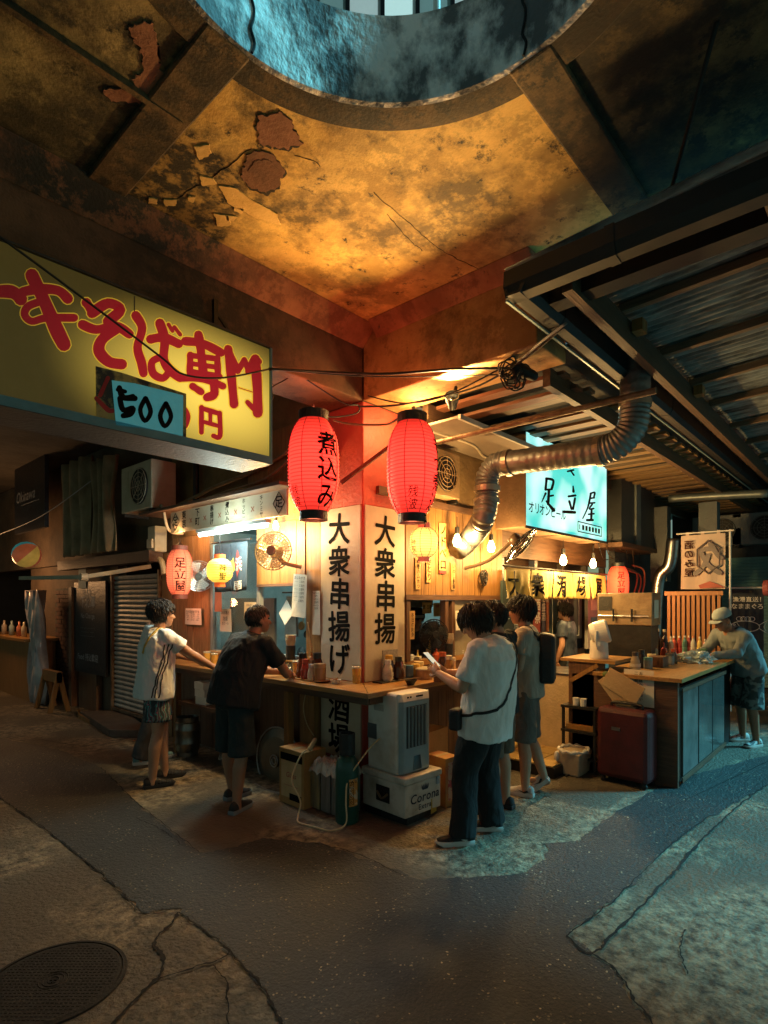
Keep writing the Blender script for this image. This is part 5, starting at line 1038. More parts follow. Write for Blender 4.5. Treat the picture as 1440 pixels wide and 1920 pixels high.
q0 = PY(944, 1190, -.07); q1 = PY(1003, 1092, -.07)
chalk('chalkboard with vertical chalk lines nearest the board wall', q0.x, q1.x, 1.22, 1.92, [('ねぎの塩焼き', .40, .97, .105, True), ('ラフテー', .14, .9, .10, True), ('大', .78, .97, .13, True), ('○○○○', .74, .70, .09, True), ('枝豆串', .92, .72, .09, True)], False)
q0 = PY(1030, 1190, -.07); q1 = PY(1092, 1100, -.07)
chalk('chalkboard with rounded chalk border and short menu lines deeper in the entrance', q0.x, q1.x, 1.16, 1.95, [('枝豆', .20, .80, .15, False), ('おでん', .22, .60, .14, False), ('唐揚げ', .25, .40, .16, False), ('ナッツ', .22, .24, .13, False), ('イカ刺し', .2, .10, .12, False)])
for i, (u, w_, z0, z1, c) in enumerate(((1008, .22, 1.3, 1.95, (.45, .08, .05)), (1019, .16, 1.2, 1.85, (.10, .12, .16)), (1026, .10, 1.3, 1.95, (.5, .18, .06)))):
    p = PY(u, 1130, -.09); t = thing('poster', ['red and dark beer poster between the chalkboards', 'dark blue poster between the chalkboards', 'orange price strip between the chalkboards'][i], 'poster', (p.x, -.09, z0))
    MB().b2((-w_ / 2, 0, 0), (w_ / 2, .004, z1 - z0)).build('sheet', M('poster%d' % i, c, tuple(x * .5 for x in c), 14, bump=0), t); mb = MB(); text(mb, ['麦酒祭', '泡盛酒', 'いか焼'][i], (0, -.002, (z1 - z0) * .9), w_ * .7, XR, ZU, True, .02); mb.build('lettering', PAPER, t)
p = PY(1113, 1160, -.10); t = thing('fridge_panel', 'pale panel with a teal notice beyond the chalkboard doorway', 'panel', (p.x - .2, -.10, 1.0)); MB().b2((0, 0, 0), (.9, .05, 1.0)).build('panel', M('panel_pale', (.42, .40, .36), bump=0), t); MB().b2((.1, -.006, .1), (.8, -.001, .45)).build('notice', M('teal_notice', (.12, .40, .40), bump=0), t); MB().b2((.1, -.006, .55), (.8, -.001, .95)).build('notice', PAPER, t)
# ------------------------------------------------------------------ island counter on the right
ic = thing('island_counter', 'dark timber counter with glazed cabinet front on the right side of the lane', 'counter', (2.1, -1.9, 0))
MB().b2((-.06, -.05, .962), (2.35, .75, 1.0)).build('top_plank', WOODX, ic, bevel=.004); MB().b2((0, 0, 0), (.05, .98, .958)).build('end_panel', WOODDY, ic)
MB().b2((-.02, .55, 1.08), (.55, 1.1, 1.11)).build('raised_shelf', WOODY, ic); MB().b2((0, .76, .0), (.05, 1.02, 1.078)).build('end_panel', WOODD, ic)
MB().beam((0, 1.0, .88), (0, .72, 1.06), .03, .04).build('bracket', WOODO, ic)
CABF = M('cabinet_grey', (.15, .14, .13), (.05, .047, .043), 4, .4, .05, detail=10)
MB().b2((.06, .0, .05), (1.8, .04, .90)).build('cabinet_front', FR, ic)
for x0, x1 in ((.10, .62), (.66, 1.2), (1.23, 1.76)):
    MB().b2((x0, -.02, .10), (x1, .0 - .001, .86)).build('sliding_pane', CABF if x0 < .2 else M('pane_dark%d' % int(x0 * 9), (.10, .105, .10), rough=.12, bump=0), ic)
MB().b2((.05, -.03, .05), (1.82, -.0215, .095)).b2((.05, -.03, .865), (1.82, -.0215, .90)).build('cabinet_rail', WOODDX, ic)
MB().b2((1.82, .02, 0), (2.3, .7, .955)).build('end_block', DARK, ic)
# things on and by it
sc = thing('suitcase', 'dark red hard suitcase standing on its wheels at the counter end', 'suitcase', (1.97, -1.50, 0), radians(-4))
MAR = M('suitcase_maroon', (.085, .010, .013), (.050, .007, .009), 7, .48, .06, 60, detail=10)
MB().b2((-.12, -.24, .05), (.12, .24, .70)).build('shell', MAR, sc, bevel=.045)
MB().b2((-.128, -.225, .052), (-.122, -.05, .66)).b2((-.126, .05, .08), (-.1205, .225, .66)).build('ridge', MAR, sc) if False else None
MB().tube(catmull([(0, .14, .70), (-.0, .13, .735), (0, 0, .745), (0, -.13, .735), (0, -.14, .70)], 4), .014, 8).build('handle', BLK, sc)
MB().b2((-.03, -.09, .698), (.03, .09, .712)).build('handle_plate', STEEL, sc)
MB().b2((-.1265, .01, .50), (-.1225, .09, .53)).build('badge', STEEL, sc)
for x in (-.08, .08):
    for y in (-.19, .19): MB().lathe([(.004, -.012), (.025, -.012), (.025, .012), (.004, .012)], (x, y, .025), 12, axis=(1, 0, 0)).b2((x - .018, y - .018, .03), (x + .018, y + .018, .056)).build('wheel', BLK, sc)
hang = thing('paper_bag', 'two brown paper sheets clipped in a bunch over the suitcase', 'paper bag', (2.02, -1.30, .98))
KR = M('kraft', (.50, .34, .18), (.42, .27, .13), 4, .8, .1)
for k, (a, dx) in enumerate(((radians(-38), 0), (radians(-62), .012))):
    d = Vector((0, -sin(-a), -cos(a))); e = Vector((0, cos(a), -sin(-a))); mb = MB(); p = Vector((-.03 - dx, 0, 0)); w_ = .19; h_ = .36
    e = Vector((0, -d.z, d.y)); mb.slab([p - e * w_ / 2, p + e * w_ / 2, p + e * w_ / 2 + d * h_, p - e * w_ / 2 + d * h_], (-.008, 0, 0)); mb.build('bag', KR, hang, bevel=.003)
MB().ball((-.03, 0, .01), (.02, .035, .03)).build('clip', M('clip_green', (.12, .16, .04), bump=0), hang)
p = PX(1198, 1290, 2.095); paper('white handwritten notice on the island counter end', p, .27, .34, 'x', vertical=['お客様へのお願い', '二時間制です'], name='notice', tsize=.034)
cart = thing('service_cart', 'black wire trolley with a pale top shelf left of the suitcase', 'trolley', (2.02, -1.02, 0))
for x in (0, .42):
    for y in (-.16, .16): MB().b2((x - .012, y - .012, .02), (x + .012, y + .012, .64)).build('leg', BLK, cart)
for z in (.12, .38, .62): MB().b2((-.02, -.18, z), (.44, .18, z + .025)).build('shelf', BLK, cart)
MB().b2((.02, -.14, .406), (.40, .14, .45)).build('tray', WOODX, cart)
fz = thing('white_cabinet', 'cream topped cabinet behind the black trolley', 'cabinet', (2.30, -.80, .10)); MB().b2((0, -.05, 0), (.6, .4, .80)).build('body', M('cab_cream', (.62, .48, .28), rough=.5), fz, bevel=.01); MB().b2((-.01, -.06, .802), (.61, .41, .82)).build('top', STEEL, fz)
for i in range(6): tag(MB().lathe([(.03, 0), (.032, .07), (.035, .072), (.03, .074)], (2.06 + (i % 3) * .07, -1.05 + (i // 3) * .075, .646), 12).build('cup', WHITE if i != 9 else CREAM), ('front' if i < 3 else 'back') + ' row ' + ['left', 'middle', 'right'][i % 3] + ' white cup on the trolley top', 'cup', 'white cups on the trolley')
bag = thing('plastic_tub', 'clear plastic tub with a white bag rim below the trolley', 'tub', (1.95, -1.0, 0)); MB().rings([[(sx * w_ , sy * w_ * .8, z) for sx, sy in ((-1, -1), (1, -1), (1, 1), (-1, 1))] for w_, z in ((.13, .001), (.155, .22))]).build('tub', M('tub_milky', (.55, .45, .33), (.45, .36, .26), 4, .35, .05), bag, bevel=.01)
mb = MB(); mb.tube([(.16 * cos(a * pi / 12), .135 * sin(a * pi / 12), .23 + .012 * sin(a * 2.7)) for a in range(24)], [.018 + .007 * sin(a * 1.9) for a in range(24)], 7, closed=True); mb.ball((-.17, .10, .18), (.03, .025, .05)); mb.build('bag_rim', WHITE, bag, smooth=True)
# white tub-shaped fan on the island
wf = thing('drum_fan', 'white drum shaped table fan tilted upward on the raised shelf', 'fan', (2.28, -1.12, 1.111))
MB().lathe([(.005, 0), (.09, 0), (.092, .02), (.085, .17), (.07, .19), (.005, .19)], n=24).build('base', WHITE, wf, smooth=False)
ax = Vector((.32, -.78, .22)); cc = Vector((0, -.01, .26)); MB().lathe([(.04, -.10), (.10, -.09), (.115, -.04), (.118, .07), (.105, .085), (.10, .075), (.02, .06)], cc, 28, axis=ax).build('drum', WHITE, wf, smooth=False)
mb = MB(); Rm = ax.to_track_quat('Z', 'Y').to_matrix()
for r in (.03, .055, .08, .10): mb.tube([cc + Rm @ Vector((r * cos(a * pi / 12), r * sin(a * pi / 12), .085)) for a in range(24)], .0025, 4, closed=True)
for k in range(16): mb.tube([cc + Rm @ Vector((.01 * cos(k * pi / 8), .01 * sin(k * pi / 8), .087)), cc + Rm @ Vector((.104 * cos(k * pi / 8), .104 * sin(k * pi / 8), .083))], .002, 3)
mb.build('grille', STEEL, wf); MB().tube(catmull([(-.095, -.02, .10), (-.13, -.02, .2), (-.12, -.02, .28)], 4), .012, 8).build('yoke', WHITE, wf)
# ------------------------------------------------------------------ bottles and small ware
_bm = {}
def bottle(label, loc, kind, col, group=None, s_=1., name='bottle', cat='bottle', labcol=None, capcol=(.02, .02, .02)):
    s = s_ * (1.3 if kind in ('soy', 'jar', 'squeeze') else 1.1)
    P_ = {'beer': [(.005, 0), (.032, 0), (.033, .01), (.033, .15), (.028, .18), (.014, .21), (.013, .26), (.005, .26)], 'soy': [(.005, 0), (.03, 0), (.034, .012), (.030, .07), (.02, .10), (.018, .115), (.005, .115)],
          'squeeze': [(.005, 0), (.027, 0), (.028, .01), (.028, .11), (.02, .128), (.010, .135), (.004, .165), (.002, .165)], 'jar': [(.005, 0), (.035, 0), (.037, .01), (.037, .075), (.03, .085), (.005, .085)], 'tall': [(.005, 0), (.036, 0), (.037, .012), (.037, .2), (.03, .235), (.015, .26), (.014, .30), (.005, .30)]}[kind]
    t = thing(name, label, cat, loc, random.uniform(0, 6), group); key = ('b%s%.2f%.2f%.2f' % (kind, *col))
    m = bpy.data.materials.get(key) or M(key, col, rough=.18, bump=0, coat=.3)
    pr = [(r * s, z * s) for r, z in P_]
    MB().lathe(pr, n=14).build('body', m, t, smooth=False); z = P_[-1][1] * s; r0 = {'beer': .0145, 'soy': .021, 'squeeze': .005, 'jar': .037, 'tall': .0165}[kind] * s
    k2 = 'cap%.2f%.2f%.2f' % capcol; mc_ = bpy.data.materials.get(k2) or M(k2, capcol, rough=.4, bump=0)
    MB().lathe([(.004, z - .012 * s), (r0, z - .012 * s), (r0, z + .014 * s), (.004, z + .016 * s)], n=12).build('cap', mc_, t)
    if labcol:
        k3 = 'lab%.2f%.2f%.2f' % labcol; ml = bpy.data.materials.get(k3) or M(k3, labcol, tuple(x * .6 for x in labcol), 60, .7, 0); rr = max(r for r, _ in P_) * s + .0012
        MB().rings([[(rr * cos(2 * pi * k / 16), rr * sin(2 * pi * k / 16), zz) for k in range(16)] for zz in (.03 * s, P_[-1][1] * .45 * s)], cap=False).build('label', ml, t)
    return t
Z1 = 1.001
def onc(u, v): p = G(u, v, Z1); return (p.x, p.y, Z1)
# pillar right face group (behind a dark tray)
tr = thing('condiment_tray', 'dark tray of condiments at the foot of the right pillar board', 'tray', onc(733, 1277)); MB().b2((-.02, -.06, 0), (.62, .05, .012)).build('tray', BLK, tr, bevel=.003); tr.location = (.06, -.12, Z1)
def tp(dx, dy): return (.06 + dx, -.12 + dy, Z1 + .0125)
bottle('white labelled squat soy bottle at the near end of the dark tray', tp(.10, -.02), 'soy', (.62, .56, .46), None, 1.05, labcol=(.5, .46, .4), capcol=(.75, .72, .66))
bottle('dark soy bottle with yellow cap on the dark tray', tp(.16, .02), 'soy', (.04, .015, .01), None, 1.25, capcol=(.75, .42, .05)); bottle('slim dark soy bottle with black cap on the dark tray', tp(.24, -.02), 'soy', (.05, .02, .012), None, 1.15)
bottle('tall dark sauce bottle with white cap on the dark tray', tp(.31, .01), 'tall', (.035, .012, .01), None, .55, labcol=(.4, .08, .05), capcol=(.75, .72, .68)); bottle('blue capped salt jar on the dark tray', tp(.40, -.01), 'jar', (.10, .18, .26), None, .8, capcol=(.06, .18, .30))
bottle('yellow mustard jar at the far end of the dark tray', tp(.48, -.02), 'jar', (.62, .36, .06), None, .85, capcol=(.7, .45, .1)); bottle('second mustard jar with pale lid at the far end of the dark tray', tp(.56, .01), 'jar', (.66, .42, .10), None, .95, capcol=(.66, .5, .25))
mcard = thing('menu_holder', 'clear acrylic menu holder leaning on the pillar board', 'menu holder', (.20, -.045, Z1)); MB().b2((0, 0, .0), (.2, .006, .26)).build('plate', M('acrylic_print', (.36, .33, .30), (.22, .20, .18), 30, .25, 0), mcard)
# chopsticks over a black bowl
q = onc(770, 1284); bo = thing('bowl', 'small black bowl with pale chopsticks laid across it', 'bowl', q); MB().lathe([(.005, 0), (.03, 0), (.032, .008), (.055, .045), (.052, .045), (.03, .014), (.005, .012)], n=20).build('bowl', BLK, bo, smooth=False)
o = MB().beam((q[0] - .11, q[1] + .02, Z1 + .048), (q[0] + .12, q[1] - .02, Z1 + .050), .006, .005).beam((q[0] - .11, q[1] + .035, Z1 + .048), (q[0] + .12, q[1] - .005, Z1 + .050), .006, .005).build('chopsticks', WOODL); tag(o, 'pair of pale chopsticks lying across the black bowl', 'chopsticks')
q = onc(797, 1272); tb = thing('food_tub', 'round clear plastic food tub with a pale lid near the phone', 'tub', q); MB().lathe([(.005, 0), (.075, 0), (.085, .075), (.08, .08), (.005, .08)], n=22).build('tub', M('tub_clear', (.55, .42, .24), (.35, .22, .1), 9, .25, .05), tb); MB().lathe([(.005, .081), (.088, .081), (.086, .09), (.03, .105), (.005, .106)], n=22).build('lid', M('lid_pale', (.62, .52, .34), rough=.3, bump=.05), tb)
q = onc(826, 1278); o = MB().b2((-.05, -.04, 0), (.05, .04, .075)).build('wooden_box', WOODD, bevel=.004); o.location = q; tag(o, 'dark brown wooden box on the counter below the phone', 'box')
for i, (u, v, k, c, cp, s_, lb) in enumerate(((818, 1258, 'squeeze', (.55, .10, .04), (.7, .3, .05), 1.1, 'red squeeze bottle behind the wooden box'), (830, 1262, 'soy', (.05, .02, .01), (.5, .1, .04), 1.2, 'dark soy bottle with red cap behind the wooden box'), (842, 1266, 'soy', (.30, .16, .05), (.65, .6, .5), 1.1, 'amber bottle with pale cap nearest the phone'), (806, 1250, 'squeeze', (.66, .45, .10), (.6, .3, .05), 1.2, 'yellow squeeze bottle at the window sill'))):
    bottle(lb, onc(u, v), k, c, None, s_, capcol=cp)
# left of the pillar
tr2 = thing('condiment_tray', 'pale tray of sauces at the foot of the left pillar board', 'tray', (-.20, .42, Z1)); MB().b2((-.07, -.17, 0), (.07, .17, .012)).build('tray', WOODY, tr2, bevel=.003)
def tq(dx, dy): return (-.20 + dx, .42 + dy, Z1 + .0125)
bottle('brown sauce bottle with black cap on the pale tray', tq(.0, .13), 'soy', (.16, .04, .015), None, 1.3); bottle('amber vinegar bottle on the pale tray', tq(.03, .05), 'squeeze', (.45, .20, .05), None, 1.1, capcol=(.6, .35, .08)); bottle('short red sauce bottle on the pale tray', tq(-.03, .06), 'soy', (.35, .05, .03), None, 1.0, capcol=(.5, .08, .04))
bottle('dark brown glass bottle on the pale tray', tq(.03, -.03), 'soy', (.08, .03, .015), None, 1.35); bottle('glass jar of brown sticks on the pale tray', tq(-.01, -.11), 'jar', (.42, .22, .09), None, 1.1, capcol=(.4, .24, .1)); bottle('pale salt shaker at the front of the pale tray', tq(-.045, -.04), 'soy', (.6, .5, .36), None, .8, capcol=(.6, .6, .58))
q = onc(668, 1281); gl = thing('beer_glass', 'tall glass of amber beer at the corner of the pillar', 'glass', q); MB().lathe([(.005, .0), (.030, .0), (.037, .125), (.005, .125)], n=18).build('beer', M('beer_amber', (.80, .42, .06), (.7, .34, .04), 3, .1, 0, coat=.6), gl); MB().rings([[(r * cos(2 * pi * k / 18), r * sin(2 * pi * k / 18), z) for k in range(18)] for r, z in ((.032, .001), (.041, .15), (.038, .15), (.0305, .003))], cap=False).build('wall', GLASS, gl, smooth=True); MB().lathe([(.005, .126), (.0365, .126), (.037, .138), (.005, .14)], n=18).build('foam', M('foam', (.8, .7, .5), bump=.1), gl)
gl2 = dup(gl, onc(556, 1268), label='second amber glass near the leaning man, by the crumpled bag')
q = onc(629, 1282); MBo = thing('bowl', 'small white bowl with scraps by the beer glass', 'bowl', q); MB().lathe([(.005, 0), (.025, 0), (.048, .035), (.045, .035), (.022, .008), (.005, .006)], n=18).build('bowl', WHITE, MBo); MB().cap((-.02, 0, .03), (.03, .01, .04), .01).build('scrap', WOODO, MBo)
q = onc(604, 1279); o = MB().lathe([(.005, .0), (.06, 0), (.075, .014), (.06, .008), (.005, .006)], n=20).build('plate', BLK); o.location = q; tag(o, 'flat black plate on the counter left of the white bowl', 'plate')
q = onc(585, 1268); o = MB().b2((-.05, -.05, 0), (.05, .05, .065)).build('wooden_box', WOODY, bevel=.004); o.location = q; tag(o, 'small square wooden box on the counter left of the pillar', 'box')
# crumpled plastic bag
mb = MB(); bm_ = bmesh.new(); bmesh.ops.create_icosphere(bm_, subdivisions=4, radius=1)
for v in bm_.verts:
    n_ = v.co.normalized(); v.co = Vector((n_.x * .085, n_.y * .14, max(n_.z, -.35) * .07)) * (1 + .45 * noise.noise(n_ * 3.1) + .25 * noise.noise(n_ * 8))
me = bpy.data.meshes.new('plastic_bag'); bm_.to_mesh(me); bm_.free(); me.materials.append(M('bag_teal_clear', (.55, .68, .68), (.40, .52, .54), 6, .22, .15, 25, alpha=.85, coat=.4)); q = onc(548, 1262); o = inst('plastic_bag', me, None, (q[0], q[1], Z1 + .03)); tag(o, 'crumpled clear plastic bag on the counter by the leaning man', 'plastic bag')
o2 = o.copy(); COL.objects.link(o2); p = G(1300, 1242, 1.0); o2.location = (p.x, p.y, 1.03); o2.scale = (1.6, 1.3, 1.3); o2['label'] = 'crumpled clear plastic bag of food on the island counter before the man in the cap'
# cups on the sill
for i in range(5): pass
q = PX(545, 1222, -.05); cu = thing('cup_dispenser', 'stack of paper cups on a dark holder on the window sill', 'cups', (q.x, q.y, 1.136)); MB().lathe([(.005, 0), (.045, 0), (.045, .13), (.005, .13)], n=18).build('holder', BLK, cu)
for i in range(5): MB().lathe([(.036, 0), (.05, .05), (.052, .052), (.048, .053), (.036, .004)], (0, 0, .131 + i * .012), 18).build('cup', CREAM, cu)
cu2 = dup(cu, (1.20, -.03, 1.131), label='stack of paper cups on the right window sill beside the black fan')
for k, (u, v, lb) in enumerate(((388, 1246, 'glass of pale tea beside the folded menus'), (402, 1250, 'glass with amber drink closest to the outstretched hand'), (410, 1243, 'glass with teal napkins standing behind the drinks'))):
    g = dup(gl, onc(u, v), label=lb)
for k, (u, v, a) in enumerate(((352, 1232, .5), (372, 1236, -.4))):
    t = tag(MB().slab([(-.02, -.09, 0), (-.02, .09, 0), (.06, .06, .10), (.06, -.08, .11)], (.006, 0, 0)).slab([(.03, -.07, .02), (.03, .09, .02), (-.05, .1, .10), (-.05, -.06, .10)], (.006, 0, 0)).build('folded_menu', PAPER), ['folded paper menu lying on the counter by the man in stripes', 'second folded menu nearer the drink glasses'][k], 'menu'); t.location = onc(u, v); t.rotation_euler = (0, 0, a)
# black table fan in the right window
fan('black table fan standing inside the right serving window', (1.02, .02, 1.36), (-.5, -.8, 0), .15, DARK, BLK, M('fanblade_blk', (.02, .02, .02), rough=.3, bump=0), name='table_fan')
o = MB().lathe([(.005, 0), (.08, 0), (.07, .02), (.015, .035), (.012, .15), (.005, .15)], n=16).build('fan_stand', BLK, None); o.location = (.02, 0, -.226)
f_ = [x for x in bpy.data.objects if x.name == 'table_fan'][0]; o.parent = f_; o.location = (.03, .04, -.225)
# island bottles
def isl(u, v): p = G(u, v, 1.0); return (p.x, p.y, Z1)
for i, (u, v) in enumerate(((1213, 1232), (1222, 1230), (1234, 1230), (1246, 1232))):
    bottle(['first', 'second', 'third', 'fourth'][i] + ' dark beer bottle from the left in the row on the island counter', isl(u, v), 'beer', (.025, .012, .008), 'brown beer bottles on the island counter', 1.12, capcol=(.5, .42, .3) if i % 2 else (.6, .55, .5))
for i, (u, v, c, cp) in enumerate(((1258, 1232, (.68, .62, .55), (.7, .7, .7)), (1264, 1230, (.55, .10, .06), (.75, .72, .7)), (1274, 1230, (.50, .06, .05), (.75, .72, .7)), (1284, 1229, (.10, .26, .25), (.7, .7, .7)), (1292, 1229, (.45, .10, .10), (.7, .66, .6)), (1300, 1230, (.5, .5, .48), (.6, .2, .1)), (1312, 1232, (.65, .5, .15), (.7, .7, .65)))):
    bottle(['white', 'orange-red', 'deep red', 'teal', 'dusky red', 'grey', 'yellow'][i] + ' sauce bottle in the coloured row on the island counter', isl(u, v), 'tall', c, None, .72, labcol=tuple(min(1, x * 1.5) for x in c), capcol=cp)
bottle('squat soy bottle at the near edge of the island counter', isl(1191, 1258), 'soy', (.45, .36, .24), None, 1.1, capcol=(.05, .04, .04), labcol=(.7, .62, .5)); bottle('dark soy bottle at the near edge of the island counter', isl(1203, 1252), 'soy', (.04, .02, .012), None, 1.1); bottle('teal capped jar near the middle of the island counter', isl(1215, 1254), 'jar', (.2, .26, .3), None, .9, capcol=(.1, .3, .32))
o = MB().b2((-.10, -.07, 0), (.10, .07, .11)).build('wooden_box', WOODD, bevel=.004); o.location = isl(1235, 1250); tag(o, 'wooden utensil box on the island counter', 'box')
for k, (u, v) in enumerate(((1192, 1235), (1202, 1236))): dup(gl, isl(u, v), label=['amber glass beside the white drum fan', 'second amber glass further from the white drum fan'][k])
# utensils hung in the kitchen, dishes on the right sill
for i in range(9):
    y = .85 + i * .085; t = thing('kitchen_utensil', ['steel ladle', 'slotted turner', 'small strainer', 'black tongs', 'steel ladle with long handle', 'wooden spatula', 'round skimmer', 'dark pan', 'steel whisk'][i] + ' hanging in a row behind the left serving window', 'utensil', (.62, y, 1.60), 0)
    m_ = (STEEL, DARK, WOODO)[i % 3]; ln = .16 + .03 * (i % 4); MB().cyl((0, 0, 0), (0, 0, -ln), .006, n=6).build('handle', m_, t); MB().lathe([(.004, 0), (.03 + .008 * (i % 3), .01), (.034 + .008 * (i % 3), .03), (.004, .02)], (0, 0, -ln - .03), 12, axis=(-1, 0, .2)).build('bowl', m_, t)
o = MB().cyl((.62, .78, 1.605), (.62, 1.62, 1.605), .007, n=6).build('utensil_rail', STEEL); tag(o, 'thin steel rail with utensils behind the left serving window', 'rail')
for i, (x, h) in enumerate(((.66, 5), (.78, 3), (1.34, 6), (1.50, 4), (1.66, 5))):
    t = thing('plate_stack', ['tall', 'low', 'tallest', 'middling', 'last'][i] + ' stack of pale plates on the right window sill', 'plates', (x, .045, 1.131))
    for k in range(h): MB().lathe([(.004, 0), (.03, 0), (.05, .008), (.048, .010), (.004, .004)], (random.uniform(-.003, .003), 0, k * .011), 16).build('plate', (WHITE, CREAM)[(i + k) % 2], t)
for i, (u, v, w_, h_, s) in enumerate(((800, 1140, .16, .12, '生 三百'), (818, 1143, .12, .15, '泡盛'), (1115, 1195, .20, .16, '本日'), (1128, 1150, .16, .2, '鮮魚'))):
    p = PY(u, v, .45 if u < 900 else -.12); paper(['small yellow price card inside the right window', 'second price card inside the right window', 'lower notice on the pale panel', 'upper notice on the pale panel'][i], p, w_, h_, 'y', [(s, w_ * .28)], mat=STRIP if u < 900 else PAPER, name='price_card', ink=REDINK if i % 2 else INK, bold=.02)
# the rest of the clutter on both counters
ITEMS = [
 ('jar', 1222, 1248, (.5, .3, .12), (.6, .5, .3), 'amber pickle jar between the soy bottles and the utensil box'), ('squeeze', 1228, 1243, (.6, .5, .3), (.7, .2, .1), 'cream squeeze bottle behind the utensil box'), ('squeeze', 1245, 1242, (.5, .08, .04), (.6, .1, .05), 'red squeeze bottle right of the utensil box'),
 ('jar', 1256, 1246, (.3, .32, .32), (.1, .1, .1), 'grey jar with black lid right of the utensil box'), ('soy', 1263, 1244, (.1, .04, .02), (.6, .1, .05), 'soy bottle with red cap before the plastic bag'), ('jar', 1318, 1236, (.62, .46, .1), (.2, .4, .2), 'yellow jar behind the bag of food'), ('tall', 1206, 1234, (.5, .5, .46), (.1, .2, .4), 'clear tall bottle left of the beer bottles'), ('tall', 1199, 1232, (.45, .35, .2), (.6, .6, .6), 'amber tall bottle beside the white drum fan'), ('tall', 1322, 1231, (.4, .38, .36), (.7, .7, .7), 'pale tall bottle at the far end of the coloured row'), ('tall', 1329, 1231, (.3, .1, .08), (.7, .7, .7), 'rusty red tall bottle at the very end of the coloured row')]
for k, u, v, c, cp, lb in ITEMS: bottle(lb, isl(u, v), k, c, None, .95 if k != 'tall' else .62, capcol=cp)
for k, u, v, c, cp, lb in (('tall', 612, 1262, (.12, .04, .02), (.03, .03, .03), 'tall dark bottle at the back of the pale tray'), ('jar', 640, 1266, (.55, .30, .10), (.5, .4, .3), 'toothpick jar beside the pale tray'), ('soy', 702, 1270, (.06, .02, .01), (.5, .08, .05), 'soy bottle with red cap at the pillar edge'), ('tall', 741, 1268, (.30, .12, .04), (.6, .5, .3), 'tall brown bottle behind the dark tray'), ('jar', 752, 1272, (.60, .55, .45), (.3, .3, .3), 'pale sugar jar behind the dark tray'), ('squeeze', 783, 1262, (.55, .42, .12), (.5, .3, .05), 'mustard squeeze bottle behind the clear food tub'), ('jar', 846, 1256, (.5, .28, .12), (.5, .4, .3), 'brown jar beyond the phone'), ('tall', 838, 1256, (.16, .06, .03), (.5, .4, .2), 'tall brown bottle beyond the phone'), ('soy', 500, 1262, (.4, .2, .1), (.6, .6, .5), 'amber bottle hidden by the leaning man')):
    bottle(lb, onc(u, v), k, c, None, .95 if k != 'tall' else .62, capcol=cp)
# beer dispenser
bd = thing('beer_dispenser', 'brushed metal beer dispenser with dark taps behind the island counter', 'dispenser', (3.05, -.95, 1.0)); BR = M('brushed_brass', (.36, .27, .16), (.24, .17, .10), 7, .35, .05, metal=.7)
MB().b2((0, -.45, .42), (.30, .15, .78)).build('housing', BR, bd, bevel=.008); MB().b2((.02, -.43, 0), (.28, .13, .419)).build('base', DARK, bd); MB().b2((-.006, -.02, .58), (-.001, .13, .74)).build('panel', BLK, bd); MB().cyl((-.04, -.42, .52), (-.04, .12, .52), .012).build('tap_rail', STEEL, bd)
for y in (-.25, -.05): MB().cyl((-.045, y, .46), (-.045, y, .60), .012).cyl((-.045, y, .52), (.0, y, .52), .016).build('tap', BLK, bd)
MB().b2((.05, -.456, .50), (.2, -.451, .70)).build('notice', PAPER, bd)
# slatted fence and banners behind
fc = thing('slatted_fence', 'upright slatted timber screen behind the island counter', 'fence', PX(1250, 1230, 4.9)); fc.location.z = 0; p0 = PX(1250, 1230, 4.9); p1 = PX(1353, 1230, 4.9); Lf = p0.y - p1.y; nsl = 11
sl2 = MB().b2((-.012, -Lf / nsl * .31, .9), (.012, Lf / nsl * .31, 1.76)).mesh('slat'); sl2.materials.append(wood('slat_orange', (.36, .16, .05), (.22, .09, .03)))
for i in range(nsl): inst('slat', sl2, fc, (random.uniform(-.003, .003), -Lf * (i + .5) / nsl, 0), (0, 0, random.uniform(-.03, .03)))
for z in (.95, 1.761): MB().b2((-.03, -Lf - .02, z), (.03, .02, z + .055)).build('rail', bpy.data.materials['slat_orange'], fc)
for y in (0, -Lf): MB().b2((.014, y - .03, 0), (.05, y + .03, .949)).build('post', WOODD, fc)
bn = thing('cloth_banner', 'pale cloth banner seen from behind with mirrored lettering and a hexagon crest', 'banner', PX(1277, 1005, 5.3)); b1_ = PX(1360, 1005, 5.3); Wb = bn.location.y - b1_.y; Hb = 2 * (bn.location.z - PX(1277, 1055, 5.3).z)
mb = MB(); n = 14; vs = [(.02 * sin(i * .9 + j * .5) * (j / 8), -Wb * i / n, -Hb * j / 8) for j in range(9) for i in range(n + 1)]; mb.add(vs, [(j * 15 + i, j * 15 + i + 1, (j + 1) * 15 + i + 1, (j + 1) * 15 + i) for j in range(8) for i in range(n)]); o = mb.build('cloth', M('banner_cloth', (.52, .42, .36), (.44, .35, .29), 2, .9, .05), bn, smooth=True)
mb = MB(); text(mb, '酒のみ屋', (-.034, -Wb * .20, -Hb * .10), Hb * .17, -YL, ZU, True, .02, 1.0); mb2 = MB(); mb2.v = [Vector((-.034 - .004, p.y, p.z)) for p in mb.v]; mb2.f = mb.f; mb2.build('lettering', M('print_brown', (.20, .04, .03), bump=0), bn)
cy, cz = -Wb * .64, -Hb * .42; hx = [(-.036, cy + .25 * Wb * 1.15 * sin(a * pi / 3), cz + .30 * Hb * cos(a * pi / 3)) for a in range(6)]; mb = MB(); mb.tube(hx, .012, 4, closed=True)
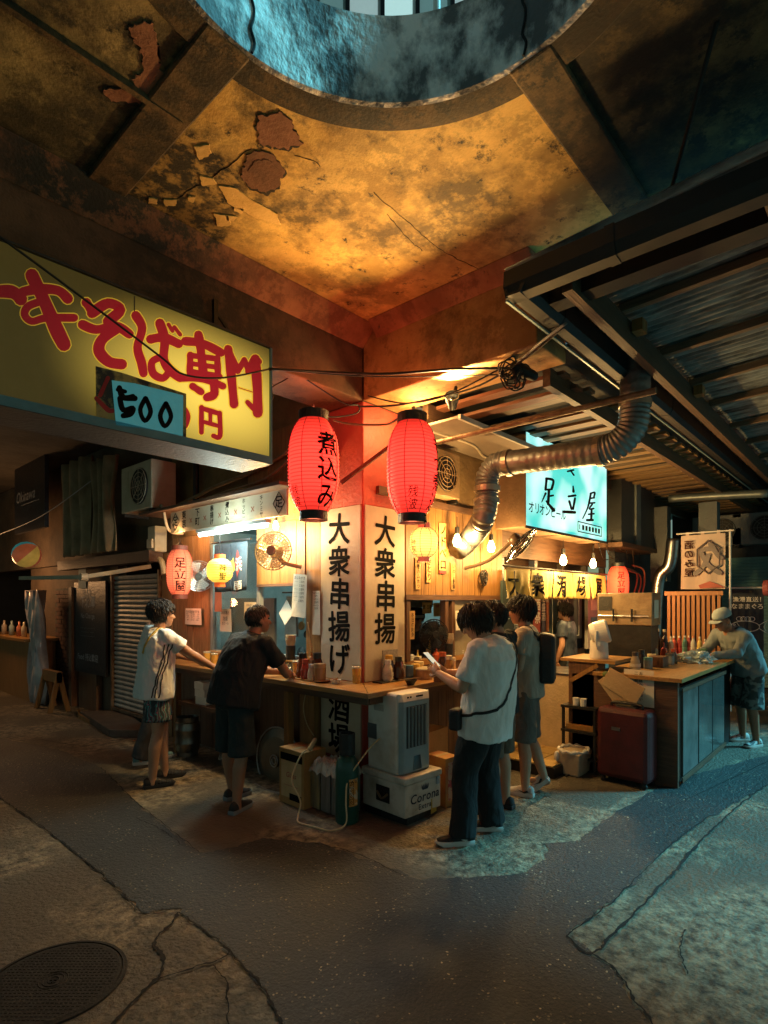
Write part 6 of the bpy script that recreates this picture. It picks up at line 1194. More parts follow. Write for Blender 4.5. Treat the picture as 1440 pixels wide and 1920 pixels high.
strokes(mb, [([(-.02, .16), (-.10, .02), (-.14, -.02)], .05), ([(-.06, .10), (.08, .08), (.0, -.10), (-.12, -.20)], .055), ([(.0, .02), (.06, -.12), (.14, -.2)], .055)], lambda x, y, dz: Vector((-.037 - dz * .2, cy + x * 1.1, cz + y * 1.1))); mb.build('crest', M('print_grey', (.16, .14, .14), bump=0), bn)
MB().slab([(-.036, cy + .12, -Hb * .93), (-.036, cy - .02, -Hb * .86), (-.036, cy - .2, -Hb * .97), (-.036, cy + .1, -Hb * .99)], (-.001, 0, 0)).build('fish_mark', M('print_rust', (.40, .08, .05), bump=0), bn)
MB().cyl((0, .06, .03), (0, -Wb - .1, .03), .01, n=8).cyl((.03, -Wb - .05, .05), (.03, -Wb - .05, -2.4), .014, n=8).build('pole', WHITE, bn)
for y in (-.08, -Wb * .5, -Wb + .08): MB().b2((-.005, y - .02, -.0), (.005, y + .02, .045)).build('loop', bpy.data.materials['banner_cloth'], bn)
fb = thing('fish_banner', 'black hanging banner with a white line drawing of a fish, far right', 'banner', PX(1370, 1105, 5.8)); f1 = PX(1432, 1105, 5.8); Wf = fb.location.y - f1.y; Hf = 1.05
MB().slab([(0, 0, 0), (0, -Wf, 0), (.0, -Wf, -Hf), (0, 0, -Hf)], (.012, 0, 0)).build('cloth', NAVY, fb); mb = MB()
text(mb, '漁港直送！', (-.004, -Wf / 2, -.17), .075, YL, ZU, bold=.012, center=True); text(mb, 'なままぐろ', (-.004, -Wf / 2, -.27), .082, YL, ZU, bold=.012, center=True)
fy, fz_ = -Wf * .5, -.52
def FP(x, y): return Vector((-.006, fy - x, fz_ + y))
mb.tube([FP(.17 * cos(a * pi / 12) - .02, .075 * sin(a * pi / 12)) for a in range(24)], .005, 4, closed=True); mb.tube([FP(.14, .02), FP(.24, .09), FP(.20, 0), FP(.24, -.09), FP(.14, -.02)], .005, 4); mb.tube([FP(-.12, .05), FP(-.09, 0), FP(-.12, -.05)], .004, 4); mb.tube([FP(-.15 + .012 * cos(a), .02 + .012 * sin(a)) for a in range(7)], .004, 4)
for k in range(4): mb.tube([FP(-.09 + k * .05 + .035 * cos(a * pi / 6), .105 + .03 * sin(a * pi / 6)) for a in range(12)], .004, 4, closed=True)
text(mb, 'まぐろ', (-.004, -Wf / 2, -.75), .12, YL, ZU, True, .02); mb.build('lettering', M('print_white', (.70, .72, .70), bump=0), fb); MB().cyl((0, .05, .02), (0, -Wf - .05, .02), .012, n=8).build('rod', WHITE, fb)
# ------------------------------------------------------------------ far end of the lane: dark fronts, pipes, condensers, teal shutter
fe = thing('far_building', 'dark building fronts closing the lane at the far right', 'building', (0, 0, 0))
FD = M('far_wall', (.06, .065, .068), (.03, .033, .035), 2, .8, .2)
MB().b2((9.0, -6, 0), (9.2, .0, 5)).build('wall', FD, fe); MB().b2((5.55, -.1, 0), (9.0, .0, 2.6)).build('side_wall', FD, fe)
tshm = MB().b2((-.012, -.85, 0), (.012, .85, .055)).mesh('slat'); tshm.materials.append(M('teal_shutter', (.16, .34, .34), (.10, .24, .25), 3, .5, .05))
ts = thing('teal_shutter', 'teal slatted shutter beyond the fish banner at the right edge', 'shutter', (8.9, -1.75, 0))
for i in range(40): inst('slat', tshm, ts, (0, 0, .1 + i * .06), (0, .35, 0))
tc_ = thing('far_cabinet', 'dark tall cabinet unit with pale frame under the canopy beside the cyan sign', 'cabinet', PY(1165, 1010, -.45)); MB().b2((0, 0, -.05), (1.5, .4, 1.05)).build('body', M('far_cab', (.05, .055, .058), rough=.5), tc_); MB().b2((.55, -.03, -.05), (.75, -.001, 1.05)).build('frame', M('far_frame', (.16, .19, .19), rough=.5), tc_)
MB().b2((-.1, -.05, -.12), (1.6, .35, -.055)).build('shelf', WOODDX, tc_)
for i, (x, y, z) in enumerate(((8.6, -.9, 2.7), (8.6, -1.55, 2.7))): aircon(['left condenser unit high on the far dark wall', 'right condenser unit high on the far dark wall'][i], (x, y, z), 0, M('cond_grey%d' % i, (.22, .24, .25), rough=.5), 1.0)
for pts, r, lb in (([PX(1255, 935, 6.2), PX(1330, 930, 6.2), PX(1440, 925, 6.2)], .06, 'thick grey pipe running level under the far roof'), ([PX(1262, 1010, 5.6), PX(1255, 1060, 5.6), PX(1235, 1090, 5.6), PX(1228, 1200, 5.6)], .09, 'dim bent steel duct behind the pale banner')): wire('pipe', pts, r, STEEL if r > .07 else M('pipe_teal', (.20, .24, .24), rough=.4, bump=0, metal=.5), lb, 'pipe', n=12)
for i, (u, v0, v1, x) in enumerate(((1186, 1065, 1120, 5.3), (1193, 1070, 1125, 5.35), (1200, 1060, 1130, 5.4))): wire('hose', [PX(u - 14, v0, x - .3), PX(u + 6, v0 + 8, x), PX(u + 8, (v0 + v1) / 2, x), PX(u, v1, x)], .014, M('hose_red%d' % i, (.35, .10, .05), bump=0), ['left', 'middle', 'right'][i] + 'most reddish hose looping beside the far red lantern', 'hose', 'hoses beside the far red lantern')
for i, y in enumerate((-.5, -1.2)): tag(MB().b2((6.3, y - .15, 2.0), (6.5, y + .1, 3.2)).build('duct_box', M('dk_box%d' % i, (.12, .14, .145), rough=.5)), ['dull metal box duct on the far wall left of the banner', 'dull metal box duct on the far wall above the fish banner'][i], 'duct')
for i in range(5): tag(MB().lathe([(.01, 0), (.10, .0), (.11, .05), (.10, .10), (.01, .10)], (5.55, -2.15 - i * .06, 1.86), 16, axis=(0, 1, 0)).build('reel', M('reel%d' % i, ((.35, .08, .07), (.4, .36, .34))[i % 2], bump=0)), ['nearest red', 'second, pale', 'middle red', 'fourth, pale', 'farthest red'][i] + ' reel in the row beside the pale banner', 'reel', 'reels beside the pale banner')
# ------------------------------------------------------------------ under the counter
def carton(label, c, size, rz, mat, name='cardboard_box'):
    t = thing(name, label, 'box', c, rz); a, b, h = size; MB().b2((-a / 2, -b / 2, 0), (a / 2, b / 2, h)).build('carton', mat, t, bevel=.003); MB().b2((-a / 2 - .0, -.02, h + .0003), (a / 2, .02, h + .0012)).build('tape', M('tape_' + name, (.45, .32, .15), bump=0), t) if True else None
    return t
CB = M('cardboard', (.46, .26, .09), (.36, .19, .06), 4, .8, .06)
c_ = carton('printed brown carton with a white panel standing beside the big steel fan', (-.36, .36, 0), (.24, .32, .46), 0, CB)
MB().b2((-.1225, -.13, .06), (-.1205, .13, .36)).build('print_panel', M('carton_panel', (.60, .42, .22), (.5, .34, .16), 8, bump=0), c_); MB().b2((-.1235, -.14, .365), (-.1207, .14, .425)).build('print_band', INK, c_); MB().b2((-.1237, -.13, .045), (-.1209, .02, .10)).build('print_band', INK, c_)
mb = MB(); text(mb, 'Glass', (-.124, 0, .23), .06, YL, ZU, center=True, shear=.2); text(mb, '―――――', (-.124, 0, .15), .035, YL, ZU, center=True); mb.build('lettering', REDINK, c_)
wr = thing('wrapped_cans', 'stack of square metal cans wrapped in clear film behind the gas cylinder', 'cans', (-.30, .02, 0), 0)
for i, y in enumerate((-.125, .0, .125)): MB().b2((-.11, y - .055, .01), (.11, y + .055, .36)).build('can', M('can_metal%d' % i, ((.42, .41, .38), (.34, .33, .31), (.5, .40, .2))[i], (.2, .19, .18), 5, .3, .06, metal=.7, stretch=(8, 8, .6)), wr, bevel=.006)
bm_ = bmesh.new(); bmesh.ops.create_grid(bm_, x_segments=22, y_segments=30, size=1)
for v in bm_.verts:
    x, y = v.co.x, v.co.y; e = max(abs(x), abs(y)); v.co = Vector((x * .128, y * .205, .40 + .03 * noise.noise(Vector((x * 3, y * 4, 1))) + .02 * noise.noise(Vector((x * 9, y * 9, 5))) - .09 * max(0, e - .72) / .28))
me = bpy.data.meshes.new('film'); bm_.to_mesh(me); bm_.free(); me.materials.append(M('clear_film', (.62, .58, .50), (.40, .36, .30), 9, .15, .25, 30, alpha=.75, coat=.6)); o = inst('film', me, wr); o.modifiers.new('t', 'SOLIDIFY').thickness = .003
cyl = thing('gas_cylinder', 'green gas cylinder with orange warning label by the cord', 'gas cylinder', (-.40, -.22, 0)); GRN = M('cylinder_green', (.012, .085, .062), (.008, .06, .045), 3, .35, .05)
MB().lathe([(.005, 0), (.085, 0), (.09, .012), (.09, .40), (.082, .46), (.055, .505), (.035, .515), (.005, .515)], n=28).build('body', GRN, cyl, smooth=False); smooth_angle(cyl.children[0], 40)
MB().cyl((0, 0, .515), (0, 0, .60), .016).cyl((-.05, 0, .575), (.03, 0, .575), .012).b2((-.02, -.05, .60), (.02, .05, .615)).build('valve', BR, cyl)
MB().rings([[(r * cos(a), r * sin(a), z) for a in [radians(x) for x in range(20, 330, 12)]] for r, z in ((.062, .515), (.062, .68), (.056, .68), (.056, .515))], cap=False, close=True).build('guard', BLK, cyl)
mb = MB(); a0 = cam_ang(cyl.location); th = [a0 + .15 + k * .1 for k in range(10)]; vs = [(.0915 * cos(a), .0915 * sin(a), z) for z in (.14, .345) for a in th]; mb.add(vs, [(k, k + 1, k + 11, k + 10) for k in range(9)]); mb.build('label', M('orange_label', (.62, .26, .05), (.6, .5, .36), 12, .5, 0, lo=.45, hi=.5), cyl)
mb = MB()
for k in range(4):
    z = .155 + k * .044; aa = a0 + .36; mb.tube([(.0925 * cos(aa + .018 * dx / .0925 * 1.0), .0925 * sin(aa + .018 * dx / .0925), z + .018 + .018 * dz) for dx, dz in ((-1, -1), (1, -1), (1, 1), (-1, 1))], .0025, 4, closed=True); mb.tube([(.0925 * cos(aa + .1 * cos(q) * .9), .0925 * sin(aa + .1 * cos(q) * .9), z + .018 + .008 * sin(q)) for q in (0, 1, 2, 3, 4, 5)], .002, 4, closed=True)
for ch, da in (('A', .30), ('1', .62), ('2', .74)):
    vs, fs, wd = glyph(ch, .01); mb.add([(.0926 * cos(a0 + da + px * .05 / .09 * .7), .0926 * sin(a0 + da + px * .05 / .09 * .7), .325 - .01 + py * .03) for px, py, _ in vs], fs)
mb.build('pictograms', INK, cyl)
# white cooling fan on the white cooler box
cb = thing('cooler_box', 'white metal cooler box with dark crown logo and lettering under the cooling fan', 'cooler', (-.005, -.40, .055), radians(-4))
CW = M('cooler_white', (.62, .57, .50), (.36, .29, .21), 5, .5, .08, lo=.30, hi=.52, detail=10)
MB().b2((-.17, -.24, 0), (.24, .24, .25)).build('body', CW, cb, bevel=.012); MB().b2((-.178, -.248, .252), (.248, .248, .305)).build('lid', CW, cb, bevel=.01)
MB().b2((-.1745, -.075, .075), (-.1715, .075, .20)).build('handle_recess', BLK, cb, bevel=.001); MB().tube(catmull([(-.178, -.06, .15), (-.187, 0, .105), (-.178, .06, .15)], 4), .009, 7).build('handle', BR, cb)
mb = MB(); FX = Vector((.05, -.2425, 0)); text(mb, 'Corona', FX + ZU * .095, .10, XR, ZU, bold=.012, center=True, shear=.12); text(mb, 'Extra', FX + ZU * .035, .062, XR, ZU, bold=.006, center=True)
for x in (-.03, -.015, 0, .015, .03): mb.slab([FX + Vector((x - .008, 0, .19)), FX + Vector((x + .008, 0, .19)), FX + Vector((x * 1.3, -.0, .225 + .01 * (x == 0)))], (0, -.0006, 0))
mb.slab([FX + Vector((-.03, -.0007, .18)), FX + Vector((.03, -.0007, .18)), FX + Vector((.034, -.0007, .193)), FX + Vector((-.034, -.0007, .193))], (0, -.0006, 0)); mb.build('lettering', M('logo_navy', (.02, .025, .05), bump=0), cb)
MB().b2((.18, -.2475, .19), (.22, -.2425, .25)).build('latch', STEEL, cb)
kb = thing('crate', 'dark low crate under the white cooler box', 'crate', (-.01, -.40, 0)); MB().b2((-.15, -.22, 0), (.22, .22, .052)).build('body', BLK, kb)
o = MB().slab([(.10, -.246 - .40, .02), (.17, -.246 - .40, .03), (.16, -.246 - .40, .14), (.10, -.246 - .40, .14)], (0, -.003, 0)).build('yellow_tag', M('yellow_tag', (.55, .34, .04), bump=0)); tag(o, 'torn yellow tag hanging on the cooler box front', 'tag')
cf = thing('cooling_fan', 'white upright evaporative cooling fan with dark louvred front standing on the cooler box', 'cooling fan', (.0, -.385, .361), radians(-4))
FW = M('fan_white', (.66, .63, .57), (.46, .40, .32), 3.5, .4, .05, lo=.30, hi=.5, detail=10); FBL = M('fan_blue_grey', (.26, .36, .40), (.20, .29, .33), 3, .35, .03)
MB().rings([[(x, y, z) for x, y in ((-.17, -.17), (.19, -.17), (.19, .17), (-.17, .17))] for z in (0, .62)]).build('body', FW, cf, bevel=.02)
fr = [(.0, -.172), (.02, -.19), (.18, -.19), (.195, -.172)]
MB().rings([[(x, y, z) for x, y in ((-.165, -.1705), (-.13, -.197), (.16, -.197), (.188, -.1705))] for z in (.005, .56)]).build('front', FBL, cf, bevel=.008)
MB().rings([[(-.165, -.1705, .561), (-.13, -.197, .561), (.16, -.197, .561), (.188, -.1705, .561)], [(-.165, -.165, .62), (-.13, -.175, .612), (.16, -.175, .612), (.188, -.165, .62)]]).build('control_panel', FW, cf)
MB().b2((-.10, -.1995, .20), (.13, -.1975, .52)).build('louvre_recess', M('recess_dark', (.03, .04, .045), bump=0), cf)
for i in range(6): MB().box((-.08 + i * .038, -.202, .36), (.006, .02, .31), rot=Matrix.Rotation(.4, 3, 'Z')).build('louvre', FBL, cf)
MB().slab([(-.03, -.198, .02), (.07, -.198, .02), (.055, -.198, .13), (-.015, -.198, .13)], (0, -.002, 0)).build('tank_window', M('tank_dark', (.03, .05, .06), rough=.15, bump=0), cf)
MB().b2((-.1745, -.02, .47), (-.1715, .09, .52)).build('carry_recess', M('recess_grey', (.42, .40, .36), bump=0), cf, bevel=.001); MB().b2((-.1735, .06, .24), (-.1715, .165, .36)).build('filter_panel', M('panel_grey', (.10, .105, .11), bump=0), cf)
mb = MB()
for x in (-.08, -.05, .02, .04, .06, .08): mb.b2((x, -.1905, .582), (x + .015, -.186, .594))
mb.build('buttons', INK, cf)
# big steel fan / drum lid under the counter
bf = thing('floor_fan', 'big round steel floor fan stored under the left counter', 'fan', PX(522, 1425, -.12), 0); Rr = .31; ax = Vector((-1, -.05, .05))
SPUN = M('spun_steel', (.20, .17, .13), (.13, .11, .085), 4, .35, .05, metal=.8)
MB().lathe([(.005, .05), (.05, .05), (.06, .035), (.22, .03), (.30, .0), (.31, -.02), (.28, -.03), (.005, -.03)], (0, 0, 0), 40, axis=ax).build('drum', SPUN, bf); mb = MB(); Rm = ax.to_track_quat('Z', 'Y').to_matrix()
for r in (.31, .03, .055): mb.tube([Rm @ Vector((r * cos(a * pi / 20), r * sin(a * pi / 20), .01 if r > .2 else .055)) for a in range(40)], .008 if r > .2 else .006, 6, closed=True)
mb.build('rim', STEEL, bf, smooth=True); MB().tube([(-.05, .20, -.40), (-.05, -.2, -.40)], .012, 8).b2((-.03, -.15, -.40), (.0, .15, -.30)).build('foot', DARK, bf); 
wire('tube_frame', [PX(478, 1470, -.35), PX(500, 1482, -.38), PX(526, 1488, -.38)], .012, STEEL, 'thin bent steel tube on the ground before the big fan', 'tube')
# beer kegs
def keg(label, u, v, r, h, x=None):
    p = G(u, v); t = thing('beer_keg', label, 'keg', (p.x, p.y, 0)); KM = bpy.data.materials.get('keg_steel') or M('keg_steel', (.34, .32, .29), (.2, .19, .17), 6, .32, .05, metal=.9)
    o = MB().lathe([(.005, .03), (r * .8, .03), (r * .98, .07), (r, h * .3), (r * 1.04, h * .33), (r * 1.04, h * .36), (r, h * .39), (r, h * .64), (r * 1.04, h * .67), (r * 1.04, h * .7), (r, h * .73), (r * .97, h * .86), (r * .7, h * .92), (.005, h * .93)], n=28).build('barrel', KM, t); smooth_angle(o, 40)
    MB().rings([[(q * cos(2 * pi * k / 28), q * sin(2 * pi * k / 28), z) for k in range(28)] for q, z in ((r * .86, h * .88), (r * .9, h), (r * .86, h), (r * .82, h * .88))], close=True, cap=False).build('collar', KM, t); MB().rings([[(q * cos(2 * pi * k / 28), q * sin(2 * pi * k / 28), z) for k in range(28)] for q, z in ((r * .86, .0), (r * .86, .06), (r * .8, .06), (r * .8, 0))], close=True, cap=False).build('foot_ring', KM, t)
    MB().cyl((0, 0, h * .92), (0, 0, h * 1.02), .03).build('valve', BLK, t); return t
keg('steel beer keg under the counter behind the man in stripes', 352, 1415, .13, .42); keg('smaller steel keg on the ground between the two men', 430, 1432, .10, .20)
o = MB().box((0, 0, .22), (.03, .42, .46), rot=Matrix.Rotation(.28, 3, 'Y')).build('leaning_board', PAPER); o.location = (-.12, 1.72, .02); tag(o, 'white board leaning under the counter beside the kegs', 'board')
for i in range(3): o = MB().b2((-.13, -.09, 0), (.13, .09, .075)).build('paper_box', WHITE, bevel=.003); o.location = (-.25, 1.98 + .012 * i, .62 + i * .0765); o.rotation_euler = (0, 0, .1 - .05 * i); tag(o, ['lowest of the three white paper boxes stacked under the counter', 'middle of the three white paper boxes stacked under the counter', 'topmost of the three white paper boxes stacked under the counter'][i], 'box')
o = MB().b2((-.4, 1.5, .575), (-.02, 2.4, .615)).build('under_shelf', WOODDY, ct)
c2_ = carton('tall brown carton beside the cooling fan under the right counter', (.52, -.22, 0), (.40, .30, .56), .05, CB); c3_ = carton('short orange and yellow carton next to the white cooler box', (.42, -.52, 0), (.16, .22, .40), -.1, M('carton_yellow', (.50, .28, .06), (.36, .12, .05), 5, .7, .03), 'printed_carton')
MB().b2((-.05, -.1125, .05), (.06, -.1107, .36)).build('print_panel', M('print_red_carton', (.40, .05, .06), (.45, .3, .2), 22, bump=0, lo=.5, hi=.55), c3_)
# extension cord
COR = M('cord_yellowed', (.66, .52, .28), rough=.5, bump=0); pts = [(-.42, .19, .49), (-.50, .20, .46), (-.56, .22, .34), (-.60, .20, .25), (-.58, .12, .12), (-.62, .10, .02), (-.68, .02, .009), (-.66, -.12, .009), (-.62, -.28, .009), (-.53, -.34, .05), (-.50, -.31, .2), (-.45, -.28, .34), (-.38, -.33, .47), (-.27, -.36, .58), (-.19, -.37, .62)]
wire('extension_cord', pts, .0065, COR, 'yellowed extension cord looping from the carton past the gas cylinder to the cooling fan', 'cord', n=6)
o = MB().cap((-.42, .19, .49), (-.37, .19, .55), .022, .018).build('cord_plug', COR, smooth=True); tag(o, 'yellowed plug end of the extension cord on the carton', 'plug')
wire('cord', [(-.10, .60, 1.5), (-.03, .62, 1.2), (-.025, .60, 1.0)], .005, COR, 'thin pale flex running down the yellow post', 'cord'); wire('cord', [(-.11, .60, .9), (-.10, .66, .72), (-.11, .60, .58), (-.2, .4, .52)], .005, COR, 'pale flex hanging down the lower post', 'cord')
wire('cord', [G(1060, 1455, .008), G(1100, 1447, .008), G(1150, 1452, .008)], .008, CABLE, 'black cord lying on the ground beside the suitcase', 'cord')
# ------------------------------------------------------------------ people
SKIN = M('skin', (.46, .25, .155), (.40, .205, .12), 5, .5, .04, 60); SKIN2 = M('skin_tan', (.36, .18, .10), (.30, .14, .075), 5, .5, .04, 60); HAIR = M('hair_black', (.010, .009, .008), (.016, .013, .011), 30, .65, .1, 60); HAIRG = M('hair_grey', (.20, .19, .18), (.10, .095, .09), 30, .5, .1, 60)
TEEW = M('tee_white', (.78, .79, .77), (.70, .72, .70), 3, .85, .08, 40); TEEB = M('tee_black', (.006, .0085, .010), (.009, .012, .014), 3, .85, .08, 40); TEEG = M('tee_grey', (.40, .34, .28), (.34, .29, .24), 3, .85, .08, 40); SHORTD = M('shorts_green_black', (.010, .024, .026), (.007, .017, .019), 4, .8, .08, 40); PANTB = M('trousers_black', (.006, .009, .011), (.009, .012, .014), 4, .85, .1, 30); SHORTG = M('shorts_grey', (.13, .125, .115), (.09, .088, .08), 4, .85, .1, 40)
EYEM = M('eye_dark', (.02, .015, .012), rough=.15, bump=0)
def remesh(mb, name, mat, parent, vox, it=3, wr=0., seed=0, wscale=9.):
    me = mb.mesh(name); o = bpy.data.objects.new(name, me); COL.objects.link(o)
    r = o.modifiers.new('r', 'REMESH'); r.mode = 'VOXEL'; r.voxel_size = vox
    s = o.modifiers.new('s', 'SMOOTH'); s.iterations = it; s.factor = .5
    dg = bpy.context.evaluated_depsgraph_get(); nm = bpy.data.meshes.new_from_object(o.evaluated_get(dg)); o.modifiers.clear(); o.data = nm; bpy.data.meshes.remove(me); nm.name = name
    nm.materials.clear(); nm.materials.append(mat)
    if wr:
        nr = [v.normal.copy() for v in nm.vertices]
        for v, q in zip(nm.vertices, nr):
            p = v.co * wscale; p.z *= .55; f = noise.noise(p + Vector((seed, 0, 0))) + .6 * (1 - 2 * abs(noise.noise(p * 1.7 + Vector((0, seed, 3))))); v.co += q * wr * f
    nm.polygons.foreach_set('use_smooth', [True] * len(nm.polygons)); o.parent = parent; return o
def V(*a): return Vector(a)
def pose(**k):
    J = dict(pel=V(0, 0, .92), wai=V(0, 0, 1.08), che=V(0, 0, 1.28), nec=V(-.005, 0, 1.44), hea=V(.025, 0, 1.575), shL=V(0, .185, 1.39), shR=V(0, -.185, 1.39), elL=V(-.02, .23, 1.11), elR=V(-.02, -.23, 1.11), wrL=V(.06, .22, .87), wrR=V(.06, -.22, .87),
             hiL=V(0, .09, .90), hiR=V(0, -.09, .90), knL=V(.02, .10, .49), knR=V(.02, -.10, .49), anL=V(-.01, .11, .085), anR=V(-.01, -.11, .085), look=V(1, 0, 0), toeL=V(1, .15, 0), toeR=V(1, -.15, 0))
    for a, b in k.items(): J[a] = V(*b)
    return J
def hand(mb, wr, d, pal, L=.175, side=1, curl=.35):
    """palm, four unequal bent fingers and a thumb; d = direction of the fingers, pal = palm normal"""
    d = d.normalized(); pal = (pal - d * pal.dot(d)).normalized(); x = d.cross(pal) * side
    rs = []
    for t, w_, h_ in ((0, .024, .018), (.25, .034, .015), (.48, .038, .013), (.52, .034, .010)):
        c = wr + d * L * t; rs.append([c + x * w_ * cos(a * pi / 5) + pal * h_ * sin(a * pi / 5) for a in range(10)])
    mb.rings(rs)
    for k, (o, ln) in enumerate(((-.029, .40), (-.010, .46), (.010, .43), (.028, .34))):
        p = wr + d * L * .46 + x * o; ang = curl * .5; r = .0085
        for s in range(3):
            q = p + (d * cos(ang) + pal * sin(ang)) * L * ln * (.45, .32, .25)[s]; mb.cap(p, q, r, r * .9, 7); p = q; r *= .9; ang += curl
    p = wr + d * L * .14 - x * .026; q = p + (d * .62 - x * .62 + pal * .35).normalized() * L * .26; mb.cap(p, q, .0115, .010, 7); mb.cap(q, q + (d * .9 - x * .1 + pal * .3).normalized() * L * .2, .010, .0085, 7)
def head(mb, c, look, up, s=1.):
    f = look.normalized(); l = up.cross(f).normalized(); u = f.cross(l); R = Matrix((f, l, u)).transposed(); T = lambda x, y, z: c + R @ (Vector((x, y, z)) * s)
    mb.ball(T(-.012, 0, .03), (.098 * s, .077 * s, .088 * s), 18, 12, R); mb.ball(T(.025, 0, -.03), (.066 * s, .062 * s, .08 * s), 16, 10, R)
    mb.ball(T(.048, 0, -.085), (.036 * s, .040 * s, .028 * s), 12, 8, R)      # chin
    mb.cap(T(.080, 0, .012), T(.104, 0, -.026), .010 * s, .015 * s, 8); mb.ball(T(.094, .011, -.03), .010 * s, 8, 6); mb.ball(T(.094, -.011, -.03), .010 * s, 8, 6)
    mb.cap(T(.078, .035, .028), T(.078, -.035, .028), .012 * s, n=8)            # brow
    mb.cap(T(.084, .016, -.056), T(.084, -.016, -.056), .0085 * s, n=8); mb.cap(T(.082, .013, -.068), T(.082, -.013, -.068), .008 * s, n=8)
    for q in (1, -1):
        mb.ball(T(.05, q * .042, -.018), (.03 * s, .02 * s, .024 * s), 10, 8, R)
        mb.ball(T(-.005, q * .078, -.008), (.022 * s, .010 * s, .034 * s), 10, 8, R); mb.ball(T(.004, q * .078, -.030), (.012 * s, .009 * s, .014 * s), 8, 6, R)
    return T, R
def hair_cap(c, look, up, mat, parent, style, seed, s=1.):
    rnd = random.Random(seed); f = look.normalized(); l = up.cross(f).normalized(); u = f.cross(l); R = Matrix((f, l, u)).transposed(); T = lambda v: c + R @ (v * s)
    mb = MB(); vol = style.get('vol', .012); fr = style.get('fringe', .045); nape = style.get('nape', -.055); side = style.get('side', -.01); top = style.get('top', 0.)
    def keep(d):   # d unit direction in head space; which scalp points carry hair
        z = d.z * .1
        if d.x > .55: return z > fr
        if d.x > .05: return z > side + (fr - side) * max(0, (d.x - .05) / .5) and not (abs(d.y) > .75 and z < side)
        return z > nape
    nl = 26; cnt = int(style.get('n', 420) * 2.4)
    # base shell
    bm_ = bmesh.new(); bmesh.ops.create_icosphere(bm_, subdivisions=4, radius=1)
    dele = []
    for v in bm_.verts:
        d = v.co.copy()
        k = keep(d); v.co = T(Vector((-.012 + d.x * (.098 + vol * .55), d.y * (.077 + vol * .5), .03 + d.z * (.088 + vol * .8))) if k else Vector((-.012 + d.x * .082, d.y * .066, .03 + d.z * .07)))
    ix = {v: i for i, v in enumerate(bm_.verts)}; mb.add([v.co.copy() for v in bm_.verts], [tuple(ix[v] for v in fa.verts) for fa in bm_.faces]); bm_.free()
    ln = style.get('len', .05)
    for i in range(cnt):
        z = rnd.uniform(-.75, 1); a = rnd.uniform(-pi, pi); q = sqrt(1 - z * z); d = Vector((q * cos(a), q * sin(a), z))
        if not keep(d): continue
        p = Vector((-.012 + d.x * (.098 + vol * .5), d.y * (.077 + vol * .45), .03 + d.z * (.088 + vol * .7)))
        cr = Vector((-.05, .015, .12)); t = (p - cr); t = (t - d * t.dot(d)); t = t.normalized() if t.length > 1e-4 else Vector((1, 0, 0))
        t = (t + Vector((rnd.uniform(-.5, .5), rnd.uniform(-.5, .5), rnd.uniform(-.3, .2))) * style.get('mess', .6) * .6 + Vector((style.get('fwd', .2), 0, -.25))); t = (t - d * t.dot(d) * .9).normalized()
        L = ln * rnd.uniform(.6, 1.25); pts = [p - d * .004, p + t * L * .45 + d * vol * rnd.uniform(.3, 1.1), p + t * L * .85 + d * vol * rnd.uniform(0, .8) - Vector((0, 0, .008)), p + t * L * 1.1 - Vector((0, 0, .02)) + d * vol * rnd.uniform(-.2, .4)]
        w_ = rnd.uniform(.0028, .0055); mb.tube([T(x) for x in pts], [w_ * .8 * s, w_ * s, w_ * .7 * s, .0012], 5)
    return mb.build('hair', mat, parent, smooth=True)
def shoe(t, an, toe, sole, upper, name='shoe', L=.27, z0=.0, mark=None, style='sneaker', pitch=0.):
    d = Vector((toe.x, toe.y, 0)).normalized(); l = Vector((-d.y, d.x, 0)); base = Vector((an.x, an.y, z0)); Rm = Matrix((d, l, Vector((0, 0, 1)))).transposed()
    if pitch: Rm = Rm @ Matrix.Rotation(pitch, 3, 'Y'); base = Vector((an.x, an.y, an.z - .085))
    T = lambda x, y, z: base + Rm @ Vector((x, y, z))
    out = [(-.075, .028), (-.05, .038), (.0, .038), (.06, .042), (.115, .047), (.155, .044), (.185, .030), (.197, .010)]
    ring = [(x, y) for x, y in out] + [(x, -y * .94) for x, y in reversed(out)]
    sh_ = Vector((0, 0, 0)); mb = MB(); mb.rings([[T(x * q, y * q, z + (.012 if x > .17 else 0) * (z < .02)) for x, y in ring] for z, q in ((.0, .97), (.008, 1.02), (.026, 1.03), (.034, .99))])
    o = mb.build('sole', sole); smooth_angle(o, 40)
    secs = ((-.072, .026, .085), (-.05, .034, .098), (-.0, .036, .100), (.035, .037, .090), (.075, .040, .075), (.115, .043, .062), (.155, .040, .054), (.185, .024, .044))
    rs = [[T(x, w_ * cos(a), .030 + (h_ - .030) * max(0, sin(a)) if 0 <= a <= pi else .03) for a in [pi * k / 10 for k in range(11)]] for x, w_, h_ in secs]
    mb = MB().rings(rs, cap=True); u = mb.build(name, upper, t, smooth=True)
    o.parent = u
    if mark:
        for sgn in (1, -1):
            mk = MB(); P_ = [(-.045, .052), (-.005, .036), (.06, .062), (.005, .05), (-.03, .066)]
            q = [T(x, sgn * (.0415 + .004 * (x > .02)), z) for x, z in P_]; mk.slab(q, (T(0, sgn, 0) - T(0, 0, 0)) * .0015); mk.build('side_mark', mark, u)
    if style == 'sandal':
        mk = MB()
        for k in range(5):
            x = .03 + k * .03; mk.tube([T(x, .042 * cos(a), .034 + (.088 - x * .25 - .03) * sin(a)) for a in [pi * j / 8 for j in range(9)]], .004, 5)
        mk.build('strap', sole, u)
    return u
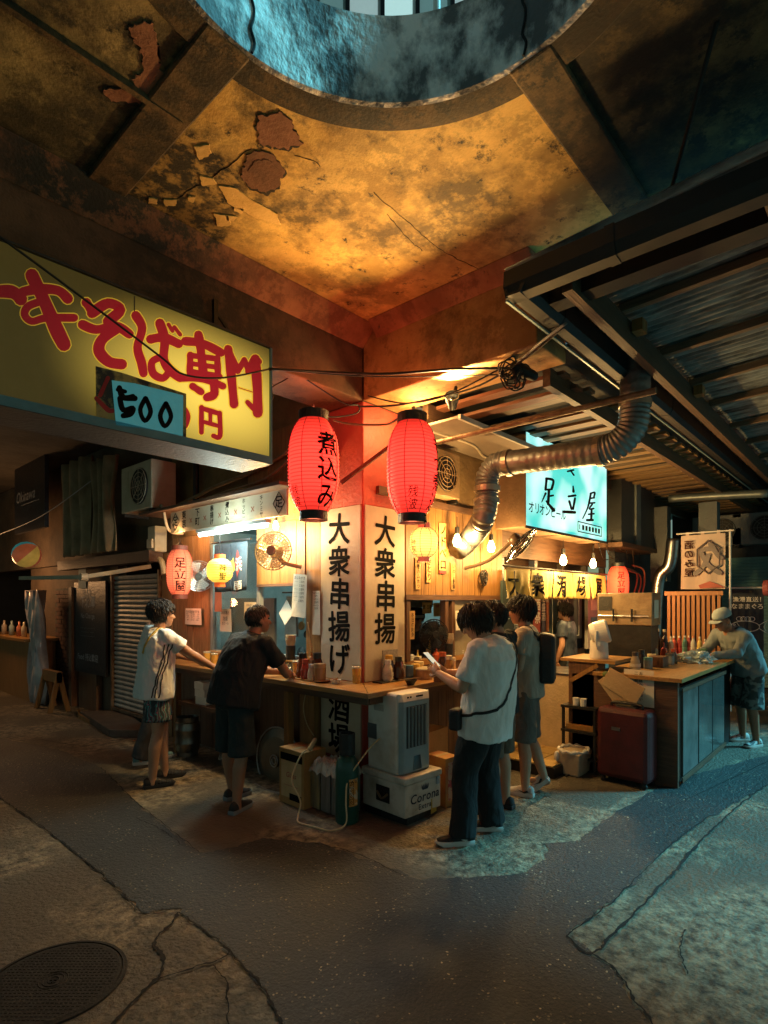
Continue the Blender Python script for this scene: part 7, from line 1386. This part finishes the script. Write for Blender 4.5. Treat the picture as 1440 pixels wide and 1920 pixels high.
for m_ in (TEEW, TEEB, TEEG, SHORTD, PANTB, SHORTG):
    n_, L_, b_ = nodes(m_)
    bp_ = [x for x in n_ if x.type == 'BUMP'][0]; bp_.inputs['Strength'].default_value = .45; bp_.inputs['Distance'].default_value = .05
    nz_ = bp_.inputs['Height'].links[0].from_node; nz_.inputs['Scale'].default_value = 9; nz_.inputs['Detail'].default_value = 3; nz_.inputs['Distortion'].default_value = 1.2
    mp_ = n_.new('ShaderNodeMapping'); mp_.inputs['Scale'].default_value = (1, 1, .45); mp_.inputs['Rotation'].default_value = (.5, .3, .4); L_.new(nz_.inputs['Vector'].links[0].from_socket, mp_.inputs[0]); L_.new(mp_.outputs[0], nz_.inputs['Vector'])
def person(label, loc, rz, J, top, bottom, skin=SKIN, hair=HAIR, style=None, seed=1, hem=.80, tw=(.19, .128), leg=('shorts', .46), sleeve=.62, shoes=None, vox=.0075, tuck=False, s=1., handsL=None, handsR=None, legs=True, belly=0., group=None):
    t = thing('person', label, 'person', loc, rz); t.scale = (s, s, s)
    if group: t['group'] = group
    look = J['look'].normalized(); up = (J['hea'] - J['nec']).normalized() * .35 + Vector((0, 0, 1)); up = (up - look * up.dot(look)).normalized()
    mb = MB(); T, R = head(mb, J['hea'], look, up)
    mb.cap(J['nec'] - Vector((0, 0, .04)), J['hea'] + R @ Vector((-.02, 0, -.05)), .056, .052)
    mb.cap(J['che'], J['nec'] - Vector((0, 0, .05)), .10, .07); mb.cap(J['shL'], J['shR'], .05); mb.cap(J['pel'], J['che'], .11, .11)
    for S in 'LR':
        sh_, el, wr_, hi, kn, an = (J[k + S] for k in ('sh', 'el', 'wr', 'hi', 'kn', 'an'))
        mb.cap(sh_, el, .050, .040); mb.cap(el, el.lerp(wr_, .3), .041, .043); mb.cap(el.lerp(wr_, .3), wr_, .042, .026)
        if legs:
            mb.cap(hi, kn, .080, .054); mb.cap(kn, kn.lerp(an, .35) - Vector((.012, 0, 0)), .053, .056); mb.cap(kn.lerp(an, .35) - Vector((.012, 0, 0)), an, .055, .036); mb.cap(an, an - Vector((0, 0, .05)), .036, .04)
            td = J['toe' + S].normalized(); mb.cap(an - Vector((0, 0, .045)) - td * .03, an - Vector((0, 0, .055)) + td * .11, .032, .028)
    body = remesh(mb, 'body', skin, t, vox, 2)
    # hands joined into the body mesh, fingers kept apart
    hm = MB()
    for S, hs in (('L', handsL), ('R', handsR)):
        el, wr_ = J['el' + S], J['wr' + S]; d, pal, cu = hs if hs else ((wr_ - el).normalized(), Vector((0, -1 if S == 'L' else 1, 0)), .3)
        hand(hm, wr_ - (wr_ - el).normalized() * .01, Vector(d), Vector(pal), side=1 if S == 'R' else -1, curl=cu)
    bm_ = bmesh.new(); bm_.from_mesh(body.data); m2 = hm.mesh('h', True); bm_.from_mesh(m2); bm_.to_mesh(body.data); bm_.free(); bpy.data.meshes.remove(m2)
    body.data.polygons.foreach_set('use_smooth', [True] * len(body.data.polygons))
    for q in (1, -1): MB().ball(T(.0775, q * .031, .010), (.012, .014, .0075), 10, 8, R).build('eye', EYEM, t, smooth=True); MB().cap(T(.089, q * .018, .034), T(.081, q * .047, .036), .004, .003, 6).build('eyebrow', hair, t, smooth=True)
    if style is not None: hair_cap(J['hea'], look, up, hair, t, style, seed)
    # shirt
    mb = MB(); sp_ = [J['pel'], J['wai'], J['che'], J['nec']]; ds = (J['shL'] - J['shR']).normalized(); dh = (J['hiL'] - J['hiR']).normalized()
    hemp = J['pel'] + (J['pel'] - J['wai']).normalized() * max(0., (J['pel'].z - hem)); rs = []
    ctr = [hemp, J['pel'], J['wai'], J['che'], J['che'].lerp(J['nec'], .45), J['che'].lerp(J['nec'], .78), J['nec']]
    dim = [(tw[0] * 1.0, tw[1] * 1.08 + belly), (tw[0] * .98, tw[1] * 1.07 + belly), (tw[0] * .95, tw[1] * 1.0 + belly), (tw[0] * 1.02, tw[1] * 1.02), (tw[0] * 1.0, tw[1] * .86), (tw[0] * .72, tw[1] * .68), (.075, .07)]
    for i, (c, (a, b)) in enumerate(zip(ctr, dim)):
        tan = (ctr[min(i + 1, 6)] - ctr[max(i - 1, 0)]).normalized(); k = i / 6; sd_ = (dh * (1 - min(1, k * 1.6)) + ds * min(1, k * 1.6)).normalized(); sd_ = (sd_ - tan * sd_.dot(tan)).normalized(); fw = tan.cross(sd_) * -1
        rs.append([c + sd_ * a * (abs(cos(x)) ** .85) * (1 if cos(x) > 0 else -1) + fw * b * (abs(sin(x)) ** .85) * (1 if sin(x) > 0 else -1) for x in [2 * pi * j / 28 for j in range(28)]])
    mb.rings(rs)
    for S in 'LR':
        sh_, el = J['sh' + S], J['el' + S]; e = sh_.lerp(el, sleeve); mb.cap(J['nec'] - Vector((0, 0, .06)), sh_, .055, .066); d = (e - sh_).normalized()
        mb.tube([sh_ - d * .03, sh_, sh_.lerp(e, .5), e], [.06, .072, .068 if sleeve < .9 else .058, .073 if sleeve < .9 else .050], 16)
        if sleeve > .95: mb.cap(el, el.lerp(J['wr' + S], .9), .052, .04)
    shirt = remesh(mb, 'shirt', top, t, .011, 2, .012, seed * 3.1, 9.5)
    # shorts or trousers
    if legs:
        mb = MB(); mb.cap(J['pel'] + V(0, 0, .02), J['pel'] - V(0, 0, .04), .115, .12)
        mb.rings([[c + dh * a * cos(x) + V(b * sin(x), 0, 0) for x in [2 * pi * j / 20 for j in range(20)]] for c, a, b in ((J['pel'] + V(0, 0, .07), .155, .115), (J['pel'], .172, .13), (J['pel'] - V(0, 0, .08), .175, .13))])
        for S in 'LR':
            hi, kn, an = (J[k + S] for k in ('hi', 'kn', 'an'))
            if leg[0] == 'shorts': e = hi.lerp(kn, (hi.z - leg[1]) / max(hi.z - kn.z, .1)) if leg[1] > kn.z else kn.lerp(an, (kn.z - leg[1]) / (kn.z - an.z)); mb.tube([hi + V(0, 0, .02), hi.lerp(e, .5), e], [.096, .102, leg[2] if len(leg) > 2 else .098], 18)
            else: mb.tube([hi + V(0, 0, .02), hi.lerp(kn, .5), kn, kn.lerp(an, .55), an - V(0, 0, .03)], [.108, .105, .092, .088, .092], 18)
        remesh(mb, leg[0], bottom, t, .012, 2, .010, seed * 1.7, 9.)
        for S in 'LR':
            if shoes: shoe(t, J['an' + S], J['toe' + S], shoes[0], shoes[1], mark=shoes[2] if len(shoes) > 2 else None, style=shoes[3] if len(shoes) > 3 else 'sneaker', z0=max(0, J['an' + S].z - .085), pitch=J.get('pitch' + S, 0))
    t['_'] = 0; del t['_']
    return t, J, shirt
def bvh_of(o): return BVHTree.FromPolygons([v.co.copy() for v in o.data.vertices], [tuple(p.vertices) for p in o.data.polygons])
def ribbon(o, pts, wd, mat, name, parent, off=.003, k=8, thick=.0):
    bv = bvh_of(o); p = [Vector(x) for x in catmull(pts, k)]; L, R = [], []; hit = [bv.find_nearest(x) for x in p]; q = [h[0] + h[1] * off for h in hit]
    for i in range(len(q)):
        t_ = (q[min(i + 1, len(q) - 1)] - q[max(i - 1, 0)]).normalized(); s_ = t_.cross(hit[i][1]).normalized()
        for sgn, lst in ((1, L), (-1, R)):
            h = bv.find_nearest(q[i] + s_ * sgn * wd / 2); lst.append(h[0] + h[1] * off)
    n = len(L); mb = MB().add(L + R, [(i, i + 1, n + i + 1, n + i) for i in range(n - 1)]); o2 = mb.build(name, mat, parent, smooth=True)
    m_ = o2.modifiers.new('t', 'SOLIDIFY'); m_.thickness = max(thick, .0015); m_.offset = 1
    return o2
WSOLE = M('sole_white', (.66, .64, .60), rough=.5, bump=0); BSOLE = M('sole_dark', (.02, .02, .022), rough=.6, bump=0); GSOLE = M('sole_grey', (.20, .24, .26), rough=.6, bump=0); SHB = M('shoe_black', (.014, .015, .017), rough=.7)
# --- man in the white striped tee (arms out to the counter)
PAT = M('pattern_shorts', (.05, .06, .07), rough=.8, bump=0); n_, L_, b_ = nodes(PAT); tc = n_.new('ShaderNodeTexCoord'); wv = n_.new('ShaderNodeTexWave'); wv.bands_direction = 'X'; wv.inputs['Scale'].default_value = 5.5; wv.inputs['Distortion'].default_value = 3.5; wv.inputs['Detail'].default_value = 1; wv.inputs['Detail Scale'].default_value = 3
L_.new(tc.outputs['Object'], wv.inputs[0]); cr = n_.new('ShaderNodeValToRGB'); E_ = cr.color_ramp.elements; cr.color_ramp.interpolation = 'CONSTANT'; E_[0].position = 0; E_[0].color = (.02, .03, .035, 1); E_[1].position = .80; E_[1].color = (.50, .16, .20, 1)
for ps, c in ((.28, (.10, .14, .16, 1)), (.42, (.02, .03, .035, 1)), (.55, (.03, .40, .38, 1)), (.72, (.015, .02, .025, 1)), (.90, (.04, .05, .06, 1))): e = E_.new(ps); e.color = c
L_.new(wv.outputs['Fac'], cr.inputs[0]); L_.new(cr.outputs[0], b_.inputs['Base Color'])
J = pose(pel=(0, 0, .92), wai=(.01, 0, 1.08), che=(.02, 0, 1.27), nec=(.035, 0, 1.435), hea=(.075, 0, 1.565), shL=(.06, .175, 1.375), shR=(.05, -.175, 1.375), elL=(.30, .20, 1.22), elR=(.27, -.19, 1.20), wrL=(.50, .12, 1.06), wrR=(.50, -.15, 1.055), anL=(.12, .10, .085), knL=(.10, .10, .49), anR=(-.05, -.10, .085), knR=(.0, -.10, .49), look=(1, .05, -.04), toeL=(1, -.05, 0), toeR=(1, -.1, 0))
t, J, shirt = person('man in white tee with black side stripes and patterned shorts reaching to the counter', (-.98, 1.73, 0), radians(-10), J, TEEW, PAT, style=dict(vol=.017, fringe=.04, nape=-.085, side=-.005, mess=.8, len=.042, fwd=.3), seed=4, hem=.80, leg=('shorts', .60, .118), shoes=(BSOLE, SHB, None, 'sandal'), tw=(.212, .15), handsL=((1, -.1, -.12), (0, 0, -1), .15), handsR=((1, .05, -.12), (0, 0, -1), .15))
STB = M('stripe_black', (.012, .013, .015), rough=.8, bump=0)
for k in range(3): ribbon(shirt, [(.085 - k * .032, -.25, 1.30), (.06 - k * .032, -.25, 1.16), (.02 - k * .032, -.25, 1.05), (-.01 - k * .034, -.25, .97), (-.035 - k * .036, -.25, .83)], .011, STB, 'stripe', t)
ribbon(shirt, [(.06, -.05, 1.46), (-.02, -.11, 1.43), (-.10, -.13, 1.33), (-.13, -.10, 1.22)], .028, M('strap_yellow', (.55, .36, .06), bump=0), 'strap', t, thick=.003)
# --- companion hidden behind him
J = pose(hea=(.05, 0, 1.575), elR=(.16, -.22, 1.15), wrR=(.40, -.16, 1.06), elL=(.16, .22, 1.15), wrL=(.40, .16, 1.06), anL=(.05, .12, .085), anR=(-.16, -.10, .12), knR=(-.04, -.1, .5))
t, J, s2 = person('person mostly hidden behind the man in stripes, pale sneakers showing', (-.665, 2.385, 0), radians(-12), J, TEEW, M('trousers_dark2', (.03, .028, .03)), style=dict(vol=.018, fringe=.04, nape=-.12, side=-.03, len=.06), seed=9, leg=('trousers', .1), shoes=(WSOLE, M('shoe_teal', (.16, .30, .30), rough=.7)), vox=.01, handsL=((1, 0, -.1), (0, 0, -1), .2), handsR=((1, 0, -.1), (0, 0, -1), .2))
for k in range(3): ribbon(s2, [(.0 - .02 * k, -.2, 1.43), (-.01 - .02 * k, -.25, 1.34), (-.015 - .02 * k, -.28, 1.22)], .011, STB, 'stripe', t)
# --- man in black leaning on the counter
J = pose(pel=(-.02, 0, .90), wai=(.02, 0, 1.06), che=(.10, 0, 1.25), nec=(.175, 0, 1.415), hea=(.23, 0, 1.53), shL=(.15, .21, 1.345), shR=(.13, -.21, 1.345), elL=(.36, .24, 1.07), elR=(.35, -.23, 1.07), wrL=(.54, .06, 1.045), wrR=(.54, -.05, 1.045), hiL=(-.02, .095, .88), hiR=(-.02, -.095, .88), knL=(.03, .15, .48), knR=(-.03, -.13, .48), anL=(.06, .14, .085), anR=(-.10, -.15, .085), look=(1, -.32, .0), toeL=(1, .05, 0), toeR=(.9, .3, 0))
t, J, sh_ = person('heavy set man in black tee and dark shorts leaning on the counter', (-.775, .715, 0), radians(2), J, TEEB, SHORTD, skin=SKIN2, style=dict(vol=.008, fringe=.05, nape=-.05, side=.0, mess=.7, len=.028, n=520), hair=M('hair_dark_brown', (.022, .016, .012), (.035, .026, .02), 30, .5, .1, 60), seed=12, hem=.82, tw=(.232, .158), belly=.02, leg=('shorts', .44, .112), shoes=(GSOLE, SHB), handsL=((.3, -1, -.05), (0, 0, -1), .3), handsR=((.3, 1, -.05), (0, 0, -1), .3))
# --- man in white tee with phone
J = pose(pel=(-.08, 0, .93), wai=(-.10, 0, 1.09), che=(-.11, 0, 1.28), nec=(-.06, 0, 1.43), hea=(.01, .01, 1.535), shL=(-.09, .19, 1.375), shR=(-.09, -.18, 1.375), hiL=(-.07, .09, .9), hiR=(-.07, -.09, .9), elL=(.00, .25, 1.10), elR=(.04, -.21, 1.12), wrL=(.24, .14, 1.17), wrR=(.27, -.02, 1.16), anL=(.03, .17, .085), anR=(-.04, -.17, .085), knL=(.04, .12, .49), knR=(.0, -.12, .49), look=(1, .25, -.55), toeL=(.9, .75, 0), toeR=(.9, .55, 0))
t, J, shirt = person('man in loose white tee and black trousers looking down at his phone', (.03, -1.12, 0), radians(98), J, TEEW, PANTB, style=dict(vol=.022, fringe=.035, nape=-.08, side=-.03, mess=.3, len=.06, n=620, fwd=.3), seed=21, hem=.74, tw=(.228, .16), sleeve=.80, leg=('trousers', .1), shoes=(WSOLE, SHB, WSOLE), vox=.006, handsL=((.75, -.35, .45), (.45, -.75, .1), .5), handsR=((.75, .35, .45), (.45, .75, .1), .5))
ribbon(shirt, [(-.06, -.12, 1.47), (-.17, -.13, 1.42), (-.28, -.07, 1.27), (-.3, .03, 1.12), (-.26, .14, .98), (-.10, .25, .93), (.04, .22, .90)], .020, M('strap_black', (.012, .012, .013), rough=.6, bump=0), 'bag_strap', t, thick=.003)
MB().b2((.02, .15, .80), (.10, .27, .95)).build('shoulder_bag', M('bag_black', (.016, .016, .018), rough=.6), t, bevel=.02)
ph = t.matrix_basis.copy(); ph = Matrix.Translation(t.location) @ Matrix.Rotation(t.rotation_euler.z, 4, 'Z')
pc_ = ph @ Vector((.345, .06, 1.255)); pt = thing('phone', 'smartphone with a glowing screen held by the man in the white tee', 'phone', pc_, radians(98)); Rp = Matrix.Rotation(radians(-55), 3, 'Y') @ Matrix.Rotation(radians(10), 3, 'Z')
MB().box((0, 0, 0), (.009, .075, .155), rot=Matrix.Rotation(radians(48), 3, 'Y')).build('case', BLK, pt, bevel=.004); nrm = Matrix.Rotation(radians(48), 3, 'Y') @ Vector((-1, 0, 0)); MB().box(nrm * .0052, (.001, .068, .145), rot=Matrix.Rotation(radians(48), 3, 'Y')).build('screen', M('screen_glow', (.3, .4, .42), bump=0, emit=.22, ecol=(.5, .8, .85)), pt)
# --- man in grey tee with backpack
J = pose(hea=(.05, 0, 1.60), nec=(.01, 0, 1.46), che=(0, 0, 1.29), look=(1, .08, -.06), elL=(.04, .22, 1.13), elR=(.02, -.22, 1.13), wrL=(.20, .06, 1.08), wrR=(.20, -.10, 1.06), anL=(.0, .11, .085), anR=(-.14, -.07, .14), knR=(.0, -.09, .50), shL=(0, .19, 1.41), shR=(0, -.19, 1.41), toeR=(1, -.1, 0), toeL=(1, -.25, 0)); J['pitchR'] = .75
t, J, shirt = person('man in grey tee and grey shorts with a black backpack', (1.12, -.93, 0), radians(112), J, TEEG, SHORTG, style=dict(vol=.022, fringe=.04, nape=-.06, side=-.012, mess=.4, len=.06, n=520), seed=33, hem=.86, tw=(.20, .14), leg=('shorts', .48, .11), shoes=(WSOLE, M('shoe_white', (.55, .52, .48), rough=.6), SHB), s=1.0)
BPK = M('backpack_black', (.014, .014, .016), rough=.65); mb = MB(); mb.rings([[V(-.115 - dx, y * (1 - dx), z + (.02 if z > 1.3 else 0) * (1 - dx * 9)) for y, z in ((-.14, .98), (.14, .98), (.15, 1.2), (.12, 1.40), (-.12, 1.40), (-.15, 1.2))] for dx in (0, .08, .13)]); mb.build('backpack', BPK, t, bevel=.03)
ribbon(shirt, [(-.14, -.13, 1.36), (-.02, -.13, 1.48), (.10, -.13, 1.40), (.15, -.14, 1.25), (.08, -.18, 1.10), (-.10, -.17, 1.02)], .035, BPK, 'backpack_strap', t, thick=.006); ribbon(shirt, [(-.14, .13, 1.36), (-.02, .13, 1.48), (.10, .13, 1.40), (.15, .14, 1.25)], .035, BPK, 'backpack_strap', t, thick=.006)
# --- dark dressed customer between the two
J = pose(hea=(.06, 0, 1.56), elL=(.15, .2, 1.12), wrL=(.33, .1, 1.06), elR=(.1, -.22, 1.12), wrR=(.3, -.1, 1.06), look=(1, .1, -.1))
person('customer in black tee hidden between the white tee and the grey tee', (.56, -.98, 0), radians(96), J, TEEB, M('shorts_brown', (.12, .08, .05)), style=dict(vol=.015, fringe=.04), seed=41, leg=('shorts', .47), shoes=(BSOLE, SHB), vox=.01)
# --- background customers
def seated(**k): return pose(pel=(0, 0, .62), wai=(.02, 0, .78), che=(.05, 0, .98), nec=(.08, 0, 1.14), hea=(.12, 0, 1.265), shL=(.08, .18, 1.08), shR=(.08, -.18, 1.08), elL=(.2, .22, .88), elR=(.2, -.22, .88), wrL=(.38, .12, .92), wrR=(.38, -.12, .92), hiL=(0, .09, .6), hiR=(0, -.09, .6), knL=(.40, .12, .60), knR=(.40, -.12, .60), anL=(.36, .12, .2), anR=(.36, -.12, .2), **k)
def stool(x, y): t = thing('bar_stool', 'dark round bar stool under a seated customer at %s' % ('the entrance' if x < 2.7 else 'the inner row'), 'stool', (x, y, 0)); MB().lathe([(.005, .47), (.15, .47), (.155, .5), (.005, .51)], n=20).build('seat', WOODD, t); [MB().cyl((.09 * cos(a), .09 * sin(a), .469), (.15 * cos(a), .15 * sin(a), 0), .013, n=8).build('leg', DARK, t) for a in (.8, 2.4, 3.9, 5.5)]
q = at(972, 1200, 6.7); person('grey haired customer sitting in the background beside the entrance', (q.x - .1, q.y - .05, 0), radians(60), seated(look=(1, .2, -.15)), M('shirt_dark_grey', (.05, .05, .052)), PANTB, hair=HAIRG, style=dict(vol=.006, fringe=.05, len=.02), seed=51, leg=('trousers', .1), vox=.011, shoes=(BSOLE, SHB)); stool(q.x - .1, q.y - .05)
q = at(993, 1200, 7.1); person('dark haired customer sitting behind the grey haired one, face toward the lane', (q.x + .05, q.y, 0), radians(205), seated(look=(1, .1, -.05)), M('shirt_slate', (.04, .05, .06)), PANTB, style=dict(vol=.012, fringe=.04, len=.04), seed=52, leg=('trousers', .1), vox=.011, shoes=(BSOLE, SHB)); stool(q.x + .05, q.y)
q = at(1062, 1250, 7.4); person('person in dark blue tee standing at the doorway behind the backpack', (q.x, q.y, 0.10), radians(95), pose(elR=(.1, -.2, 1.1), wrR=(.22, -.12, .95)), M('tee_navy', (.03, .045, .07)), PANTB, style=dict(vol=.012, fringe=.04), seed=53, leg=('trousers', .1), vox=.011, shoes=(BSOLE, SHB), s=.92)
q = PY(785, 1172, .75); person('dark haired cook bending over the worktop inside the right window', (q.x, q.y, 0), radians(200), pose(hea=(.10, 0, 1.50), nec=(.05, 0, 1.38), look=(1, .2, -.5), wrL=(.3, .1, 1.0), wrR=(.3, -.1, 1.0)), M('cook_black', (.02, .02, .022)), PANTB, style=dict(vol=.012, fringe=.04), seed=54, leg=('trousers', .1), vox=.011, shoes=(BSOLE, SHB))
# --- man in cap at the far end of the island counter
CAMO = M('camo', (.16, .20, .19), (.035, .05, .05), 9, .85, 0, lo=.47, hi=.53, detail=2); GREYS = M('shirt_teal_grey', (.19, .22, .22), (.15, .18, .18), 3, .85, .06)
J = pose(pel=(0, 0, .92), wai=(.05, 0, 1.06), che=(.17, 0, 1.22), nec=(.27, 0, 1.36), hea=(.36, 0, 1.46), shL=(.24, .19, 1.29), shR=(.24, -.19, 1.29), elL=(.36, .21, 1.10), elR=(.40, -.20, 1.10), wrL=(.62, .10, 1.06), wrR=(.64, -.12, 1.06), look=(1, .0, -.42), knL=(.06, .10, .50), anL=(.02, .13, .085), anR=(-.06, -.13, .085))
t, J, sh_ = person('man in pale cap and camouflage shorts bent over the island counter', (4.40, -2.06, 0), radians(146), J, GREYS, CAMO, skin=SKIN2, style=dict(vol=.006, fringe=.06, n=200, len=.02), seed=61, hem=.84, sleeve=1., tw=(.20, .14), leg=('shorts', .44, .12), shoes=(WSOLE, M('shoe_chequer', (.5, .5, .48), (.03, .03, .035), 14, .7, 0, lo=.48, hi=.52)), handsL=((.9, -.2, -.2), (0, 0, -1), .5), handsR=((.9, .2, -.2), (0, 0, -1), .5))
CAPM = M('cap_cloth', (.34, .40, .40), (.28, .33, .33), 4, .85, .05); c = J['hea']; f = J['look'].normalized(); l = V(0, 1, 0); u = f.cross(l); Rm = Matrix((f, l, u)).transposed(); T = lambda x, y, z: c + Rm @ V(x, y, z)
rs = [[T(-.012 + .112 * q * cos(a), .090 * q * sin(a), z) for a in [2 * pi * k / 24 for k in range(24)]] for q, z in ((1, .045), (1.02, .07), (.93, .105), (.65, .135), (.2, .148))]; cap_ = MB().rings(rs).build('cap', CAPM, t, smooth=True)
br = [T(.085 + .085 * cos(a) * (1), .085 * sin(a), .050 - .02 * abs(sin(a)) - .018 * cos(a)) for a in [-pi / 2 + pi * k / 10 for k in range(11)]]; MB().slab(br, u * .005).build('peak', CAPM, cap_)
ribbon(sh_, [(.3, .1, 1.42), (.1, .1, 1.40), (-.05, .08, 1.2), (-.1, .1, 1.0)], .03, M('vest_dark', (.03, .035, .04), bump=0), 'strap', t, thick=.004)
